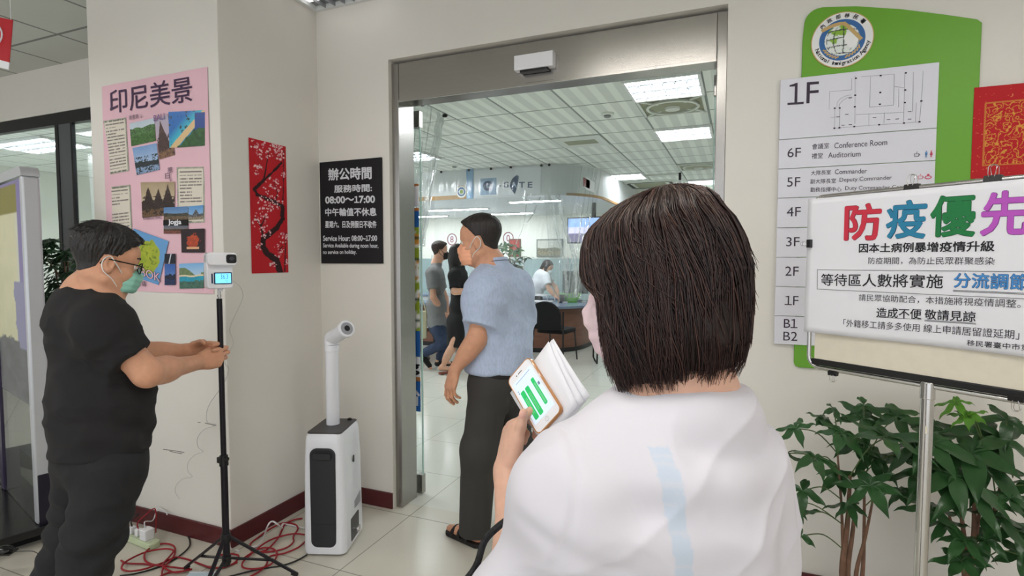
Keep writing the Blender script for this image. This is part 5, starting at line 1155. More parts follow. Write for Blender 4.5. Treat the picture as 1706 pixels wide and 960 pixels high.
# ------------------------------------------------------------------ lettering on the sign band
PB = Plane((0, 7.905, 0), (1, 0, 0)); X5 = lambda x, y: (680 + x / 5.331, 240 + y / 5.331)
es = root('band_sign', (-3.4, 7.905, 2.47), label='white e-GATE sign panel with island emblem on the ceiling band', cat='sign')
qa, qb = PB.uv(*X5(590, 470)), PB.uv(*X5(1150, 470))
build('panel', MB().box((qa[0], 7.906, 2.47), (qb[0] + 0.05, 7.919, 2.88)), mat('sign_face_white', srgb(232, 236, 240), 0.35), es, smooth=False)
uvp = lambda x, y: PB.uv(*X5(x, y))
M_navy = mat('sign_navy', srgb(28, 60, 104), 0.4); M_sky = mat('sign_sky', srgb(150, 180, 210), 0.4)
a, b = uvp(640, 455), uvp(785, 300)
build('logo_square', slab(MB(), PB, [(a[0], a[1]), (b[0], a[1]), (b[0], b[1]), (a[0], b[1])], 0, .002), M_sky, es, smooth=False)
t = MB(); a, b = uvp(665, 420), uvp(750, 325); text_mb(t, PB, 'e', a[0], a[1], b[0], b[1], off=.004, bold=.035); build('letter', t, M_navy, es, smooth=False, label='navy letter e')
t = MB()
a, b = uvp(805, 378), uvp(826, 368); poly(t, PB, [(a[0], a[1]), (b[0], a[1]), (b[0], b[1]), (a[0], b[1])], .003)
for ch, x0, x1 in [('G', 845, 893), ('T', 985, 1038), ('E', 1062, 1105)]:
    a, b = uvp(x0, 392), uvp(x1, 338); text_mb(t, PB, ch, a[0], a[1] + .004, b[0], b[1] + .004, off=.004, bold=.02)
t2 = MB(); a, b = uvp(918, 392), uvp(965, 338); text_mb(t2, PB, 'A', a[0], a[1] + .004, b[0], b[1] + .004, off=.007, bold=.015); build('letter', t2, M_sky, es, smooth=False, label='pale letter A on the island')
build('lettering', t, mat('sign_text', srgb(60, 84, 120), 0.4), es, smooth=False, label='navy GATE lettering')
isl = [(945, 290), (965, 276), (982, 285), (980, 320), (972, 360), (960, 410), (948, 448), (936, 430), (915, 400), (903, 375), (910, 340), (925, 310)]
build('island_shape', slab(MB(), PB, [tuple(uvp(*p)) for p in isl], .002, .005), M_navy, es, smooth=False, label='navy island shape')
ec = uvp(474, 425)
er = root('band_emblem', (ec[0], 7.905, ec[1] - .15), label='small round gold and blue emblem on the ceiling band', cat='emblem')
for rr_, n0, n1, m_ in [(.10, -.008, .001, mat('emblem_gold', (0, 0, 0)) if 'emblem_gold' in MATS else None), (.094, .001, .002, MATS['emblem_white']), (.07, .002, .003, MATS['emblem_blue']), (.047, .003, .004, MATS['emblem_white']), (.032, .004, .005, mat('emblem_green', srgb(150, 180, 90), .5))]:
    build('ring', slab(MB(), PB, [(ec[0] + rr_ * math.cos(k * PI / 16), ec[1] + rr_ * math.sin(k * PI / 16)) for k in range(32)], n0, n1), m_, er)
# notices stuck on the curved end of the band
for x0, y0, x1, y1, c, lab in [(1575, 300, 1650, 400, (226, 226, 230), 'white notice on the end of the ceiling band'), (1553, 418, 1607, 495, (120, 40, 50), 'dark red square notice on the end of the ceiling band')]:
    p = onx(*X5((x0 + x1) / 2, (y0 + y1) / 2), -2.0); yy = p[1]; z0_ = onx(*X5(x0, y1), -2.0)[2]; z1_ = onx(*X5(x0, y0), -2.0)[2]; ya, yb = onx(*X5(x0, y0), -2.0)[1], onx(*X5(x1, y0), -2.0)[1]
    if z0_ < 2.45: z0_, z1_ = 2.48, 2.48 + (z1_ - z0_)
    o = build('band_notice', MB().box((-1.998, min(ya, yb), z0_), (-1.99, max(ya, yb), min(z1_, 2.88))), mat('notice_%d' % c[0], srgb(*c), .5), None, smooth=False, label=lab, cat='notice')
o = build('band_notice', MB().box((-1.998, 11.0, 2.5), (-1.99, 11.3, 2.66)), mat('notice_dark', srgb(60, 66, 62), .5), None, smooth=False, label='small dark notice at the far end of the ceiling band', cat='notice')

# ------------------------------------------------------------------ counter desk
M_top = mat('desk_top_bluegrey', srgb(112, 126, 146), .25); M_brown = mat('desk_front_brown', srgb(112, 74, 58), .4, noise=.2, nscale=4, stretch=(1, 1, 6))
dk = root('counter_desk', (-3.2, 8.5, 0), label='service counter with blue grey top and brown wooden front', cat='counter')
edge = smooth_path([(-6.6, 7.9), (-4.5, 7.9), (-3.2, 7.9), (-2.62, 8.0), (-2.3, 8.25), (-2.14, 8.7), (-2.1, 9.4)], 5)
outl = [(p[0], p[1]) for p in edge] + [(-2.85, 9.4), (-2.95, 8.75), (-3.2, 8.45), (-6.6, 8.45)]
build('top', MB().prism(outl, .71, .75), M_top, dk, bevel=.006)
inn = smooth_path([(-6.5, 8.1), (-4.5, 8.1), (-3.25, 8.1), (-2.75, 8.2), (-2.48, 8.4), (-2.34, 8.75), (-2.3, 9.38)], 5)
fr = [(p[0], p[1]) for p in inn] + [(p[0] - .04 if p[0] > -2.5 else p[0], p[1] + .04) for p in reversed(inn)]
build('front', MB().prism(fr, .0, .71), M_brown, dk)
build('kick', MB().prism([(x, y - .008) for x, y in fr], 0, .07), M_black, dk)
# back counters with pale glass screens
bc = root('back_counter', (-6, 10.2, 0), label='long back counter with pale teal frosted screen along the rear', cat='counter')
build('worktop', MB().box((-9.8, 9.75, .71), (-3.0, 10.4, .75)), M_top, bc, bevel=.004)
build('front', MB().box((-9.8, 9.8, 0), (-3.0, 9.84, .71)), mat('counter_white', srgb(206, 212, 214), .5), bc, smooth=False)
build('screen', MB().box((-9.8, 10.5, .5), (-2.2, 10.54, 1.49)), mat('teal_screen', srgb(176, 200, 200), .35), bc, smooth=False)
for k in range(8): build('post', MB().box((-9.8 + k * .95, 10.485, 0), (-9.76 + k * .95, 10.555, 1.51)), M_alu, bc, smooth=False)
def glass_screen(x0, y0, x1, y1, z0, z1, lab):
    r = root('acrylic_screen', ((x0 + x1) / 2, (y0 + y1) / 2, z0), label=lab, cat='screen', group='clear screens on the counters')
    d = np.array([x1 - x0, y1 - y0]); L = np.linalg.norm(d); ag = math.atan2(d[1], d[0]); M = lm((x0, y0, 0), ag)
    build('pane', MB().box((0, -.003, z0 + .02), (L, .003, z1), M), M_film, r, smooth=False); build('edge', MB().box((0, -.005, z1 - .006), (L, .005, z1), M).box((-.003, -.005, z0 + .02), (.004, .005, z1), M).box((L - .004, -.005, z0 + .02), (L + .003, .005, z1), M), M_alu, r, smooth=False)
    build('foot', MB().box((.05, -.06, z0), (.13, .06, z0 + .02), M).box((L - .13, -.06, z0), (L - .05, .06, z0 + .02), M), M_alu, r, smooth=False)
glass_screen(-6.2, 8.25, -5.2, 8.25, .75, 1.55, 'clear screen on the counter behind the man in grey')
glass_screen(-4.9, 8.25, -3.9, 8.25, .75, 1.55, 'clear screen on the counter hidden behind the man in pale blue')
glass_screen(-2.75, 8.75, -2.3, 8.95, .75, 1.4, 'clear screen on the counter in front of the bending clerk')
# number signs and pictures on the rear wall
PR = Plane((0, 11.488, 0), (1, 0, 0))
for (x, y), ch, lab in [((753, 399), '8', 'round red ringed number 8 sign on the rear wall'), ((846.7, 397), '0', 'round red ringed 0 sign on the rear wall beside the walking man\'s head')]:
    c_ = PR.uv(x, y); r = root('number_sign', PR.at(c_[0], c_[1] - .13), label=lab, cat='sign', group='round number signs')
    build('disc', slab(MB(), PR, [(c_[0] + .13 * math.cos(k * PI / 16), c_[1] + .13 * math.sin(k * PI / 16)) for k in range(32)], -.012, -.002), M_white, r)
    build('ring', MB().tube([PR.at(c_[0] + .12 * math.cos(k * PI / 16), c_[1] + .13 * math.sin(k * PI / 16), .0) for k in range(32)], .011, 6, closed=True), mat('sign_red', srgb(130, 44, 54), .5), r)
    t = MB(); text_mb(t, PR, ch, c_[0] - .045, c_[1] - .075, c_[0] + .045, c_[1] + .075, off=.002, bold=.006); build('digit', t, MATS['sign_red'], r, smooth=False)
def picture(x0, y0, x1, y1, fn, fm, lab):
    a, b = PR.uv(x0, y1), PR.uv(x1, y0); r = root('framed_picture', PR.at((a[0] + b[0]) / 2, a[1]), label=lab, cat='picture')
    build('frame', slab(MB(), PR, [tuple(a), (b[0], a[1]), tuple(b), (a[0], b[1])], -.012, .02), fm, r, bevel=.006)
    painted('canvas', PR, [(a[0] + .03, a[1] + .03), (b[0] - .03, a[1] + .03), (b[0] - .03, b[1] - .03), (a[0] + .03, b[1] - .03)], fn, 40, 30, .021, r)
picture(848, 398, 868, 428, lambda S, T: lerp(srgb(128, 58, 44), srgb(176, 60, 60), fbm(S * 5, T * 5, 3)), mat('frame_brown', srgb(96, 62, 48), .5), 'reddish brown framed picture on the rear wall above the plant')
picture(894, 398, 938, 428, scenery(((206, 206, 196), (196, 198, 190)), (120, 118, 100), (140, 134, 112), .5, 44), mat('frame_grey', srgb(120, 124, 120), .5), 'grey landscape picture on the rear wall above the bending clerk')
# potted plant between the counters
pp = dep(853, 470, 9.75); rn = random.Random(8); hub = []
for k in range(24):
    a_ = rn.random() * 6.28; rr_ = .28 * math.sqrt(rn.random()); hub.append(((pp[0] + rr_ * math.cos(a_), pp[1] + .7 * rr_ * math.sin(a_), rn.uniform(1.25, 1.74)), .17, 6, (rn.uniform(-.5, .5), rn.uniform(-.8, .1), 1), 0))
bt_ = (pp[0], pp[1], .75)
pachira('leafy_plant', 'bushy green potted plant on the counter right of the walking man\'s collar', bt_, hub, [([(pp[0], pp[1], .95), (pp[0] + .03, pp[1], 1.2), (pp[0] - .05, pp[1], 1.5)], .02, .01), ([(pp[0], pp[1], .95), (pp[0] - .06, pp[1], 1.2), (pp[0] + .08, pp[1], 1.45)], .018, .009)], pot_r=.14, pot_h=.22, seed=40)
pd_ = root('plant_shelf', (pp[0], pp[1], 0), label='low white pedestal cabinet carrying the counter plant', cat='cabinet')
build('body', MB().box((pp[0] - .2, pp[1] - .2, 0), (pp[0] + .2, pp[1] + .2, .75)), MATS['counter_white'], pd_, bevel=.004); build('door', MB().box((pp[0] - .18, pp[1] - .21, .06), (pp[0] + .18, pp[1] - .2, .72)), M_white, pd_, bevel=.002)
# wall television under the band
tl, tr_, bl = dep(945, 362, 9.6), dep(1020, 359, 9.2), dep(946, 402, 9.6)
TU = tr_ - tl; TU[2] = 0; tw_ = np.linalg.norm(TU); TU /= tw_; tw_ = max(tw_, .95); TO = np.array([tl[0], tl[1], 1.75])
TVP = Plane(TO, TU); zt_ = 2.2 - TO[2]
tv = root('television', TVP.at(tw_ / 2, 0, -.05), label='flat television with bluish screen hung under the ceiling band', cat='television')
build('case', slab(MB(), TVP, [(0, 0), (tw_, 0), (tw_, zt_), (0, zt_)], -.06, 0), M_black, tv, bevel=.004)
def tvp(S, T):
    C = lerp(srgb(110, 150, 210), srgb(150, 176, 226), fbm(S * 4, T * 4, 4)); C = np.where(((T < .62) & (S < .7))[:, None], np.array(srgb(186, 184, 226)), C)
    return np.where(((T < .36) & (S < .45))[:, None], np.array(srgb(96, 92, 116)), C)
o = painted('screen', TVP, [(.02, .02), (tw_ - .02, .02), (tw_ - .02, zt_ - .02), (.02, zt_ - .02)], tvp, 40, 24, .002, tv, mname='tv_picture')
mt = MATS['tv_picture']; vc = [n for n in mt.node_tree.nodes if n.bl_idname == 'ShaderNodeVertexColor'][0]; pbs = mt.node_tree.nodes['Principled BSDF']; mt.node_tree.links.new(vc.outputs[0], pbs.inputs['Emission Color']); pbs.inputs['Emission Strength'].default_value = .55
build('bracket', MB().box((TVP.at(tw_ / 2, 0, -.05)[0] - .03, TVP.at(tw_ / 2, 0, -.05)[1] - .03, 2.2), (TVP.at(tw_ / 2, 0, -.05)[0] + .03, TVP.at(tw_ / 2, 0, -.05)[1] + .03, 2.44)), M_black, tv, smooth=False)
# desk things
zD = .75
def on_desk(x, y): return onz(x, y, zD)
p = on_desk(950, 503); r = root('basket', p, label='bright lime green plastic basket on the counter', cat='basket'); Mc = Matrix.Translation((p[0], p[1], zD))
build('bowl', MB().lathe([(.10, 0), (.16, .10), (.175, .14), (.165, .14), (.15, .10), (.095, .01), (.001, .01)], Mc @ Matrix.Diagonal((1.1, .8, 1, 1)), 28), mat('lime_plastic', srgb(120, 220, 50), .35), r); build('rim', MB().tube([Mc @ Vector((.19 * math.cos(k * PI / 12), .14 * math.sin(k * PI / 12), .138)) for k in range(24)], .008, 6, closed=True), MATS['lime_plastic'], r)
p = on_desk(936, 504); r = root('pen_cup', p, label='black pen cup on the counter left of the lime basket', cat='cup'); Mc = Matrix.Translation((p[0], p[1], zD))
build('cup', MB().lathe([(.045, 0), (.05, .13), (.045, .13), (.04, .01), (.001, .01)], Mc, 20), M_black, r)
for k in range(3): build('pen', MB().cone(Mc @ Vector((.01 * k - .01, 0, .02)), Mc @ Vector((.03 * k - .03, .01, .2)), .005, .004, 8), M_white, r)
p = np.array([-2.6, 9.18, zD]); r = root('computer_monitor', p, label='black computer monitor on the counter right of the bending clerk', cat='monitor'); Mc = lm((p[0], p[1], zD), .35)
build('screen', MB().box((-.22, -.02, .13), (.22, .02, .52), Mc), M_black, r, bevel=.006); build('neck', MB().box((-.03, .0, .02), (.03, .03, .2), Mc), M_black, r); build('base', MB().prism(rrect(-.12, -.08, .12, .1, .03), 0, .02, Mc), M_black, r); build('badge', MB().box((-.02, -.0215, .34), (.02, -.02, .37), Mc), mat('badge_grey', srgb(170, 174, 176), .4), r)
p = on_desk(890, 503); r = root('document_tray', p, label='white wire document tray on the counter by the clerk', cat='tray'); Mc = lm((p[0], p[1], zD), -.1)
build('base', MB().box((-.3, -.14, .0), (.3, .14, .02), Mc), M_paper, r, bevel=.004); build('rim', MB().tube([Mc @ Vector(q) for q in [(-.32, -.15, .12), (.3, -.15, .12), (.32, -.15, .02)]], .008, 6).tube([Mc @ Vector(q) for q in [(-.32, .15, .12), (.3, .15, .12), (.32, .15, .02)]], .008, 6).tube([Mc @ Vector(q) for q in [(-.32, -.15, .12), (-.32, .15, .12)]], .008, 6).tube([Mc @ Vector(q) for q in [(-.32, -.15, .12), (-.32, -.15, .0)]], .008, 6), M_white, r)
# chairs
def chair(name, cx, cy, rz, lab, sled=False):
    r = root(name, (cx, cy, 0), rz, label=lab, cat='chair'); M = wm(r)
    M_fab = mat('black_fabric', srgb(16, 16, 18), .9); M_tb = mat('black_tube', srgb(18, 18, 20), .35)
    build('seat', MB().prism(rrect(-.23, -.22, .23, .24, .08, 6), .42, .48, M), M_fab, r, bevel=.015)
    o = [(-.235, .50), (.235, .50)] + [(.235 * math.cos(k * PI / 14) if k not in (0, 14) else (.235 if k == 0 else -.235), .70 + .20 * math.sin(k * PI / 14)) for k in range(15)]
    BM = M @ Matrix.Translation((0, -.24, 0)) @ Matrix.Rotation(math.radians(8), 4, 'X') @ Matrix.Rotation(PI / 2, 4, 'X')
    build('backrest', MB().prism(o, -.02, .035, BM), M_fab, r, bevel=.012)
    for s_ in (-1, 1):
        if sled:
            build('leg', MB().tube(smooth_path([M @ Vector(q) for q in [(s_ * .22, -.2, .47), (s_ * .22, -.26, .3), (s_ * .22, -.24, .04), (s_ * .22, -.18, .013), (s_ * .22, .2, .013), (s_ * .22, .25, .05), (s_ * .22, .22, .42)]], 6), .012, 8), M_tb, r)
        else:
            build('leg', MB().cone(M @ Vector((s_ * .22, -.23, .74)), M @ Vector((s_ * .25, -.30, 0)), .013, .011, 10), M_tb, r); build('leg', MB().cone(M @ Vector((s_ * .2, .2, .43)), M @ Vector((s_ * .22, .25, 0)), .013, .011, 10), M_tb, r)
    return r
pc_ = dep(918, 560, 7.75); chair('office_chair', pc_[0], pc_[1] + .24, math.radians(-8), 'black chair with rounded backrest in front of the counter')
pc2 = dep(1003, 600, 7.9); chair('office_chair', pc2[0] + .1, pc2[1] + .1, math.radians(20), 'black sled based chair half hidden by the dark haired woman\'s head', sled=True)
# round table with tent card, far left inside
p = onz(700, 548, .48); r = root('round_table', (p[0] - .25, p[1] + .1, 0), label='low round table with white top seen past the glass door edge', cat='table'); tx, ty = p[0] - .25, p[1] + .1; Mc = Matrix.Translation((tx, ty, 0))
build('top', MB().lathe([(.5, .50), (.51, .52), (.50, .545), (.001, .545)], Mc, 40), M_paper, r); build('edge_band', MB().lathe([(.49, .46), (.512, .47), (.512, .515), (.49, .52)], Mc, 40), M_brown, r); build('base', MB().lathe([(.3, 0), (.3, .03), (.06, .06), (.05, .46)], Mc, 24), M_black, r)
r = root('tent_card', (tx + .12, ty - .15, .545), label='white folded tent card on the low round table', cat='card')
build('sheet', MB().add([(tx - .1, ty - .3, .546), (tx + .36, ty - .3, .546), (tx + .13, ty - .2, .98), (tx - .02, ty - .2, .98), (tx - .1, ty - .02, .546), (tx + .36, ty - .02, .546)], [(0, 1, 2, 3), (4, 5, 2, 3)]), M_paper, r, smooth=False, solid=.004)
build('print', MB().add([(tx + .0, ty - .292, .6), (tx + .2, ty - .292, .6), (tx + .16, ty - .262, .72), (tx + .02, ty - .262, .72)], [(0, 1, 2, 3)]), mat('card_print', srgb(150, 170, 150), .6), r, smooth=False)
p = onz(738, 585, .0); p[1] = min(p[1], 6.95); r = root('stool', (p[0] - .1, p[1] + .85, 0), label='low black padded stool behind the man in grey', cat='stool'); q_ = (p[0] - .1, p[1] + .85)
build('seat', MB().box((q_[0] - .3, q_[1] - .25, .35), (q_[0] + .3, q_[1] + .25, .5)), M_blackm, r, bevel=.03)
for sx in (-1, 1):
    for sy in (-1, 1): build('leg', MB().cone((q_[0] + sx * .25, q_[1] + sy * .2, .36), (q_[0] + sx * .25, q_[1] + sy * .2, 0), .018, .014, 10), M_black, r)

# ------------------------------------------------------------------ hanging clear plastic
def drape(name, label, top, bot, amp, waves, nu=90, nv=30, gather=None, seed=0):
    """sheet between the top polyline and the bottom polyline, folded along its normal"""
    top = np.array(smooth_path(top, 12)); bot = np.array(smooth_path(bot, 12))
    def samp(P, s):
        L = np.concatenate([[0], np.cumsum(np.linalg.norm(np.diff(P, axis=0), axis=1))]); s = s * L[-1]
        return np.stack([np.interp(s, L, P[:, k]) for k in range(3)], 1)
    s = np.linspace(0, 1, nu); vs = []
    A, B = samp(top, s), samp(bot, s); tng = np.gradient(A, axis=0); tng[:, 2] = 0; tng /= np.linalg.norm(tng, axis=1)[:, None] + 1e-9; nn = np.stack([-tng[:, 1], tng[:, 0], 0 * s], 1)
    for j in range(nv):
        t = j / (nv - 1); P = A * (1 - t) + B * t
        w = amp * (0.35 + 0.65 * t) * (np.sin(s * waves * 6.28 + seed) + 0.6 * np.sin(s * waves * 14.3 + 2 * seed + t * 3) + 0.3 * np.sin(s * waves * 31 + t * 7)); vs.append(P + nn * w[:, None])
    vs = np.concatenate(vs); F = [(j * nu + i, j * nu + i + 1, (j + 1) * nu + i + 1, (j + 1) * nu + i) for j in range(nv - 1) for i in range(nu - 1)]
    return build(name, (vs, F), M_film, None, recalc=False, ang=180, label=label, cat='curtain', group='clear plastic curtains')
drape('plastic_curtain', 'clear plastic sheet gathered to a streak just inside the glass door', [(-2.70, 3.15, 2.90), (-2.70, 4.82, 2.90)], [(-2.70, 3.2, 1.55), (-2.70, 4.38, 1.55)], .02, 7, seed=1)
drape('plastic_curtain', 'clear plastic sheet hanging straight below the gathered streak by the door', [(-2.71, 3.2, 1.56), (-2.71, 4.38, 1.56)], [(-2.70, 3.2, .45), (-2.70, 4.4, .45)], .012, 5, seed=2)
tie = [(-2.69, 4.8, 2.86), (-2.68, 4.62, 2.3), (-2.69, 4.42, 1.6)]
for k in range(3):
    build('plastic_curtain', MB().tube(smooth_path([(a + .03 * k - .03, b - .09 * k, c) for a, b, c in tie], 8), [.018 - .003 * k + .008 * math.sin(i * 2.1 + k) for i in range(17)], 7), M_filmw, None, label=['crumpled roll along the free edge of the gathered plastic', 'thin crumpled fold beside the plastic\'s free edge', 'faint inner fold of the gathered plastic'][k], cat='curtain', group='clear plastic curtains')
drape('plastic_curtain', 'clear plastic sheet hanging from the e-GATE band over the counter', [(-4.6, 7.86, 2.88), (-2.75, 7.86, 2.88), (-2.2, 8.15, 2.88)], [(-4.6, 7.8, .78), (-3.3, 7.8, .78), (-2.6, 7.9, .78)], .02, 9, nu=140, seed=3)
drape('plastic_curtain', 'clear plastic sheet bunched at the curved end of the band', [(-2.75, 7.83, 2.88), (-2.25, 8.1, 2.88), (-2.05, 8.7, 2.88)], [(-2.55, 7.78, .9), (-2.35, 7.85, .9), (-2.2, 8.0, .9)], .022, 8, nu=120, seed=5)
drape('plastic_curtain', 'clear plastic sheet seen through the left window pane', [(-7.9, 4.6, 2.88), (-6.2, 4.8, 2.88)], [(-7.8, 4.6, .6), (-6.1, 4.8, .6)], .03, 7, seed=6)
M_hook = mat('hook_black', srgb(34, 34, 36), .5)
for i, (x, y) in enumerate([(735, 286), (781, 283.5), (818, 281.5), (851, 279), (902, 276), (915, 275)]):
    p = ony(x, y, 7.88); p[2] = min(p[2], 2.885)
    o = root('curtain_hook', p, label='small black hook on the band, %s' % ['leftmost, left of the blue stripe', 'right above the blue stripe', 'above the letter e square', 'above the island shape', 'first of the close pair right of the island', 'second of the close pair right of the island'][i], cat='hook', group='black hooks along the band')
    build('ball', MB().ell(p, (.022, .022, .018)), M_hook, o); build('stem', MB().cone(p, (p[0], p[1], ZB), .006, .006, 8), M_hook, o)
for i, (y, lab) in enumerate([(4.82, 'black ceiling hook at the tip of the gathered plastic'), (4.4, 'black ceiling hook nearer the door header')]):
    o = root('curtain_hook', (-2.70, y, 2.89), label=lab, cat='hook', group='black ceiling hooks'); build('ball', MB().ell((-2.7, y, 2.885), (.028, .02, .016)), M_hook, o); build('stem', MB().cone((-2.7, y, 2.885), (-2.7, y, ZB), .006, .006, 8), M_hook, o)
for k, (pts_, r0_, lab) in enumerate([([(-2.62, 7.8, 2.42), (-2.5, 7.78, 1.95), (-2.36, 7.76, 1.35), (-2.33, 7.76, .95)], .022, 'crumpled plastic roll slanting down at the curved band end'), ([(-2.5, 7.85, 2.42), (-2.36, 7.82, 1.9), (-2.22, 7.8, 1.45), (-2.2, 7.8, .95)], .028, 'second crumpled plastic roll right of the slanting one'), ([(-2.95, 7.76, 2.44), (-3.0, 7.74, 2.0), (-3.1, 7.72, 1.75), (-3.22, 7.72, 1.45)], .006, 'thin crease of plastic slanting left above the clerk'), ([(-2.75, 7.78, 2.4), (-2.86, 7.76, 2.15), (-2.95, 7.74, 2.02)], .007, 'thin crease of plastic slanting left under the band')]):
    sp_ = smooth_path(pts_, 12); rn_ = random.Random(k); build('plastic_curtain', MB().tube([p_ + np.array([rn_.uniform(-1, 1), rn_.uniform(-1, 1), 0]) * r0_ * .35 for p_ in sp_], [r0_ * rn_.uniform(.5, 1.3) for _ in sp_], 7), M_filmw, None, ang=20, label=lab, cat='curtain', group='clear plastic curtains')
# hanging white strip at right
p = onz(1133, 288, ZB); r = root('hanging_strip', (p[0], p[1], 2.3), label='thin white strip hanging from a black bracket on a ceiling track at right', cat='strip')
build('bracket', MB().box((p[0] - .02, p[1] - .02, ZB - .12), (p[0] + .02, p[1] + .02, ZB)), M_black, r, smooth=False)
build('strip', MB().box((p[0] - .02, p[1] - .01, ZB - .75), (p[0] + .025, p[1] + .01, ZB - .12)), M_white, r, smooth=False); build('track', MB().box((p[0] - .9, p[1] - .015, ZB - .03), (p[0] + .02, p[1] + .015, ZB - .002)), M_ductw, r, smooth=False)
# far cabinets at the end of the aisle
for k in range(3):
    x0 = -1.75 + k * .62; r = root('filing_cabinet', (x0 + .3, 11.2, 0), label=['tall pale cabinet at the rear wall by the end of the ceiling band', 'tall pale cabinet in the middle of the rear wall cabinets', 'tall pale cabinet right of the other rear wall cabinets'][k], cat='cabinet', group='tall rear cabinets')
    build('body', MB().box((x0, 11.0, 0), (x0 + .6, 11.48, 2.5)), mat('cabinet_pale', srgb(206, 212, 206), .5), r, bevel=.004)
    for s_ in (0, 1): d_ = build('door', MB().box((x0 + .01 + s_ * .29, 10.985, .05), (x0 + .295 + s_ * .295, 11.0, 2.46)), MATS['cabinet_pale'], r, bevel=.003); build('handle', MB().box((x0 + .26 + s_ * .06, 10.97, 1.2), (x0 + .275 + s_ * .06, 10.985, 1.35)), M_alu, d_, smooth=False)
# ------------------------------------------------------------------ figures: rounded volumes blended into one surface
import openvdb
def V3(p): return np.array(p, float)
def nrmz(v): v = V3(v); return v / (np.linalg.norm(v) + 1e-12)
class RC:            # tapered limb; sq=(axis, factor) flattens it along an axis; clip=[(point, outward normal)]
    def __init__(s, a, b, ra, rb=None, k=0.02, sq=None, clip=()):
        s.a, s.b, s.ra, s.rb, s.k, s.sq, s.clip = V3(a), V3(b), ra, ra if rb is None else rb, k, sq, list(clip)
    def grow(s, g): return RC(s.a, s.b, s.ra + g, s.rb + g, s.k, s.sq, s.clip)
    def bbox(s):
        r = max(s.ra, s.rb) + 0.001; return np.minimum(s.a, s.b) - r, np.maximum(s.a, s.b) + r
    def d(s, P):
        a, b = s.a, s.b; Q = P - a
        ab = b - a
        if s.sq is not None:
            n, f = s.sq; Q = Q + ((Q @ n) * (1 / f - 1))[..., None] * n; ab = ab + (ab @ n) * (1 / f - 1) * n
        L = ab @ ab
        h = np.clip((Q @ ab) / L, 0, 1) if L > 1e-12 else np.zeros(Q.shape[:-1])
        D = np.sqrt(((Q - h[..., None] * ab) ** 2).sum(-1)) - (s.ra + (s.rb - s.ra) * h)
        if s.sq is not None: D = D * min(1.0, 0.5 + 0.5 * s.sq[1])
        return clipd(D, P, s.clip)
def clipd(D, P, cl):
    for pt, n in cl: D = smax(D, (P - V3(pt)) @ V3(n), 0.004)
    return D
class EL:            # ellipsoid with axes X (rows of R)
    def __init__(s, c, r, R=None, k=0.03, clip=()):
        s.c, s.r, s.R, s.k, s.clip = V3(c), V3(r), np.eye(3) if R is None else np.array([nrmz(v) for v in R]), k, list(clip)
    def grow(s, g): return EL(s.c, s.r + g, s.R, s.k, s.clip)
    def bbox(s):
        e = np.sqrt(((s.R * s.r[:, None]) ** 2).sum(0)); return s.c - e, s.c + e
    def d(s, P):
        Q = (P - s.c) @ s.R.T; k0 = np.sqrt(((Q / s.r) ** 2).sum(-1)) + 1e-9; k1 = np.sqrt(((Q / s.r ** 2) ** 2).sum(-1)) + 1e-9
        return clipd(k0 * (k0 - 1) / k1, P, s.clip)
def smin(a, b, k):
    h = np.maximum(k - np.abs(a - b), 0) / k; return np.minimum(a, b) - h * h * k * 0.25
def smax(a, b, k): return -smin(-a, -b, k)
class Field:
    def __init__(s, lo, hi, h):
        s.lo = V3(lo); s.h = h; s.n = np.ceil((V3(hi) - s.lo) / h).astype(int) + 1
        s.F = np.full(tuple(s.n), 1.0, np.float32)
    def block(s, lo, hi, pad):
        i0 = np.clip(np.floor((lo - pad - s.lo) / s.h).astype(int), 0, s.n); i1 = np.clip(np.ceil((hi + pad - s.lo) / s.h).astype(int) + 1, 0, s.n)
        if np.any(i1 <= i0): return None, None
        ax = [s.lo[k] + s.h * np.arange(i0[k], i1[k]) for k in range(3)]
        P = np.stack(np.meshgrid(*ax, indexing='ij'), -1)
        return tuple(slice(i0[k], i1[k]) for k in range(3)), P
    def add(s, *prims, g=0.0):
        for p in prims:
            if isinstance(p, (list, tuple)): s.add(*p, g=g); continue
            q = p.grow(g) if g else p; lo, hi = q.bbox(); sl, P = s.block(lo, hi, q.k + 3 * s.h)
            if sl is None: continue
            s.F[sl] = smin(s.F[sl], q.d(P).astype(np.float32), q.k)
        return s
    def cut(s, *prims, k=0.006):
        for q in prims:
            lo, hi = q.bbox(); sl, P = s.block(lo, hi, k + 2 * s.h)
            if sl is None: continue
            s.F[sl] = smax(s.F[sl], -q.d(P).astype(np.float32), k)
        return s
    def keep(s, *prims, k=0.006):
        """intersection with the union of prims"""
        G = Field(s.lo, s.lo + s.h * (s.n - 1), s.h); G.F = np.full(tuple(s.n), 1.0, np.float32); G.add(*prims); s.F = smax(s.F, G.F, k); return s
    def half(s, pt, n, k=0.004):
        _, P = s.block(s.lo, s.lo + s.h * s.n, 0); s.F = smax(s.F, ((P - V3(pt)) @ V3(n)).astype(np.float32), k); return s
    def mesh(s):
        F = s.F.copy()
        for ax in range(3):
            sl = [slice(None)] * 3
            for e in (0, -1): sl[ax] = e; F[tuple(sl)] = np.maximum(F[tuple(sl)], s.h)
        F = np.clip(F, -4 * s.h, 4 * s.h).astype(np.float32); g = openvdb.FloatGrid(4 * s.h); g.copyFromArray(np.ascontiguousarray(F))
        pts, quads = g.convertToQuads(0.0)
        return np.asarray(pts, float) * s.h + s.lo, np.asarray(quads, int)
def vnormals(V, Q):
    n = np.cross(V[Q[:, 2]] - V[Q[:, 0]], V[Q[:, 3]] - V[Q[:, 1]]); N = np.zeros_like(V)
    for k in range(4): np.add.at(N, Q[:, k], n)
    return N / (np.linalg.norm(N, axis=1)[:, None] + 1e-12)
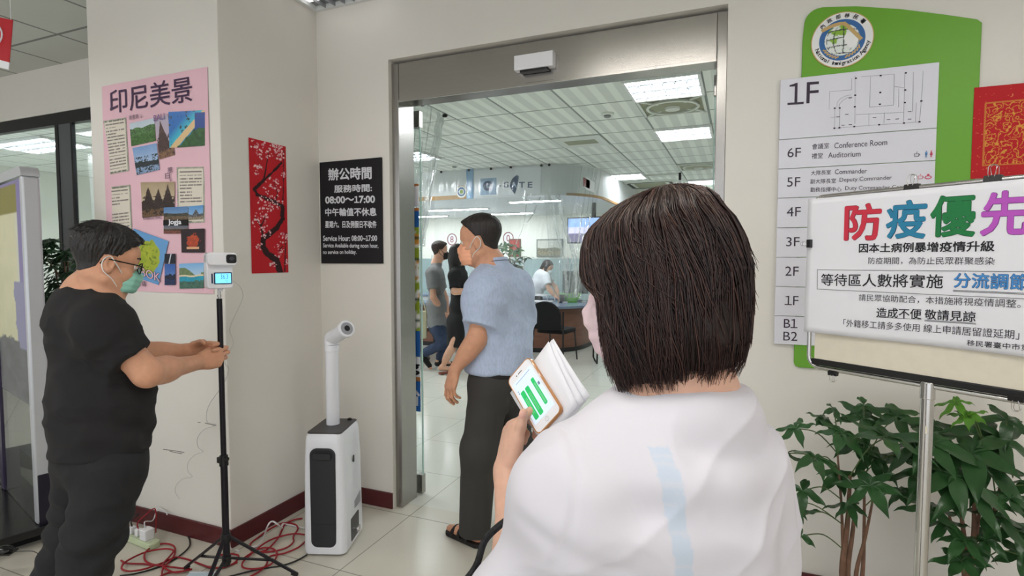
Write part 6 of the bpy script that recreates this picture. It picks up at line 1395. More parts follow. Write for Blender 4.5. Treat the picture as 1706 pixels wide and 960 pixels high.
def join(parts):
    V = []; Q = []; n = 0
    for v, q in parts: V.append(v); Q.append(q + n); n += len(v)
    return np.concatenate(V), np.concatenate(Q)
def orient(V, Q):
    c = V[Q].mean(1); n = np.cross(V[Q[:, 2]] - V[Q[:, 0]], V[Q[:, 3]] - V[Q[:, 1]])
    return (V, Q[:, ::-1]) if (c * n).sum() < 0 else (V, Q)
def n3(P, s, seed=0):
    return (vnoise(P[:, 0] * s + seed, P[:, 1] * s + P[:, 2] * s * 0.31, seed) + vnoise(P[:, 2] * s + 7, P[:, 0] * s * 0.53 + P[:, 1] * s, seed + 5)) - 1.0
def bounds(prims, pad):
    lo, hi = np.full(3, 9e9), np.full(3, -9e9)
    def rec(L):
        for p in L:
            if isinstance(p, (list, tuple)): rec(p)
            else:
                a, b = p.bbox(); lo[:] = np.minimum(lo, a); hi[:] = np.maximum(hi, b)
    rec(prims); return lo - pad, hi + pad
def skin_mesh(prims, cuts, fine, hc):
    """one body: fine[] = (lo, hi, h) boxes in detail, the rest at hc"""
    parts = []
    lo, hi = bounds(prims, 0.03); f = Field(lo, hi, hc).add(*prims)
    for a, b, h in fine:
        a, b = V3(a), V3(b); _, P = f.block(f.lo, f.lo + f.h * f.n, 0)
        q = np.abs(P - (a + b) / 2) - ((b - a) / 2 - 0.012); bd = np.linalg.norm(np.maximum(q, 0), axis=-1) + np.minimum(q.max(-1), 0)
        f.F = np.maximum(f.F, -bd.astype(np.float32))
    if (f.F < 0).any(): parts.append(f.mesh())
    for a, b, h in fine:
        g = Field(a, b, h).add(*prims)
        if cuts: g.cut(*cuts)
        parts.append(g.mesh())
    return orient(*join(parts))
def cloth(name, prims, h, m, parent, hems=(), cuts=(), g=0.0, folds=None, label=None, col=None, keep=None):
    lo, hi = bounds(prims, g + 0.03); f = Field(lo, hi, h).add(*prims, g=g)
    for pt, n in hems: f.half(pt, n)
    if cuts: f.cut(*cuts)
    V, Q = orient(*f.mesh())
    if folds is not None: V = V + vnormals(V, Q) * folds(V)[:, None]
    return build(name, (V, Q), m, parent, recalc=False, ang=180, label=label, col=col(V) if col else None)
# skeleton parts -----------------------------------------------------------
def hand(w, u, n, s, size=1.0, curls=None, thumb=(0.9, 0.5, 0.3), tc=0.35, spread=0.06, k=0.007):
    """wrist w, finger direction u, palm normal n, thumb side s"""
    u = nrmz(u); n = nrmz(V3(n) - u * (V3(n) @ u)); s = V3(s); s = nrmz(s - u * (s @ u) - n * (s @ n)); z = size; P = []
    w = V3(w); off = [0.030, 0.010, -0.010, -0.028]; kn = [0.090, 0.094, 0.089, 0.080]; ln = [(.044, .026, .021), (.048, .030, .022), (.044, .028, .021), (.034, .021, .019)]
    curls = curls or [(.3, .4, .3)] * 4
    P.append(EL(w + u * .052 * z, (.052 * z, .041 * z, .016 * z), (u, s, n), k=.012)); P.append(RC(w - u * .015, w + u * .03 * z, .026 * z, .026 * z, k=.015, sq=(n, .72)))
    for i in range(4):
        b = w + (u * kn[i] + s * off[i]) * z; P.append(RC(w + (u * .02 + s * off[i] * .6) * z, b, .014 * z, .0115 * z, k=.01))
        ang = 0; d = u + s * (off[i] * spread / .03); p = b; r = .0098 * z if i < 3 else .0084 * z
        for j in range(3):
            ang += curls[i][j]; dd = nrmz(nrmz(d) * math.cos(ang) + n * math.sin(ang)); q = p + dd * ln[i][j] * z
            P.append(RC(p, q, r, r * .9, k=.004)); p = q; r *= .92
    b = w + (u * .022 + s * .026 + n * .006) * z; a_, b_, c_ = thumb; d = nrmz(u * a_ + s * b_ + n * c_); p = b; r = .0145 * z
    for j, L in enumerate((.042, .034, .027)):
        q = p + d * L * z; P.append(RC(p, q, r, r * .86, k=.012 if j == 0 else .005)); p = q; r *= .86; d = nrmz(d * math.cos(tc) + nrmz(n - d * (n @ d) - s * .4) * math.sin(tc))
    return P
def head_prims(c, f, u, s=1.0, neck=None, neck_r=.056, female=False):
    """head centre c (between the ears), facing f, crown up u -> prims, cuts, frame"""
    f = nrmz(f); u = nrmz(V3(u) - f * (V3(u) @ f)); r = np.cross(f, u); R = (f, r, u); c = V3(c)
    L = lambda x, y, z: c + (f * x + r * y + u * z) * s
    jw = .9 if female else 1.0
    P = [EL(L(-.012, 0, .045), (.100 * s, .078 * s, .088 * s), R), EL(L(.022, 0, -.035), (.070 * s, .062 * jw * s, .088 * s), R, k=.03), EL(L(.05, 0, -.088), (.036 * s, .034 * jw * s, .030 * s), R, k=.03),
         EL(L(.062, 0, .045), (.034 * s, .055 * s, .045 * s), R, k=.03), RC(L(.083, 0, .005), L(.108, 0, -.030), .009 * s, .0125 * s, k=.012), EL(L(.100, 0, -.034), (.012 * s, .017 * s, .010 * s), R, k=.008),
         EL(L(.082, 0, -.066), (.014 * s, .025 * s, .012 * s), R, k=.012), RC(L(.080, -.03, .020), L(.080, .03, .020), .011 * s, k=.016)]
    for q in (-1, 1):
        P.append(EL(L(.055, q * .042, -.030), (.028 * s, .024 * s, .026 * s), R, k=.02)); P.append(RC(L(.0, q * .058, -.06), L(.045, q * .03, -.092), .02 * s, k=.03))
        P.append(EL(L(-.010, q * .080, -.004), (.019 * s, .010 * s, .033 * s), (nrmz(f - r * q * .3), r, u), k=.008)); P.append(RC(L(-.004, q * .078, -.030), L(-.006, q * .080, -.026), .009 * s, k=.008))
    cuts = [EL(L(.096, q * .033, .004), (.016 * s, .019 * s, .012 * s), R) for q in (-1, 1)] + [EL(L(-.004, q * .088, .0), (.011 * s, .006 * s, .019 * s), R) for q in (-1, 1)]
    if neck is not None: P.append(RC(neck, L(-.025, 0, -.045), neck_r + .006, neck_r, k=.035)); 
    return P, cuts, L, R
def torso_prims(P, W, C, N, Rv, Fv, b=1.0, belly=0.0, female=False, sL=None, sR=None):
    P, W, C, N = map(V3, (P, W, C, N)); ax = nrmz(N - P); Fv = nrmz(V3(Fv) - ax * (V3(Fv) @ ax)); Rv = nrmz(V3(Rv) - ax * (V3(Rv) @ ax)); R = (Rv, Fv, ax)
    o = [EL(P, (.172 * b, .122 * b, .125), R, k=.06), EL(W + Fv * belly * .4, (.150 * b, (.105 + belly) * b, .15), R, k=.08), EL(C, (.165 * b, .112 * b, .17), R, k=.08), EL(C + ax * .08 - Fv * .015, (.15 * b, .09 * b, .11), R, k=.07)]
    if female: o += [EL(C + Fv * .085 + Rv * q * .075 - ax * .03, (.062, .058, .06), R, k=.05) for q in (-1, 1)]
    for s_ in (sL, sR):
        if s_ is not None: o.append(RC(C + ax * .12, V3(s_) * .9 + C * .1 + ax * .01, .065 * b, .052 * b, k=.06)); o.append(RC(N + ax * .02, V3(s_) * .75 + N * .25 + ax * .01, .045, .046, k=.06))
    return o
def leg_prims(h, k, a, ff, b=1.0, foot=True, fw=1.0):
    h, k, a = map(V3, (h, k, a)); ff = nrmz(ff); t = nrmz(a - k); back = nrmz(-ff - t * (-ff @ t))
    o = [RC(h, k, .088 * b, .056 * b, k=.05), RC(k, a, .054 * b, .036 * b, k=.03), EL(k * .68 + a * .32 + back * .018, (.05 * b, .052 * b, .12), (np.cross(t, back), back, t), k=.04)]
    if foot: o += [RC(a + back * .03 - V3((0, 0, .03)), a + ff * .12 - V3((0, 0, .055)), .034, .026 * fw, k=.03, sq=None), RC(a + ff * .10 - V3((0, 0, .052)), a + ff * .17 - V3((0, 0, .060)), .032 * fw, .026 * fw, k=.02, sq=(V3((0, 0, 1)), .75))]
    return o
def arm_prims(s, e, w, b=1.0):
    s, e, w = map(V3, (s, e, w)); return [RC(s, e, .054 * b, .043 * b, k=.04), RC(e, w, .044 * b, .028 * b, k=.025), EL(e * .72 + w * .28, (.044 * b, .044 * b, .085), (np.cross(nrmz(w - e), (0, .3, 1)), np.cross(nrmz(w - e), np.cross(nrmz(w - e), (0, .3, 1))), nrmz(w - e)), k=.03)]
def sleeve(s, e, f, r0, r1):
    s, e = V3(s), V3(e); p = s + (e - s) * f; return RC(s, s + (e - s) * (f + .15), r0, r1, k=.09, clip=[(p, nrmz(e - s))])
def mask_mesh(name, L, R, prims, m, parent, s=1.0, zt=-.018, zb=-.108, h=.0022, g=.0055, pleat=.0022, wide=.058, xmin=.035, label=None):
    c = L(.06, 0, (zt + zb) / 2); lo, hi = c - .11, c + .11; f = Field(lo, hi, h).add(*prims, g=g)
    pr = [RC(L(.12, 0, zt - .02), L(.12, 0, zb + .02), .001, k=.001)]
    _, P = f.block(f.lo, f.lo + f.h * f.n, 0); q = (P - L(0, 0, 0)) @ np.array([nrmz(v) for v in R]).T / s; x, y, z = q[..., 0], q[..., 1], q[..., 2]
    # bridge the nose: a blunt wedge joining nose tip and cheeks
    wedge = EL(L(.070, 0, (zt + zb) / 2), (.048 * s, .052 * s, .048 * s), R, k=.03); f.add(wedge)
    ztop = zt + .022 * np.clip(1 - np.abs(y) / .03, 0, 1); xb = xmin + .0 * x + .25 * np.abs(z - (zt + zb) / 2)
    box = np.maximum.reduce([z - ztop, zb - z, np.abs(y) - wide - 0 * y, xb - x]) * s; f.F = smax(f.F, box.astype(np.float32), .004)
    V, Q = orient(*f.mesh()); N = vnormals(V, Q); q = ((V - L(0, 0, 0)) @ np.array([nrmz(v) for v in R]).T) / s
    V = V + N * (pleat * (np.abs(np.mod(q[:, 2] / .022, 1) - .5) - .25) * 2)[:, None]
    return build(name, (V, Q), m, parent, recalc=False, ang=180, label=label)
def loops(L, m, parent, q, mid, r=.0018, x0=.04, zt=-.03, zb=-.088, yq=.06):
    """ear loop on side q (-1 left of face, 1 right)"""
    pts = [L(x0, q * (yq + .006), zt), L(.016, q * .080, -.004), L(-.012, q * .087, .022), L(-.030, q * .086, .0), L(-.022, q * .083, -.032), L(.012, q * .076, -.058), L(x0, q * yq, zb)]
    return build('ear_loop', MB().tube(smooth_path(pts, 6), r, 6), m, parent, label=None)
M_skin = mat('skin', srgb(206, 160, 136), .5, noise=.05, nscale=40, sss=.15)
M_skin2 = mat('skin_tan', srgb(206, 152, 122), .5, noise=.06, nscale=40, sss=.15)
M_hairb = mat('hair_black', srgb(26, 23, 23), .5, noise=.3, nscale=60)
M_band = mat('elastic_white', srgb(226, 226, 224), .7)
def hair_cap(name, L, R, s, m, parent, prims, cuts, h=.003, amp=.004, seed=0, keep=None, label=None, strand=(260, 60)):
    lo, hi = bounds(prims, .03); f = Field(lo, hi, h).add(*prims)
    f.cut(*cuts, k=.012)
    V, Q = orient(*f.mesh()); N = vnormals(V, Q); q = ((V - L(0, 0, 0)) @ np.array([nrmz(v) for v in R]).T) / s
    n = fbm(np.arctan2(q[:, 1], q[:, 0] + .02) * 16 + q[:, 2] * 14, q[:, 2] * 22 + seed, seed) - .5; n2 = fbm(q[:, 0] * strand[0] + q[:, 1] * 160, q[:, 2] * strand[1], seed + 4, 2) - .4
    V = V + N * (amp * (n * 2 + .7 * n2))[:, None]
    return build(name, (V, Q), m, parent, recalc=False, ang=180, label=label)
def wrinkle(a1=.006, s1=9, a2=.003, s2=26, seed=0, sq=(1, 1, 1.6)):
    def fn(V):
        P = V * np.array(sq); w = n3(P, s1, seed); r = 1 - np.abs(n3(P + w[:, None] * .02, s2 * .5, seed + 3)) * 2
        return a1 * w + a2 * r
    return fn

def short_hair(name, L, R, s, m, parent, H, h=.0026, top=.017, low=.002, amp=.004, seed=0, strand=(200, 90), recede=.0, nape=-.05):
    """short cut that follows the skull: thick on top, faded at the sides and nape"""
    c = L(-.01, 0, .04); f = Field(c - .15, c + .15, h).add(*H); _, P = f.block(f.lo, f.lo + f.h * f.n, 0); B = np.array([nrmz(v) for v in R]).T
    q = (P - L(0, 0, 0)) @ B / s; x, y, z = q[..., 0], q[..., 1], q[..., 2]
    th = low + (top - low) * np.clip((z - .01) / .085, 0, 1) ** 1.3 + .006 * np.clip((x - .03) / .05, 0, 1) * (z > .05)
    zl = np.interp(x, [-.12, -.075, -.04, -.028, .012, .022, .040, .058], [nape, nape + .003, -.022, .026, .026, -.008, -.002, .045])
    xf = .052 + .75 * (z - .045) - .5 * np.maximum(np.abs(y) - .030, 0) - recede; reg = np.maximum(zl - z, x - xf) * s
    f.F = smax((f.F - th * s).astype(np.float32), reg.astype(np.float32), .006)
    V, Q = orient(*f.mesh()); N = vnormals(V, Q); q = ((V - L(0, 0, 0)) @ B) / s
    w = np.clip((q[:, 2] + .01) / .08, .12, 1); n = fbm(np.arctan2(q[:, 1], q[:, 0] + .02) * 18 + q[:, 2] * 14, q[:, 2] * 24 + seed, seed) - .5; n2 = fbm(q[:, 0] * strand[0] + q[:, 1] * 140, q[:, 2] * strand[1], seed + 4, 2) - .4
    return build(name, (V + N * (amp * w * (n * 2 + .9 * n2))[:, None], Q), m, parent, recalc=False, ang=180)
# ------------------------------------------------------------------ the man in black
def hz(v): v = V3(v).copy(); v[2] = 0; return nrmz(v)
def rotz(v, a): c, s_ = math.cos(a), math.sin(a); return np.array([v[0] * c - v[1] * s_, v[0] * s_ + v[1] * c, v[2]])
Z = V3((0, 0, 1))
def man_in_black():
    d = hz(ray(175, 450)); prof = np.array([d[1], -d[0], 0])            # facing right across the view
    hf = rotz(prof, math.radians(12)); tf = rotz(prof, math.radians(24)); tr = np.array([tf[1], -tf[0], 0])     # tr = his right, towards the viewer
    T = 1.98
    hd_ = dep(177, 438, T); pit = math.radians(13)
    f = hf * math.cos(pit) - Z * math.sin(pit); u = Z * math.cos(pit) + hf * math.sin(pit)
    neck = dep(146, 492, T + .02); chest = dep(153, 572, T + .02); waist = dep(162, 672, T + .02); pel = dep(166, 752, T + .02)
    sR = dep(176, 550, T - .09); sL = dep(182, 545, T + .19); eR = dep(246, 622, T - .03); wR = dep(330, 604, 2.30); eL = dep(232, 592, T + .28); wL = dep(316, 584, 2.40)
    hR = pel + tr * .09 - Z * .06; hL = pel - tr * .09 - Z * .06; kR = dep(156, 890, T - .06); kL = dep(128, 885, T + .12)
    aR = onz(128, 1080, .09); aR = kR + nrmz(V3((kR[0] - .13 * tf[0], kR[1] - .13 * tf[1], .10)) - kR) * (kR[2] - .09); aR[2] = .09
    aL = V3((kL[0] - .16 * tf[0], kL[1] - .16 * tf[1], .09))
    r = root('person', (pel[0], pel[1], 0), math.atan2(tf[1], tf[0]), label='man in black shirt, glasses and green mask adjusting the tripod', cat='person')
    H, cuts, L, R = head_prims(hd_, f, u, .96, neck, .050)
    tor = torso_prims(pel, waist, chest, neck, tr, tf, .93, .040, sL=sL, sR=sR)
    pole = V3((*tc_, 0)); ud = nrmz(hz(pole - wR)); side = np.cross(ud, Z)
    hb = [(.5, 1.05, .75), (.55, 1.1, .75), (.65, 1.15, .75), (.8, 1.15, .7)]
    toP = lambda w: nrmz(V3((*tc_, w[2] + .008)) - w)
    # right hand wraps the pole from the viewer's side, left hand from behind and above
    uR = toP(wR); nR = nrmz(np.cross(Z, uR)); uL = toP(wL); nL = -nrmz(np.cross(Z, uL))
    hR_ = hand(wR, rotz(uR, -.10), nR, Z, 1.02, hb, thumb=(.9, .25, .55), tc=.4)
    hL_ = hand(wL, rotz(uL, .10) - Z * .05, nL, Z, 1.02, [(.35, .8, .6), (.4, .9, .6), (.5, .95, .6), (.6, 1.0, .6)], thumb=(.9, .3, .4), tc=.3)
    arms = arm_prims(sR, eR, wR, 1.08) + arm_prims(sL, eL, wL, 1.05)
    legs = leg_prims(hR, kR, aR, tf, 1.05) + leg_prims(hL, kL, aL, tf, 1.05)
    prims = H + tor + arms + hR_ + hL_ + legs
    hb0 = np.minimum.reduce([V3(hd_) - .17]); hb1 = V3(hd_) + .17; hb0[2] = neck[2] - .03
    pts = np.array([wR, wL, eR, eL, V3((*tc_, wR[2]))]); a0 = pts.min(0) - .075; a1 = pts.max(0) + .075
    V, Q = skin_mesh(prims, cuts, [(hb0, hb1, .0024), (a0, a1, .003)], .009)
    build('body', (V, Q), M_skin2, r, recalc=False, ang=180)
    # clothes
    M_tee = mat('tee_black', srgb(30, 29, 31), .9, bump=.05, bscale=500)
    ax = nrmz(neck - chest)
    shirt = [RC(pel - Z * .055, waist + tf * .015, .128, .142, k=.07, sq=(tr, 1.15))] + [p.grow(.014) for p in tor[:4]] + [RC(q.a, q.b, q.ra + .010, q.rb + .010, q.k, None, [(neck + ax * .012, nrmz(ax + tf * -.35))]) for q in tor[4:]]
    shirt += [sleeve(sR, eR, .57, .068, .068), sleeve(sL, eL, .52, .070, .066)]
    low = pel + Z * .012
    def folds(Vv):
        w = wrinkle(.007, 10, .006, 30, 3)(Vv); t = (Vv - waist) @ tf; zz_ = (Vv[:, 2] - pel[2])
        return w + .008 * np.sin(zz_ * 46 + t * 20 + 3 * n3(Vv, 6, 2)) * np.exp(-((zz_ - .08) / .10) ** 2) + .004 * np.sin((Vv @ nrmz(eR - sR)) * 70 + n3(Vv, 9, 4) * 4) * np.exp(-(np.linalg.norm(Vv - (sR * .6 + chest * .4), axis=1) / .14) ** 2)
    nc = [RC(neck - ax * .03, neck + ax * .14 + tf * .02, .066, .075)]
    cloth('tee_shirt', shirt, .005, M_tee, r, hems=[(low, -Z + tf * .03)], cuts=nc, folds=folds)
    M_tr = mat('trousers_black', srgb(31, 31, 34), .85, bump=.05, bscale=400)
    tp_ = [EL(pel - Z * .01, (.165, .130, .13), (tr, tf, Z), k=.06)]
    for h, k_, a in ((hR, kR, aR), (hL, kL, aL)): tp_ += [RC(h, k_, .106, .086, k=.05), RC(k_, a + Z * .0, .086, .070, k=.04, clip=[(a - Z * .02, -Z)])]
    def fold2(Vv):
        w = wrinkle(.005, 9, .004, 30, 8)(Vv)
        for k_ in (kR, kL): w = w + .0035 * np.sin((Vv[:, 2] - k_[2]) * 75 + n3(Vv, 8, 2) * 5) * np.exp(-((Vv[:, 2] - k_[2]) / .13) ** 2)
        return w
    cloth('trousers', tp_, .006, M_tr, r, hems=[(pel + Z * .09, Z)], folds=fold2)
    for a in (aR, aL):
        b0 = a - Z * .0
        cloth('shoe', [RC(a - tf * .045 - Z * .045, a + tf * .15 - Z * .058, .042, .034, k=.03), RC(a - tf * .01 - Z * .02, a + tf * .03 - Z * .04, .046, .04, k=.03)], .005, M_blackm, r, hems=[((0, 0, .001), -Z)])
    # hair: thick on top, faded sides
    s = .96
    short_hair('hair', L, R, s, mat('hair_jet', srgb(30, 26, 26), .42, noise=.5, nscale=120, stretch=(1, 1, .4)), r, H, .0025, .019, .0012, .008, 2)
    # fringe tufts and crown strands
    st = MB(); rn = random.Random(5)
    for i in range(1500):
        a = rn.uniform(-2.9, 2.9); ph = rn.uniform(.0, 1.15)
        p0 = L(-.014 + .108 * math.sin(ph) * math.cos(a), .084 * math.sin(ph) * math.sin(a), .052 + .096 * math.cos(ph)); dr = nrmz(nrmz(f + .3 * (R[1] * math.sin(a))) * (1 if math.cos(a) > -.3 else -1) + (p0 - L(-.014, 0, .05)) * 3)
        st.tube([p0, p0 + dr * .012 + u * .002, p0 + dr * rn.uniform(.018, .028) - u * .003], [.0013, .0012, .0003], 3)
    build('hair_strands', st, M_hairb, r)
    eb = MB().tube(smooth_path([L(.098, .014, .030), L(.096, .032, .038), L(.080, .052, .034)], 5), [.003] * 10 + [.001], 6); build('eyebrow', eb, M_hairb, r)
    build('eyebrow', MB().tube(smooth_path([L(.098, -.014, .030), L(.096, -.032, .038), L(.080, -.052, .034)], 5), [.003] * 10 + [.001], 6), M_hairb, r)
    M_eye = mat('eye_white', srgb(220, 214, 208), .2); M_iris = mat('eye_iris', srgb(34, 24, 20), .15)
    for q in (-1, 1):
        e = build('eye', MB().ell(L(.084, q * .033, .004), (.0115, .0115, .0115)), M_eye, r); build('iris', MB().ell(L(.0945, q * .033, .001), (.0035, .005, .005)), M_iris, e)
        build('eyelid', MB().tube(smooth_path([L(.088, q * .018, .004), L(.096, q * .033, .010), L(.084, q * .050, .004)], 5), .0028, 6), M_skin2, r)
    # glasses
    gfm = mat('glasses_black', srgb(20, 18, 20), .25)
    gr = build('glasses', MB().tube([L(.112, -.008, .004), L(.115, 0, .007), L(.112, .008, .004)], .0022, 6), gfm, r, label='black framed glasses')
    for q in (-1, 1):
        rim = [L(.110 - .006 * abs(math.cos(k * PI / 10)) - .004, q * (.034 + .026 * math.cos(k * PI / 10)), .000 + .020 * math.sin(k * PI / 10)) for k in range(20)]
        build('rim', MB().tube(rim, .0022, 6, closed=True), gfm, gr); build('temple', MB().tube(smooth_path([L(.104, q * .061, .006), L(.085, q * .074, .008), L(.02, q * .083, .010), L(-.02, q * .084, .010), L(-.035, q * .083, -.01)], 6), .0024, 6), gfm, gr)
        n_ = len(rim); build('lens', MB().add(rim, [tuple(range(n_))]), M_glass, gr, smooth=False)
    mk = mask_mesh('face_mask', L, R, H, mat('mask_green', srgb(140, 196, 178), .7), r, .96, zt=-.022, zb=-.100, label='pale green surgical mask')
    for q in (-1, 1): loops(L, M_band, mk, q, 0)
    return L
LBK = man_in_black()
# ------------------------------------------------------------------ the man in the pale blue shirt
def shoe_sandal(r, a, ff, tr, name='sandal'):
    m_ = mat('sandal_black', srgb(24, 22, 22), .6); b = V3((a[0], a[1], 0))
    so = build(name, MB().prism([(q[0], q[1]) for q in rrect(-.045, -.07, .045, .19, .04, 6)], .002, .022, Matrix(((tr[0], ff[0], 0, b[0]), (tr[1], ff[1], 0, b[1]), (0, 0, 1, 0), (0, 0, 0, 1)))), m_, r, bevel=.004)
    for t, hgt in ((.02, .085), (.075, .062), (.125, .048)):
        c = b + ff * t; build('strap', MB().tube(smooth_path([c + tr * .044 + Z * .015, c + tr * .034 + Z * hgt * .8, c + Z * (hgt + .004), c - tr * .034 + Z * hgt * .8, c - tr * .044 + Z * .015], 5), .010, 6), m_, so)
    build('heel_strap', MB().tube(smooth_path([b + ff * .01 + tr * .042 + Z * .05, b - ff * .055 + Z * .065, b + ff * .01 - tr * .042 + Z * .05], 6), .008, 6), m_, so)
def walking_man():
    d = hz(ray(805, 450)); prof = np.array([-d[1], d[0], 0])             # facing left across the view
    hf = rotz(prof, math.radians(-18)); tf = rotz(prof, math.radians(-42)); tr = np.array([tf[1], -tf[0], 0]); T = 2.75
    hd_ = dep(800, 403, T); f = nrmz(hf - Z * .10); u = Z
    neck = dep(822, 449, T + .02); chest = dep(826, 515, T + .03); waist = dep(832, 578, T + .03); pel = dep(834, 625, T + .03)
    sL = dep(808, 488, T - .12); sR = dep(862, 484, T + .16); eL = dep(794, 566, T - .14); wL = dep(758, 616, T - .12)
    eR = dep(872, 570, T + .20); wR = dep(846, 622, T + .26)
    hL = pel - tr * .085 - Z * .05; hR = pel + tr * .085 - Z * .05
    kL = dep(798, 752, T - .04); aL = V3((*onz(790, 905, .0)[:2], .085)); kR = dep(858, 742, T + .18); aR = V3((*onz(893, 868, .0)[:2], .11))
    r = root('person', (pel[0], pel[1], 0), math.atan2(tf[1], tf[0]), label='man in pale blue polo shirt and orange mask walking through the doorway', cat='person')
    H, cuts, L, R = head_prims(hd_, f, u, .98, neck, .056)
    tor = torso_prims(pel, waist, chest, neck, tr, tf, .98, .02, sL=sL, sR=sR)
    uL = nrmz(dep(750, 646, T - .12) - wL); hL_ = hand(wL, uL, nrmz(tr * 1 + tf * -.2), tf, 1.0, [(.25, .45, .3), (.3, .5, .3), (.35, .55, .3), (.4, .6, .35)], thumb=(1.0, .35, .25), tc=.2)
    hR_ = hand(wR, nrmz(-Z + tf * .3), -tr, tf, 1.0, [(.3, .5, .3)] * 4)
    prims = H + tor + arm_prims(sL, eL, wL, 1.0) + arm_prims(sR, eR, wR, 1.0) + hL_ + hR_ + leg_prims(hL, kL, aL, tf) + leg_prims(hR, kR, aR, tf)
    h0, h1 = V3(hd_) - .16, V3(hd_) + .16; h0[2] = neck[2] - .03
    pts = np.array([wL, eL, wL + uL * .2]); a0, a1 = pts.min(0) - .06, pts.max(0) + .06
    V, Q = skin_mesh(prims, cuts, [(h0, h1, .0028), (a0, a1, .003)], .009)
    build('body', (V, Q), M_skin2, r, recalc=False, ang=180)
    # polo
    M_polo = mat('polo_blue', srgb(176, 190, 216), .85, noise=.10, nscale=130, stretch=(1, 1, .35), sheen=.1)
    ax = nrmz(neck - chest)
    shirt = [RC(pel - Z * .03, waist, .134, .134, k=.07, sq=(tr, 1.15))] + [p.grow(.016) for p in tor[:4]] + [RC(q.a, q.b, q.ra + .012, q.rb + .012, q.k, None, [(neck + ax * .018, nrmz(ax + tf * -.3))]) for q in tor[4:]]
    shirt += [sleeve(sL, eL, .66, .080, .082), sleeve(sR, eR, .66, .078, .078)]
    def folds(Vv):
        w = wrinkle(.007, 9, .006, 26, 13)(Vv); zz_ = Vv[:, 2] - (pel[2] + .06)
        return w + .009 * np.abs(np.sin((Vv @ tr) * 30 + n3(Vv, 5, 3) * 2)) * np.exp(-(zz_ / .12) ** 2) + .005 * np.sin(Vv[:, 2] * 34 + (Vv @ tr) * 24 + n3(Vv, 6, 5) * 3) * np.exp(-((Vv[:, 2] - chest[2]) / .2) ** 2)
    hem = pel + Z * .035
    cloth('polo_shirt', shirt, .005, M_polo, r, hems=[(hem, -Z)], cuts=[RC(neck - ax * .02, neck + ax * .14 + tf * .02, .060, .066)], folds=folds)
    col_ = [neck + ax * (.030 - .03 * (math.cos(a) * .5 + .5)) + (tr * math.sin(a) * .068 + tf * math.cos(a) * .072) for a in np.linspace(.35, 2 * PI - .35, 22)]
    cm = MB(); n_ = len(col_); vs = []
    for p in col_:
        o_ = nrmz(p - neck - ax * ((p - neck) @ ax)); vs += [p + ax * .030 - o_ * .003, p + ax * .034 + o_ * .004, p - ax * .012 + o_ * .020, p - ax * .010 + o_ * .012]
    cm.add(vs, [(i * 4 + k, i * 4 + (k + 1) % 4, (i + 1) * 4 + (k + 1) % 4, (i + 1) * 4 + k) for i in range(n_ - 1) for k in range(4)] + [(3, 2, 1, 0), tuple((n_ - 1) * 4 + k for k in range(4))])
    cl = build('collar', cm, M_polo, r)
    build('collar_stripe', MB().tube([vs[i * 4 + 2] * .35 + vs[i * 4 + 1] * .65 + (vs[i * 4 + 2] - vs[i * 4 + 3]) * .12 for i in range(n_)], .0022, 5), mat('collar_grey', srgb(92, 98, 116), .8), cl)
    # trousers, belt
    M_tr = mat('trousers_charcoal', srgb(58, 56, 54), .8, bump=.04, bscale=400)
    tp_ = [EL(pel - Z * .01, (.168, .134, .15), (tr, tf, Z), k=.06)]
    for h, k_, a in ((hL, kL, aL), (hR, kR, aR)): tp_ += [RC(h, k_, .104, .086, k=.06), RC(k_, a - Z * .02, .088, .080, k=.05, clip=[(a - Z * .035, -Z)])]
    def fold2(Vv):
        w = wrinkle(.006, 8, .003, 26, 18, (1, 1, .7))(Vv)
        for k_ in (kR, kL): w = w + .003 * np.sin((Vv[:, 2] - k_[2]) * 60 + n3(Vv, 8, 2) * 5) * np.exp(-((Vv[:, 2] - k_[2]) / .12) ** 2)
        return w
    cloth('trousers', tp_, .006, M_tr, r, hems=[(pel + Z * .065, Z)], folds=fold2)
    ring = [pel + Z * .028 + tr * .176 * math.cos(a) + tf * .142 * math.sin(a) for a in np.linspace(0, 2 * PI, 40, endpoint=False)]
    bl = MB(); vs = []
    for i, p in enumerate(ring):
        o_ = nrmz(V3((p[0] - pel[0], p[1] - pel[1], 0))); vs += [p - Z * .017, p + o_ * .004 - Z * .017, p + o_ * .004 + Z * .017, p + Z * .017]
    bl.add(vs, [(i * 4 + k, i * 4 + (k + 1) % 4, ((i + 1) % 40) * 4 + (k + 1) % 4, ((i + 1) % 40) * 4 + k) for i in range(40) for k in range(4)])
    build('belt', bl, M_black, r)
    shoe_sandal(r, aL, tf, tr); shoe_sandal(r, aR, tf, tr)
    # hair, mask, brow
    short_hair('hair', L, R, .98, mat('hair_dark', srgb(38, 33, 32), .5, noise=.3, nscale=50), r, H, .0028, .014, .002, .003, 6, recede=.014)
    mk = mask_mesh('face_mask', L, R, H, mat('mask_orange', srgb(244, 176, 142), .7), r, .98, zt=-.020, zb=-.112, xmin=.028, wide=.066, label='orange peach face mask')
    for q in (-1, 1): loops(L, M_band, mk, q, 0, .0020, x0=.036)
    for q in (-1, 1):
        e = build('eye', MB().ell(L(.082, q * .033, .004), (.0112, .0112, .0112)), MATS['eye_white'], r); build('iris', MB().ell(L(.092, q * .033, .002), (.0035, .005, .005)), MATS['eye_iris'], e)
        build('eyebrow', MB().tube(smooth_path([L(.094, q * .014, .028), L(.092, q * .032, .034), L(.078, q * .050, .030)], 5), [.003] * 10 + [.001], 6), M_hairb, r)
walking_man()

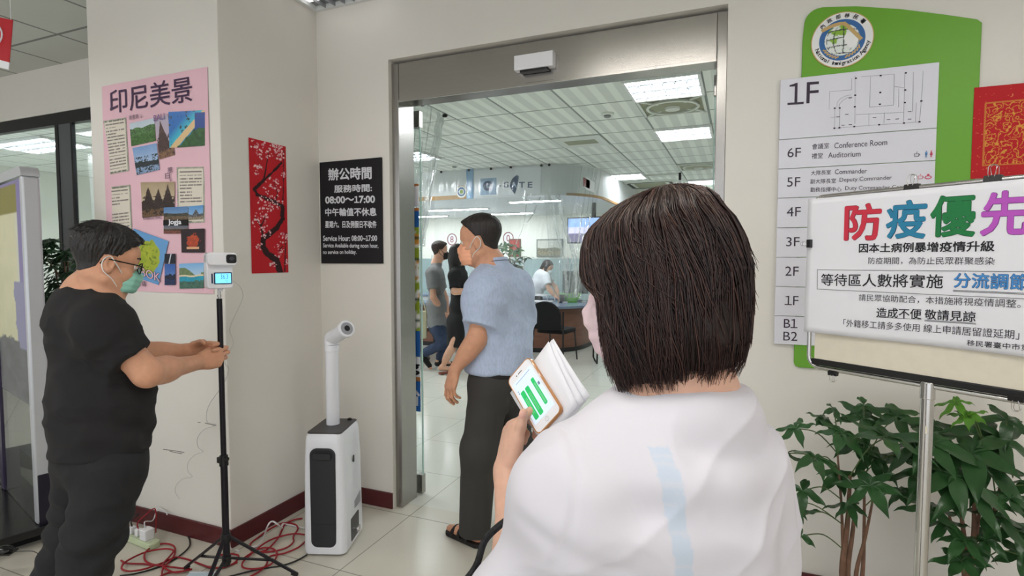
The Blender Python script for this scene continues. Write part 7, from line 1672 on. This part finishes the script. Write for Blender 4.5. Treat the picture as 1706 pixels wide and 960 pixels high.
# ------------------------------------------------------------------ people farther inside
def simple_person(label, J, tf, hf, hs, hair, top, bottom, shoes, skin=None, h=.008, female=False, mask=None, fold=.004):
    tf = nrmz(tf); tr = np.array([tf[1], -tf[0], 0]); hf = nrmz(hf); r = root('person', (J['pel'][0], J['pel'][1], 0), math.atan2(tf[1], tf[0]), label=label, cat='person')
    hu = nrmz(J.get('hu', Z)); H, cuts, L, R = head_prims(J['head'], hf, hu, hs, J['neck'], .050 if female else .055, female)
    b = J.get('b', .9); tor = torso_prims(J['pel'], J['waist'], J['chest'], J['neck'], tr, tf, b, 0.0, female, J['sL'], J['sR'])
    prims = H + tor; fine = []
    for q in 'LR':
        prims += arm_prims(J['s' + q], J['e' + q], J['w' + q], b)
        ud = J.get('u' + q, nrmz(V3(J['w' + q]) - J['e' + q])); nn = J.get('n' + q, tr * (1 if q == 'L' else -1)); prims += hand(J['w' + q], ud, nn, J.get('t' + q, tf), .95 if female else 1.0, [(.35, .6, .4)] * 4)
        prims += leg_prims(J['h' + q], J['k' + q], J['a' + q], J.get('f' + q, tf), b)
        p = np.array([J['w' + q], V3(J['w' + q]) + ud * .18]); fine.append((p.min(0) - .07, p.max(0) + .07, .0045))
    h0, h1 = V3(J['head']) - .16, V3(J['head']) + .16; h0[2] = J['neck'][2] - .02
    lo = np.minimum(fine[0][0], fine[1][0]); hi = np.maximum(fine[0][1], fine[1][1])
    fb = [(lo, hi, .0045)] if np.linalg.norm(V3(J['wL']) - J['wR']) < .25 else fine
    V, Q = skin_mesh(prims, cuts, [(h0, h1, .004)] + fb, h); build('body', (V, Q), skin or M_skin, r, recalc=False, ang=180)
    ax = nrmz(V3(J['neck']) - J['chest'])
    return r, L, R, H, tor, tr, tf, ax, prims
def near(p): return V3(p)
# man in grey, walking to the right with a raised back foot
def grey_man():
    T = 7.45; d = hz(ray(730, 500)); tf = rotz(np.array([d[1], -d[0], 0]), math.radians(8)); tr = np.array([tf[1], -tf[0], 0]); D = lambda x, y, t=0: dep(x, y, T + t)
    pel = D(729, 541)
    J = dict(head=D(733, 419), neck=D(727, 442), chest=D(727, 473), waist=D(727, 508), pel=pel, sR=D(720, 457, -.18), sL=D(728, 457, .18), eR=D(722, 496, -.20), wR=D(740, 523, -.05), eL=D(742, 497, .2), wL=D(745, 524, .05), uR=nrmz(D(748, 538) - D(740, 523, -.05)), uL=nrmz(D(748, 538) - D(745, 524, .05)),
             hR=pel + tr * .09 - Z * .05, hL=pel - tr * .09 - Z * .05, kL=D(736, 575, .08), aL=V3((*onz(733, 610)[:2], .09)), kR=D(739, 572, -.12), aR=D(706, 589, -.10), fR=nrmz(V3((0, 0, -1)) * .8 + tf * .5), hu=Z, b=.92)
    r, L, R, H, tor, tr, tf, ax, pr = simple_person('man in grey polo, jeans and black mask walking in profile inside', J, tf, rotz(tf, .1), .98, None, None, None, None)
    M_g = mat('polo_grey', srgb(122, 124, 126), .85, noise=.08, nscale=60)
    sh = [RC(pel, J['waist'], .118, .122, k=.07, sq=(tr, 1.15))] + [p.grow(.016) for p in tor[:4]] + [RC(q.a, q.b, q.ra + .012, q.rb + .012, q.k, None, [(V3(J['neck']) + ax * .015, ax)]) for q in tor[4:]] + [sleeve(J['sR'], J['eR'], .62, .078, .074), sleeve(J['sL'], J['eL'], .62, .078, .074)]
    cloth('polo_shirt', sh, .007, M_g, r, hems=[(pel - Z * .03, -Z)], folds=wrinkle(.006, 8, .003, 24, 3))
    tp_ = [EL(pel - Z * .02, (.155, .12, .12), (tr, tf, Z), k=.06)]
    for q in 'LR': a = V3(J['a' + q]); t_ = nrmz(a - J['k' + q]); tp_ += [RC(J['h' + q], J['k' + q], .098, .070, k=.05), RC(J['k' + q], a, .072, .058, k=.04, clip=[(a + t_ * .0, t_)])]
    cloth('jeans', tp_, .007, mat('denim_blue', srgb(52, 66, 92), .85, noise=.25, nscale=14), r, hems=[(pel + Z * .03, Z)], folds=wrinkle(.006, 9, .003, 30, 9))
    aL = V3(J['aL']); cloth('shoe', [RC(aL - tf * .04 - Z * .055, aL + tf * .16 - Z * .062, .036, .028, k=.03), RC(aL + Z * .0, aL - Z * .05, .042, .04, k=.03)], .006, M_blackm, r, hems=[((0, 0, .001), -Z)])
    aR = V3(J['aR']); fd = V3(J['fR']); cloth('shoe', [RC(aR - tf * .04 - fd * .02, aR + fd * .2 - tf * .03, .045, .034, k=.03)], .006, M_blackm, r)
    short_hair('hair', L, R, .98, mat('hair_brown', srgb(52, 38, 32), .55, noise=.3, nscale=40), r, H, .004, .018, .003, .004, 8)
    mk = mask_mesh('face_mask', L, R, H, M_blackm, r, .98, h=.004, zt=-.018, zb=-.112, xmin=.026, wide=.068, label='black face mask')
    for q in (-1, 1): loops(L, M_blackm, mk, q, 0, .003)
    # cream bag at his far hip
    bp = D(722, 537, .05); bg = root('tote_bag', bp, label='cream cloth bag hanging behind the man in grey at hip height', cat='bag'); Mb = lm(bp - tf * .20, math.atan2(tf[1], tf[0]))
    build('pouch', MB().prism(rrect(-.11, -.22, .11, .16, .03), -.035, .035, Mb @ Matrix.Rotation(PI / 2, 4, 'X')), mat('cream_cloth', srgb(206, 202, 170), .8), bg, bevel=.015)
    build('strap', MB().tube(smooth_path([Mb @ Vector((-.08, 0, .15)), Mb @ Vector((.03, .01, .35)), Mb @ Vector((.10, 0, .15))], 6), .008, 6), MATS['cream_cloth'], bg)
grey_man()
def dress_woman():
    T = 7.0; d = hz(ray(762, 500)); tf = rotz(np.array([d[1], -d[0], 0]), math.radians(20)); tr = np.array([tf[1], -tf[0], 0]); D = lambda x, y, t=0: dep(x, y, T + t)
    pel = D(762, 540)
    J = dict(head=D(764, 424), neck=D(764, 447), chest=D(765, 475), waist=D(764, 508), pel=pel, sR=D(757, 460, -.16), sL=D(768, 460, .16), eR=D(757, 486, -.22), wR=D(786, 485, -.16), eL=D(775, 488, .2), wL=D(795, 484, .12),
             hR=pel + tr * .085 - Z * .05, hL=pel - tr * .085 - Z * .05, kR=D(752, 583, -.08), aR=V3((*onz(738, 624)[:2], .11)), kL=D(776, 580, .1), aL=V3((*onz(792, 614)[:2], .11)), b=.84)
    r, L, R, H, tor, tr, tf, ax, pr = simple_person('woman in black dress with long black hair standing inside beside the man in grey', J, tf, tf, .95, None, None, None, None, female=True)
    M_d = mat('dress_black', srgb(17, 17, 19), .85)
    sh = [p.grow(.014) for p in tor[:6]] + [RC(q.a, q.b, q.ra + .012, q.rb + .012, q.k, None, [(V3(J['neck']) + ax * .01, ax)]) for q in tor[6:]] + [sleeve(J['sR'], J['eR'], .8, .068, .058), sleeve(J['sL'], J['eL'], .8, .068, .058), RC(pel, pel - Z * .26, .15, .165, k=.08, sq=(tf, .8))]
    kz = D(760, 577)[2]
    cloth('dress', sh, .007, M_d, r, hems=[((0, 0, kz), -Z)], folds=wrinkle(.006, 8, .003, 24, 5))
    for q in 'LR':
        a = V3(J['a' + q]); ms = mat('shoe_tan_red', srgb(128, 66, 52), .5)
        s_ = build('shoe', MB().prism([(x_, y_) for x_, y_ in rrect(-.035, -.06, .035, .17, .03, 5)], .012, .03, Matrix(((tr[0], tf[0], 0, a[0]), (tr[1], tf[1], 0, a[1]), (0, 0, 1, 0), (0, 0, 0, 1)))), ms, r, bevel=.006)
        build('strap', MB().tube(smooth_path([V3((a[0], a[1], .02)) + tf * .1 + tr * .036, V3((a[0], a[1], .065)) + tf * .1, V3((a[0], a[1], .02)) + tf * .1 - tr * .036], 5), .012, 6), ms, s_)
        build('heel', MB().box((a[0] - .02, a[1] - .02, .001), (a[0] + .02, a[1] + .02, .02)), ms, s_)
    bk = -tf; hp = [EL(L(-.015, 0, .045), (.108, .086, .095), R), EL(L(-.055, 0, -.05), (.075, .092, .12), R, k=.04), RC(L(-.075, 0, -.08), L(-.085, 0, -.36), .085, .060, k=.05, sq=(nrmz(tf), .6)), RC(L(-.02, .085, -.02), L(-.03, .09, -.22), .03, .018, k=.03)]
    hc = [EL(L(.095, 0, -.02), (.062, .085, .11), R)]
    hair_cap('hair', L, R, 1, M_hairb, r, hp, hc, .005, .005, 12, strand=(300, 10))
    mk = mask_mesh('face_mask', L, R, H, mat('mask_white', srgb(214, 222, 226), .7), r, .95, h=.004)
dress_woman()
def clerk():
    T = 9.6; d = hz(ray(905, 470)); tf = rotz(np.array([d[1], -d[0], 0]), math.radians(-40)); tr = np.array([tf[1], -tf[0], 0]); D = lambda x, y, t=0: dep(x, y, T + t)
    pel = D(889, 492, .05); hu = nrmz(Z + tf * .5)
    J = dict(head=D(912, 446, -.05), neck=D(907, 458), chest=D(900, 468), waist=D(893, 481), pel=pel, sR=D(907, 462, -.15), sL=D(906, 461, .16), eR=D(915, 482, -.22), wR=D(925, 494, -.25), eL=D(925, 478, .05), wL=D(931, 494, -.1), uR=nrmz(tf - Z * .4), uL=nrmz(tf - Z * .4), nR=-Z, nL=-Z, tR=-tr, tL=tr,
             hR=pel + tr * .085 - Z * .05, hL=pel - tr * .085 - Z * .05, kR=D(889, 535, -.05), aR=V3((*onz(886, 578)[:2], .09)), kL=D(894, 535, .1), aL=V3((*onz(893, 576)[:2], .09)), b=.84, hu=hu)
    for q in 'LR': J['a' + q] = V3((J['k' + q][0], J['k' + q][1], .09))
    r, L, R, H, tor, tr, tf, ax, pr = simple_person('clerk in white blouse bending over the counter behind the clear plastic', J, tf, nrmz(tf - Z * .5), .95, None, None, None, None, female=True)
    sh = [p.grow(.016) for p in tor[:6]] + [RC(q.a, q.b, q.ra + .012, q.rb + .012, q.k, None, [(V3(J['neck']) + ax * .01, ax)]) for q in tor[6:]] + [sleeve(J['sR'], J['eR'], .62, .075, .078), sleeve(J['sL'], J['eL'], .62, .075, .078)]
    cloth('blouse', sh, .007, mat('blouse_white', srgb(226, 230, 236), .8), r, hems=[(pel + ax * .03, -ax)], folds=wrinkle(.006, 8, .003, 24, 5))
    cloth('skirt', [EL(pel - Z * .03, (.165, .125, .13), (tr, tf, Z), k=.06), RC(pel - Z * .05, pel - Z * .42, .15, .15, k=.08, sq=(tf, .85))], .008, mat('skirt_navy', srgb(24, 26, 38), .85), r, hems=[(pel + ax * .06, ax), (pel - Z * .42, -Z)])
    for q in 'LR': a = V3(J['a' + q]); cloth('shoe', [RC(a - tf * .04 - Z * .055, a + tf * .14 - Z * .064, .035, .026, k=.03)], .006, M_blackm, r, hems=[((0, 0, .001), -Z)])
    hp = [EL(L(-.015, 0, .045), (.106, .085, .094), R), EL(L(-.05, 0, -.05), (.07, .088, .10), R, k=.04), RC(L(-.07, 0, -.08), L(-.03, .0, -.26), .06, .035, k=.05), RC(L(.03, .085, .03), L(.04, .085, -.12), .024, .015, k=.03)]
    hair_cap('hair', L, R, 1, M_hairb, r, hp, [EL(L(.100, 0, -.02), (.062, .085, .10), R)], .005, .005, 14, strand=(300, 10))
    mask_mesh('face_mask', L, R, H, mat('mask_white', (0, 0, 0)), r, .95, h=.004)
clerk()
# ------------------------------------------------------------------ the woman in front, seen from behind
def woman():
    fh = hz(FW); tf = rotz(fh, math.radians(17)); tr = np.array([tf[1], -tf[0], 0]); hf = rotz(fh, math.radians(60)); f = nrmz(hf - Z * .22); u = nrmz(Z + hf * .22)
    hd_ = dep(1093, 472, .80); neck = dep(1140, 668, .79); chest = dep(1112, 830, .79)
    sL = dep(948, 832, .735); sR = dep(1218, 790, .84); eL = dep(872, 1050, .84); wL = dep(843, 782, 1.06)
    chest = (sL + sR) / 2 * .5 + chest * .5; chest[2] = 1.075; base = V3((chest[0], chest[1], 0))
    waist = base + Z * .92 + tf * .015; pel = base + Z * .80 + tf * .0
    eR = dep(1238, 1080, .86); wR = eR - Z * .20 + tf * .12
    hL = pel - tr * .085 - Z * .04; hR = pel + tr * .085 - Z * .04; kL = hL - Z * .36; kR = hR - Z * .36; aL = V3((hL[0], hL[1], .085)) - tf * .02; aR = V3((hR[0], hR[1], .085)) - tf * .02
    r = root('person', (base[0], base[1], 0), math.atan2(tf[1], tf[0]), label='woman with dark bobbed hair in white tee seen from behind, holding a phone', cat='person')
    H, cuts, L, R = head_prims(hd_, f, u, .94, neck - tf * .005, .046, True)
    tor = torso_prims(pel, waist, chest, neck, tr, tf, .90, .01, True, sL, sR)
    ph = V3((-.366, .9965, 1.211)); pU = nrmz(V3((.0465, -.0015, .0545))); pV = nrmz(V3((-.1025, .0715, .0695))); pN = nrmz(np.cross(pU, pV)); pV = np.cross(pN, pU)
    if pN @ (CP - ph) < 0: pN = -pN
    # left hand: thumb on the screen side, fingers folded behind the phone
    uu = nrmz(Z * .93 + fh * .30 + RT * .16); nn = nrmz(RT * .75 + fh * .25); ss = nrmz(-fh * .9 + RT * .12)
    hl = hand(wL, uu, nn, ss, .90, [(.55, 1.1, .8), (.75, 1.2, .85), (.95, 1.25, .9), (1.1, 1.3, .9)], thumb=(1.0, .30, -.05), tc=.0)
    hr = hand(wR, nrmz(-Z + tf * .4), -tr, tf, .9, [(.3, .5, .3)] * 4)
    prims = H + tor + arm_prims(sL, eL, wL, .86) + arm_prims(sR, eR, wR, .86) + hl + hr + leg_prims(hL, kL, aL, tf, .9) + leg_prims(hR, kR, aR, tf, .9)
    h0, h1 = hd_ - .15, hd_ + .15; h0[2] = neck[2] - .04
    pts = np.array([wL - uu * .14, wL + uu * .2]); a0, a1 = pts.min(0) - .08, pts.max(0) + .08
    V, Q = skin_mesh(prims, cuts, [(h0, h1, .0028), (a0, a1, .0022)], .009)
    build('body', (V, Q), mat('skin_light', srgb(214, 170, 148), .5, noise=.05, nscale=60, sss=.2), r, recalc=False, ang=180)
    nl = MB(); tip = [p for p in hl][-1]; nd = nrmz(tip.b - tip.a); nl.ell((0, 0, 0), (.0072, .009, .003), Matrix.Translation(Vector(tip.b + nrmz(-fh + RT * -.3) * tip.rb * .82 - nd * .002)) @ Matrix(((*nrmz(np.cross(nd, -fh)), 0), (*nd, 0), (*(-fh), 0), (0, 0, 0, 1))).transposed())
    build('thumbnail', nl, mat('nail', srgb(226, 176, 160), .25), r)
    # tee shirt
    ax = nrmz(Z + tf * .10)
    shirt = [RC(pel - Z * .02, waist, .150, .150, k=.08, sq=(tf, .78))] + [p.grow(.018) for p in tor[:6]] + [RC(q.a, q.b, q.ra + .014, q.rb + .012, .05, None, [(neck + ax * .012, nrmz(ax + tf * -.30))]) for q in tor[6:]]
    shirt += [sleeve(sL, eL, .78, .074, .090), sleeve(sR, eR, .80, .072, .086)]
    shirt[-1].k = shirt[-2].k = .045
    crn = [neck + tr * math.cos(a) * .066 + tf * math.sin(a) * .068 - Z * (.012 + .022 * (math.sin(a) * .5 + .5)) for a in np.linspace(0, 2 * PI, 15)]
    shirt += [RC(crn[i], crn[i + 1], .017, .017, .045) for i in range(14)]
    s0, s1 = dep(1050, 690, .74), dep(1108, 960, .70)
    def folds(Vv):
        w = wrinkle(.009, 7, .006, 17, 33)(Vv); q = Vv - chest; x, z = q @ tr, q[:, 2]; bk = np.clip(-(q @ tf) * 20, 0, 1)
        w = w + .007 * np.sin(z * 60 + 5 * x + 2 * n3(Vv, 5, 2)) * np.exp(-((z - .10) / .05) ** 2 - (x / .14) ** 2) * bk            # soft folds under the neckband
        w = w + .010 * np.sin(x * 36 + z * 14 + 2 * n3(Vv, 4, 7)) * np.exp(-((z + .06) / .12) ** 2) * (.35 + .65 * np.abs(x) / .2)
        w = w + .0042 * (1 - np.abs(np.sin(x * 16 - z * 22 + 2.4 * n3(Vv, 3.5, 11)))) ** 3 * bk - .004 * np.exp(-((z + .02 + .4 * x) / .012) ** 2) * bk
        for s_ in (sL, sR):
            d_ = np.linalg.norm(Vv - (s_ * .8 + chest * .2), axis=1); w = w + .006 * np.sin((Vv - s_) @ nrmz(tr + Z * .5) * 70 + 3 * n3(Vv, 7, 3)) * np.exp(-(d_ / .10) ** 2)
        for s_, sg_ in ((sL, -1), (sR, 1)):      # armhole seams
            dd = (Vv - (s_ + tr * sg_ * .030)) @ nrmz(tr * sg_ + Z * .25); nearby = np.exp(-(np.linalg.norm(Vv - s_, axis=1) / .16) ** 4); w = w - .002 * np.exp(-(dd / .004) ** 2) * nearby + .001 * np.exp(-((dd - .009) / .006) ** 2) * nearby
        return w
    mw = mat_attr('tee_white', .85); pb_ = mw.node_tree.nodes['Principled BSDF']
    def colr(Vv):
        C = np.tile(np.array(srgb(216, 213, 221)), (len(Vv), 1)); q = Vv - chest; x, z = q @ tr, q[:, 2]
        xs = (s0 - chest) @ tr + ((s1 - s0) @ tr) * np.clip((s0[2] - Vv[:, 2]) / (s0[2] - s1[2]), -.2, 2) ** 1.15; m_ = (np.abs(x - xs) < .011) & (q @ tf < 0) & (z < .168)
        st = .6 + .4 * (vnoise(Vv[:, 2] * 260, x * 8, 3) > .4)
        return np.where(m_[:, None], C * (1 - st[:, None]) + np.array(srgb(198, 208, 223)) * st[:, None], C)
    cloth('tee_shirt', shirt, .004, mw, r, hems=[(pel - Z * .06, -Z)], cuts=[RC(neck - ax * .02, neck + ax * .12 + tf * .03, .050, .056)], folds=folds, col=colr)
    ring = [neck + tr * math.cos(a) * .061 + tf * math.sin(a) * .063 + Z * (.004 - .024 * (math.sin(a) * .5 + .5)) for a in np.linspace(0, 2 * PI, 40, endpoint=False)]
    build('neckband', MB().tube(ring, .0085, 8, closed=True), mat('tee_band', srgb(216, 213, 221), .85), r)
    M_tr = mat('trousers_ink', srgb(28, 28, 34), .85)
    tp_ = [EL(pel - Z * .02, (.165, .125, .13), (tr, tf, Z), k=.06)]
    for h, k_, a in ((hL, kL, aL), (hR, kR, aR)): tp_ += [RC(h, k_, .095, .07, k=.05), RC(k_, a, .07, .058, k=.04, clip=[(a, -Z)])]
    cloth('trousers', tp_, .008, M_tr, r, hems=[(pel + Z * .03, Z)], folds=wrinkle(.005, 9, .003, 30, 9))
    for a in (aL, aR): cloth('shoe', [RC(a - tf * .04 - Z * .05, a + tf * .14 - Z * .058, .036, .027, k=.03), RC(a, a - Z * .05, .04, .04, k=.03)], .006, M_blackm, r, hems=[((0, 0, .001), -Z)])
    # mask and loops
    mk = mask_mesh('face_mask', L, R, H, mat('mask_pink', srgb(232, 206, 212), .7), r, .94, zt=-.012, zb=-.118, xmin=.022, wide=.070, h=.0025, g=.008, label='pale pink face mask')
    for q in (-1, 1): loops(L, mat('loop_dark', srgb(70, 58, 62), .7), mk, q, 0, .0018, x0=.034)
    # bobbed hair: dark under layer and several thousand locks
    s = 1.0; M_h = mat_attr('hair_strand', .38, spec=.6)
    hp = [EL(L(-.012, 0, .040), (.104, .090, .090), R), EL(L(-.034, 0, -.05), (.088, .094, .100), R, k=.04), EL(L(.02, .078, -.04), (.045, .020, .095), R, k=.02), EL(L(.02, -.078, -.04), (.045, .020, .095), R, k=.02)]
    hc = [EL(L(.116, 0, -.060), (.066, .080, .098), R)]
    hair_cap('hair', L, R, 1, mat('hair_under', srgb(34, 22, 20), .55), r, hp, hc, .0035, .004, 21, strand=(260, 20))
    rs = np.random.RandomState(77); NS, NP_ = 9500, 14
    zk = np.array([-.20, -.17, -.14, -.10, -.05, .0, .04, .07, .10, .118, .131, .138]); rk = np.array([.055, .076, .096, .109, .115, .116, .113, .106, .090, .070, .040, .006])
    a0 = rs.uniform(-PI, PI, NS); crown = V3((-.03, .012, 0))
    top = rs.rand(NS) ** .6; zs = .137 - .17 * (1 - top) ** 1.0; layer = rs.uniform(.90, 1.03, NS)
    front = np.clip((np.cos(a0) - .15) / .85, 0, 1)
    ze = np.where(rs.rand(NS) < .62, rs.uniform(-.155, -.105, NS), rs.uniform(-.11, .03, NS)); ze = np.where(front > .75, np.maximum(ze, rs.uniform(-.13, .02, NS)), ze)
    zs = np.maximum(zs, ze + .07); tt = np.linspace(0, 1, NP_)
    sw = rs.normal(0, .10, NS); cl = np.floor((a0 + PI) / (2 * PI) * 150 + rs.rand(NS) * 1.4); clo = np.sin(cl * 12.9898) * .5; cz_ = np.sin(cl * 78.233)
    pts = np.zeros((NS, NP_, 3))
    for j, t in enumerate(tt):
        z = zs + (ze - zs) * t; rad = np.interp(z, zk, rk) * (layer + .022 * cz_ + .016 * np.sin(t * 5 + cl) * t)
        tip_ = np.clip((t - .72) / .28, 0, 1) ** 2; rad = rad * (1 - .16 * tip_ * (rs.rand(NS) < 2) + .20 * tip_ * (cz_ > .55))
        ang = a0 + (sw + clo * .34 - .22) * t ** 1.3 + .06 * np.sin(t * 4 + cl)
        # hair on the face side is drawn back towards the cheeks
        lim = .92 * np.clip((.045 - z) / .05, 0, 1) ** .7; ang = np.where(np.abs(ang) < lim, np.sign(ang + 1e-9) * (lim + .10 * np.abs(clo) * (lim > .3) + .12 * np.abs(ang)), ang)
        fb = np.where(np.cos(ang) > 0, .98, 1.02); x = rad * np.cos(ang) * fb - .010 - .010 * np.clip(-z * 6, 0, 1); y = rad * np.sin(ang) * .88
        w = np.clip((z - .09) / .05, 0, 1); x = x + crown[0] * w * .7; y = y + crown[1] * w
        pts[:, j] = hd_ + x[:, None] * R[0] + y[:, None] * R[1] + np.minimum(z, 0)[:, None] * Z + np.maximum(z, 0)[:, None] * R[2]
    rad = np.interp(tt, [0, .15, .7, 1], [.0006, .00105, .0010, .0002])
    tan = np.gradient(pts, axis=1); tan /= np.linalg.norm(tan, axis=2)[..., None] + 1e-9
    ref = np.broadcast_to(nrmz((.3, .2, .1)), tan.shape); s1_ = np.cross(tan, ref); s1_ /= np.linalg.norm(s1_, axis=2)[..., None] + 1e-9; s2_ = np.cross(tan, s1_)
    VV = np.stack([pts + (s1_ * math.cos(k * 2 * PI / 3) + s2_ * math.sin(k * 2 * PI / 3)) * rad[None, :, None] for k in range(3)], 2)      # NS, NP, 3, xyz
    idx = np.arange(NS * NP_ * 3).reshape(NS, NP_, 3); q_ = []
    for k in range(3): q_.append(np.stack([idx[:, :-1, k], idx[:, :-1, (k + 1) % 3], idx[:, 1:, (k + 1) % 3], idx[:, 1:, k]], -1).reshape(-1, 4))
    m_ = rs.rand(NS); c0, c1, c2, c3 = [np.array(srgb(*c)) for c in ((36, 20, 19), (56, 34, 30), (80, 52, 44), (128, 110, 100))]
    base_c = np.where(m_[:, None] < .5, c0, np.where(m_[:, None] < .86, c1, c2)); CC = np.repeat(base_c[:, None], NP_, 1)
    grey = (rs.rand(NS) < .30) & (zs > .10); gw = np.clip(1 - tt / .28, 0, 1); CC = np.where((grey[:, None] & (gw > 0)[None])[..., None], CC * (1 - gw[None, :, None] * .7) + c3 * gw[None, :, None] * .7, CC)
    build('hair_locks', (VV.reshape(-1, 3), np.concatenate(q_)), M_h, r, col=np.repeat(CC[:, :, None], 3, 2).reshape(-1, 3), recalc=False, ang=180)

    # ---- phone and folded papers in her hand
    PM = Matrix(((pU[0], pV[0], pN[0], ph[0]), (pU[1], pV[1], pN[1], ph[1]), (pU[2], pV[2], pN[2], ph[2]), (0, 0, 0, 1)))
    po_ = root('phone', ph, label='white smartphone in brown case with green chat bubbles held by the woman', cat='phone', M=Matrix.Translation(Vector(ph)))
    w2, h2 = .0345, .070; M_case = mat('case_amber', srgb(186, 128, 72), .25, coat=.5)
    build('case', MB().prism(rrect(-w2 - .002, -h2 - .002, w2 + .002, h2 + .002, .011, 8), -.0095, -.001, PM), M_case, po_, bevel=.002, label='translucent amber case')
    build('case_lip', MB().tube([PM @ Vector((x, y, .0)) for x, y in rrect(-w2 - .001, -h2 - .001, w2 + .001, h2 + .001, .011, 6)], .0014, 6, closed=True), M_case, po_)
    build('front', MB().prism(rrect(-w2, -h2, w2, h2, .010, 8), -.003, .0008, PM), mat('phone_white', srgb(236, 236, 240), .12), po_)
    scn = build('screen', MB().prism([(-.0295, -.052), (.0295, -.052), (.0295, .052), (-.0295, .052)], .0004, .0011, PM), mat('screen_pale', srgb(196, 212, 236), .15, emit=srgb(196, 212, 240), es=.35), po_, smooth=False)
    PPp = Plane(PM @ Vector((0, 0, .0011)), pU, pV)
    M_gb = mat('bubble_green', srgb(40, 178, 96), .3, emit=srgb(30, 170, 90), es=.3)
    for x0, y0, x1, y1 in [(-.0235, -.046, -.0125, .024), (-.0095, -.046, .0015, .024), (.012, -.038, .0205, .028)]:
        build('chat_bubble', slab(MB(), PPp, rrect(x0, y0, x1, y1, .003, 4), 0, .0003), M_gb, scn, smooth=False)
    t = MB()
    for x in (-.0195, -.0165, -.0055, -.0025, .0155, .0175): line_mb(t, PPp, [(x, -.034), (x, .010 + .3 * x)], .0007, .0006)
    build('chat_lines', t, mat('chat_line', srgb(170, 226, 190), .4), scn, smooth=False)
    t = MB(); line_mb(t, PPp, [(-.022, .0465), (.022, .0465)], .0012, .0004); build('title_bar', t, mat('ui_grey', srgb(120, 130, 160), .4), scn, smooth=False)
    for x, y in ((-.026, .030), (-.026, .025)): build('icon', slab(MB(), PPp, [(x - .0012, y - .0012), (x + .0012, y - .0012), (x + .0012, y + .0012), (x - .0012, y + .0012)], 0, .0003), MATS['ui_grey'], scn, smooth=False)
    build('thumbnail_picture', slab(MB(), PPp, [(.0225, .004), (.0275, .004), (.0275, .011), (.0225, .011)], 0, .0003), MATS['ui_grey'], scn, smooth=False)
    build('home_button', MB().tube([PM @ Vector((.0048 * math.cos(k * PI / 12), -.061 + .0048 * math.sin(k * PI / 12), .001)) for k in range(24)], .0006, 6, closed=True), M_alu, po_)
    build('speaker', MB().prism(rrect(-.006, .0597, .006, .0613, .0007), .0006, .0011, PM), M_black, po_); build('camera_dot', MB().prism(rrect(-.0125, .0592, -.0098, .0618, .0012), .0006, .0011, PM), M_black, po_)
    fpx = lambda x, y, off: (lambda dd: CP + dd * (((ph - pN * off) - CP) @ pN / (dd @ pN)))(ray(x, y))
    pp_ = root('papers', fpx(925, 620, .012), label='folded white papers held behind the phone by the woman', cat='paper', M=Matrix.Translation(Vector(fpx(925, 620, .012))))
    def sheet(quad, off, twist):
        P4 = [fpx(x, y, off) for x, y in quad]; P4[0] = P4[0] - pN * twist
        vs = []; n = 10
        for j in range(n):
            for i in range(n):
                s_, t_ = i / (n - 1), j / (n - 1); p = (P4[0] * (1 - s_) + P4[1] * s_) * (1 - t_) + (P4[3] * (1 - s_) + P4[2] * s_) * t_; vs.append(p + pN * .003 * math.sin(s_ * PI))
        return build('sheet', (np.array(vs), [(j * n + i, j * n + i + 1, (j + 1) * n + i + 1, (j + 1) * n + i) for j in range(n - 1) for i in range(n - 1)]), M_paper, pp_, recalc=False, solid=.0006)
    sheet([(914, 569), (963, 676), (905, 740), (850, 655)], .011, 0); sheet([(921, 564), (983, 659), (940, 715), (880, 620)], .016, .002); sheet([(919, 566), (973, 668), (925, 725), (868, 630)], .0135, .001)

    # bag at her left side
    bp = dep(800, 1010, .80); bg = root('shoulder_bag', bp, label='black patterned shoulder bag hanging at the woman\'s left side', cat='bag'); Mb = lm(bp + V3((-.05, .07, -.13)), math.atan2(tr[1], tr[0]) + .5)
    Mbl = mat('bag_pattern', srgb(30, 30, 32), .8, noise=.95, nscale=90)
    build('pouch', MB().prism(rrect(-.11, -.13, .11, .10, .03), -.03, .03, Mb @ Matrix.Rotation(PI / 2, 4, 'X')), Mbl, bg, bevel=.012)
    build('strap', MB().tube(smooth_path([Mb @ Vector((-.10, 0, .09)), dep(786, 955, .86), dep(812, 895, .86), dep(870, 860, .86), dep(900, 930, .84), Mb @ Vector((.10, 0, .09))], 8), .0055, 8), Mbl, bg)
woman()
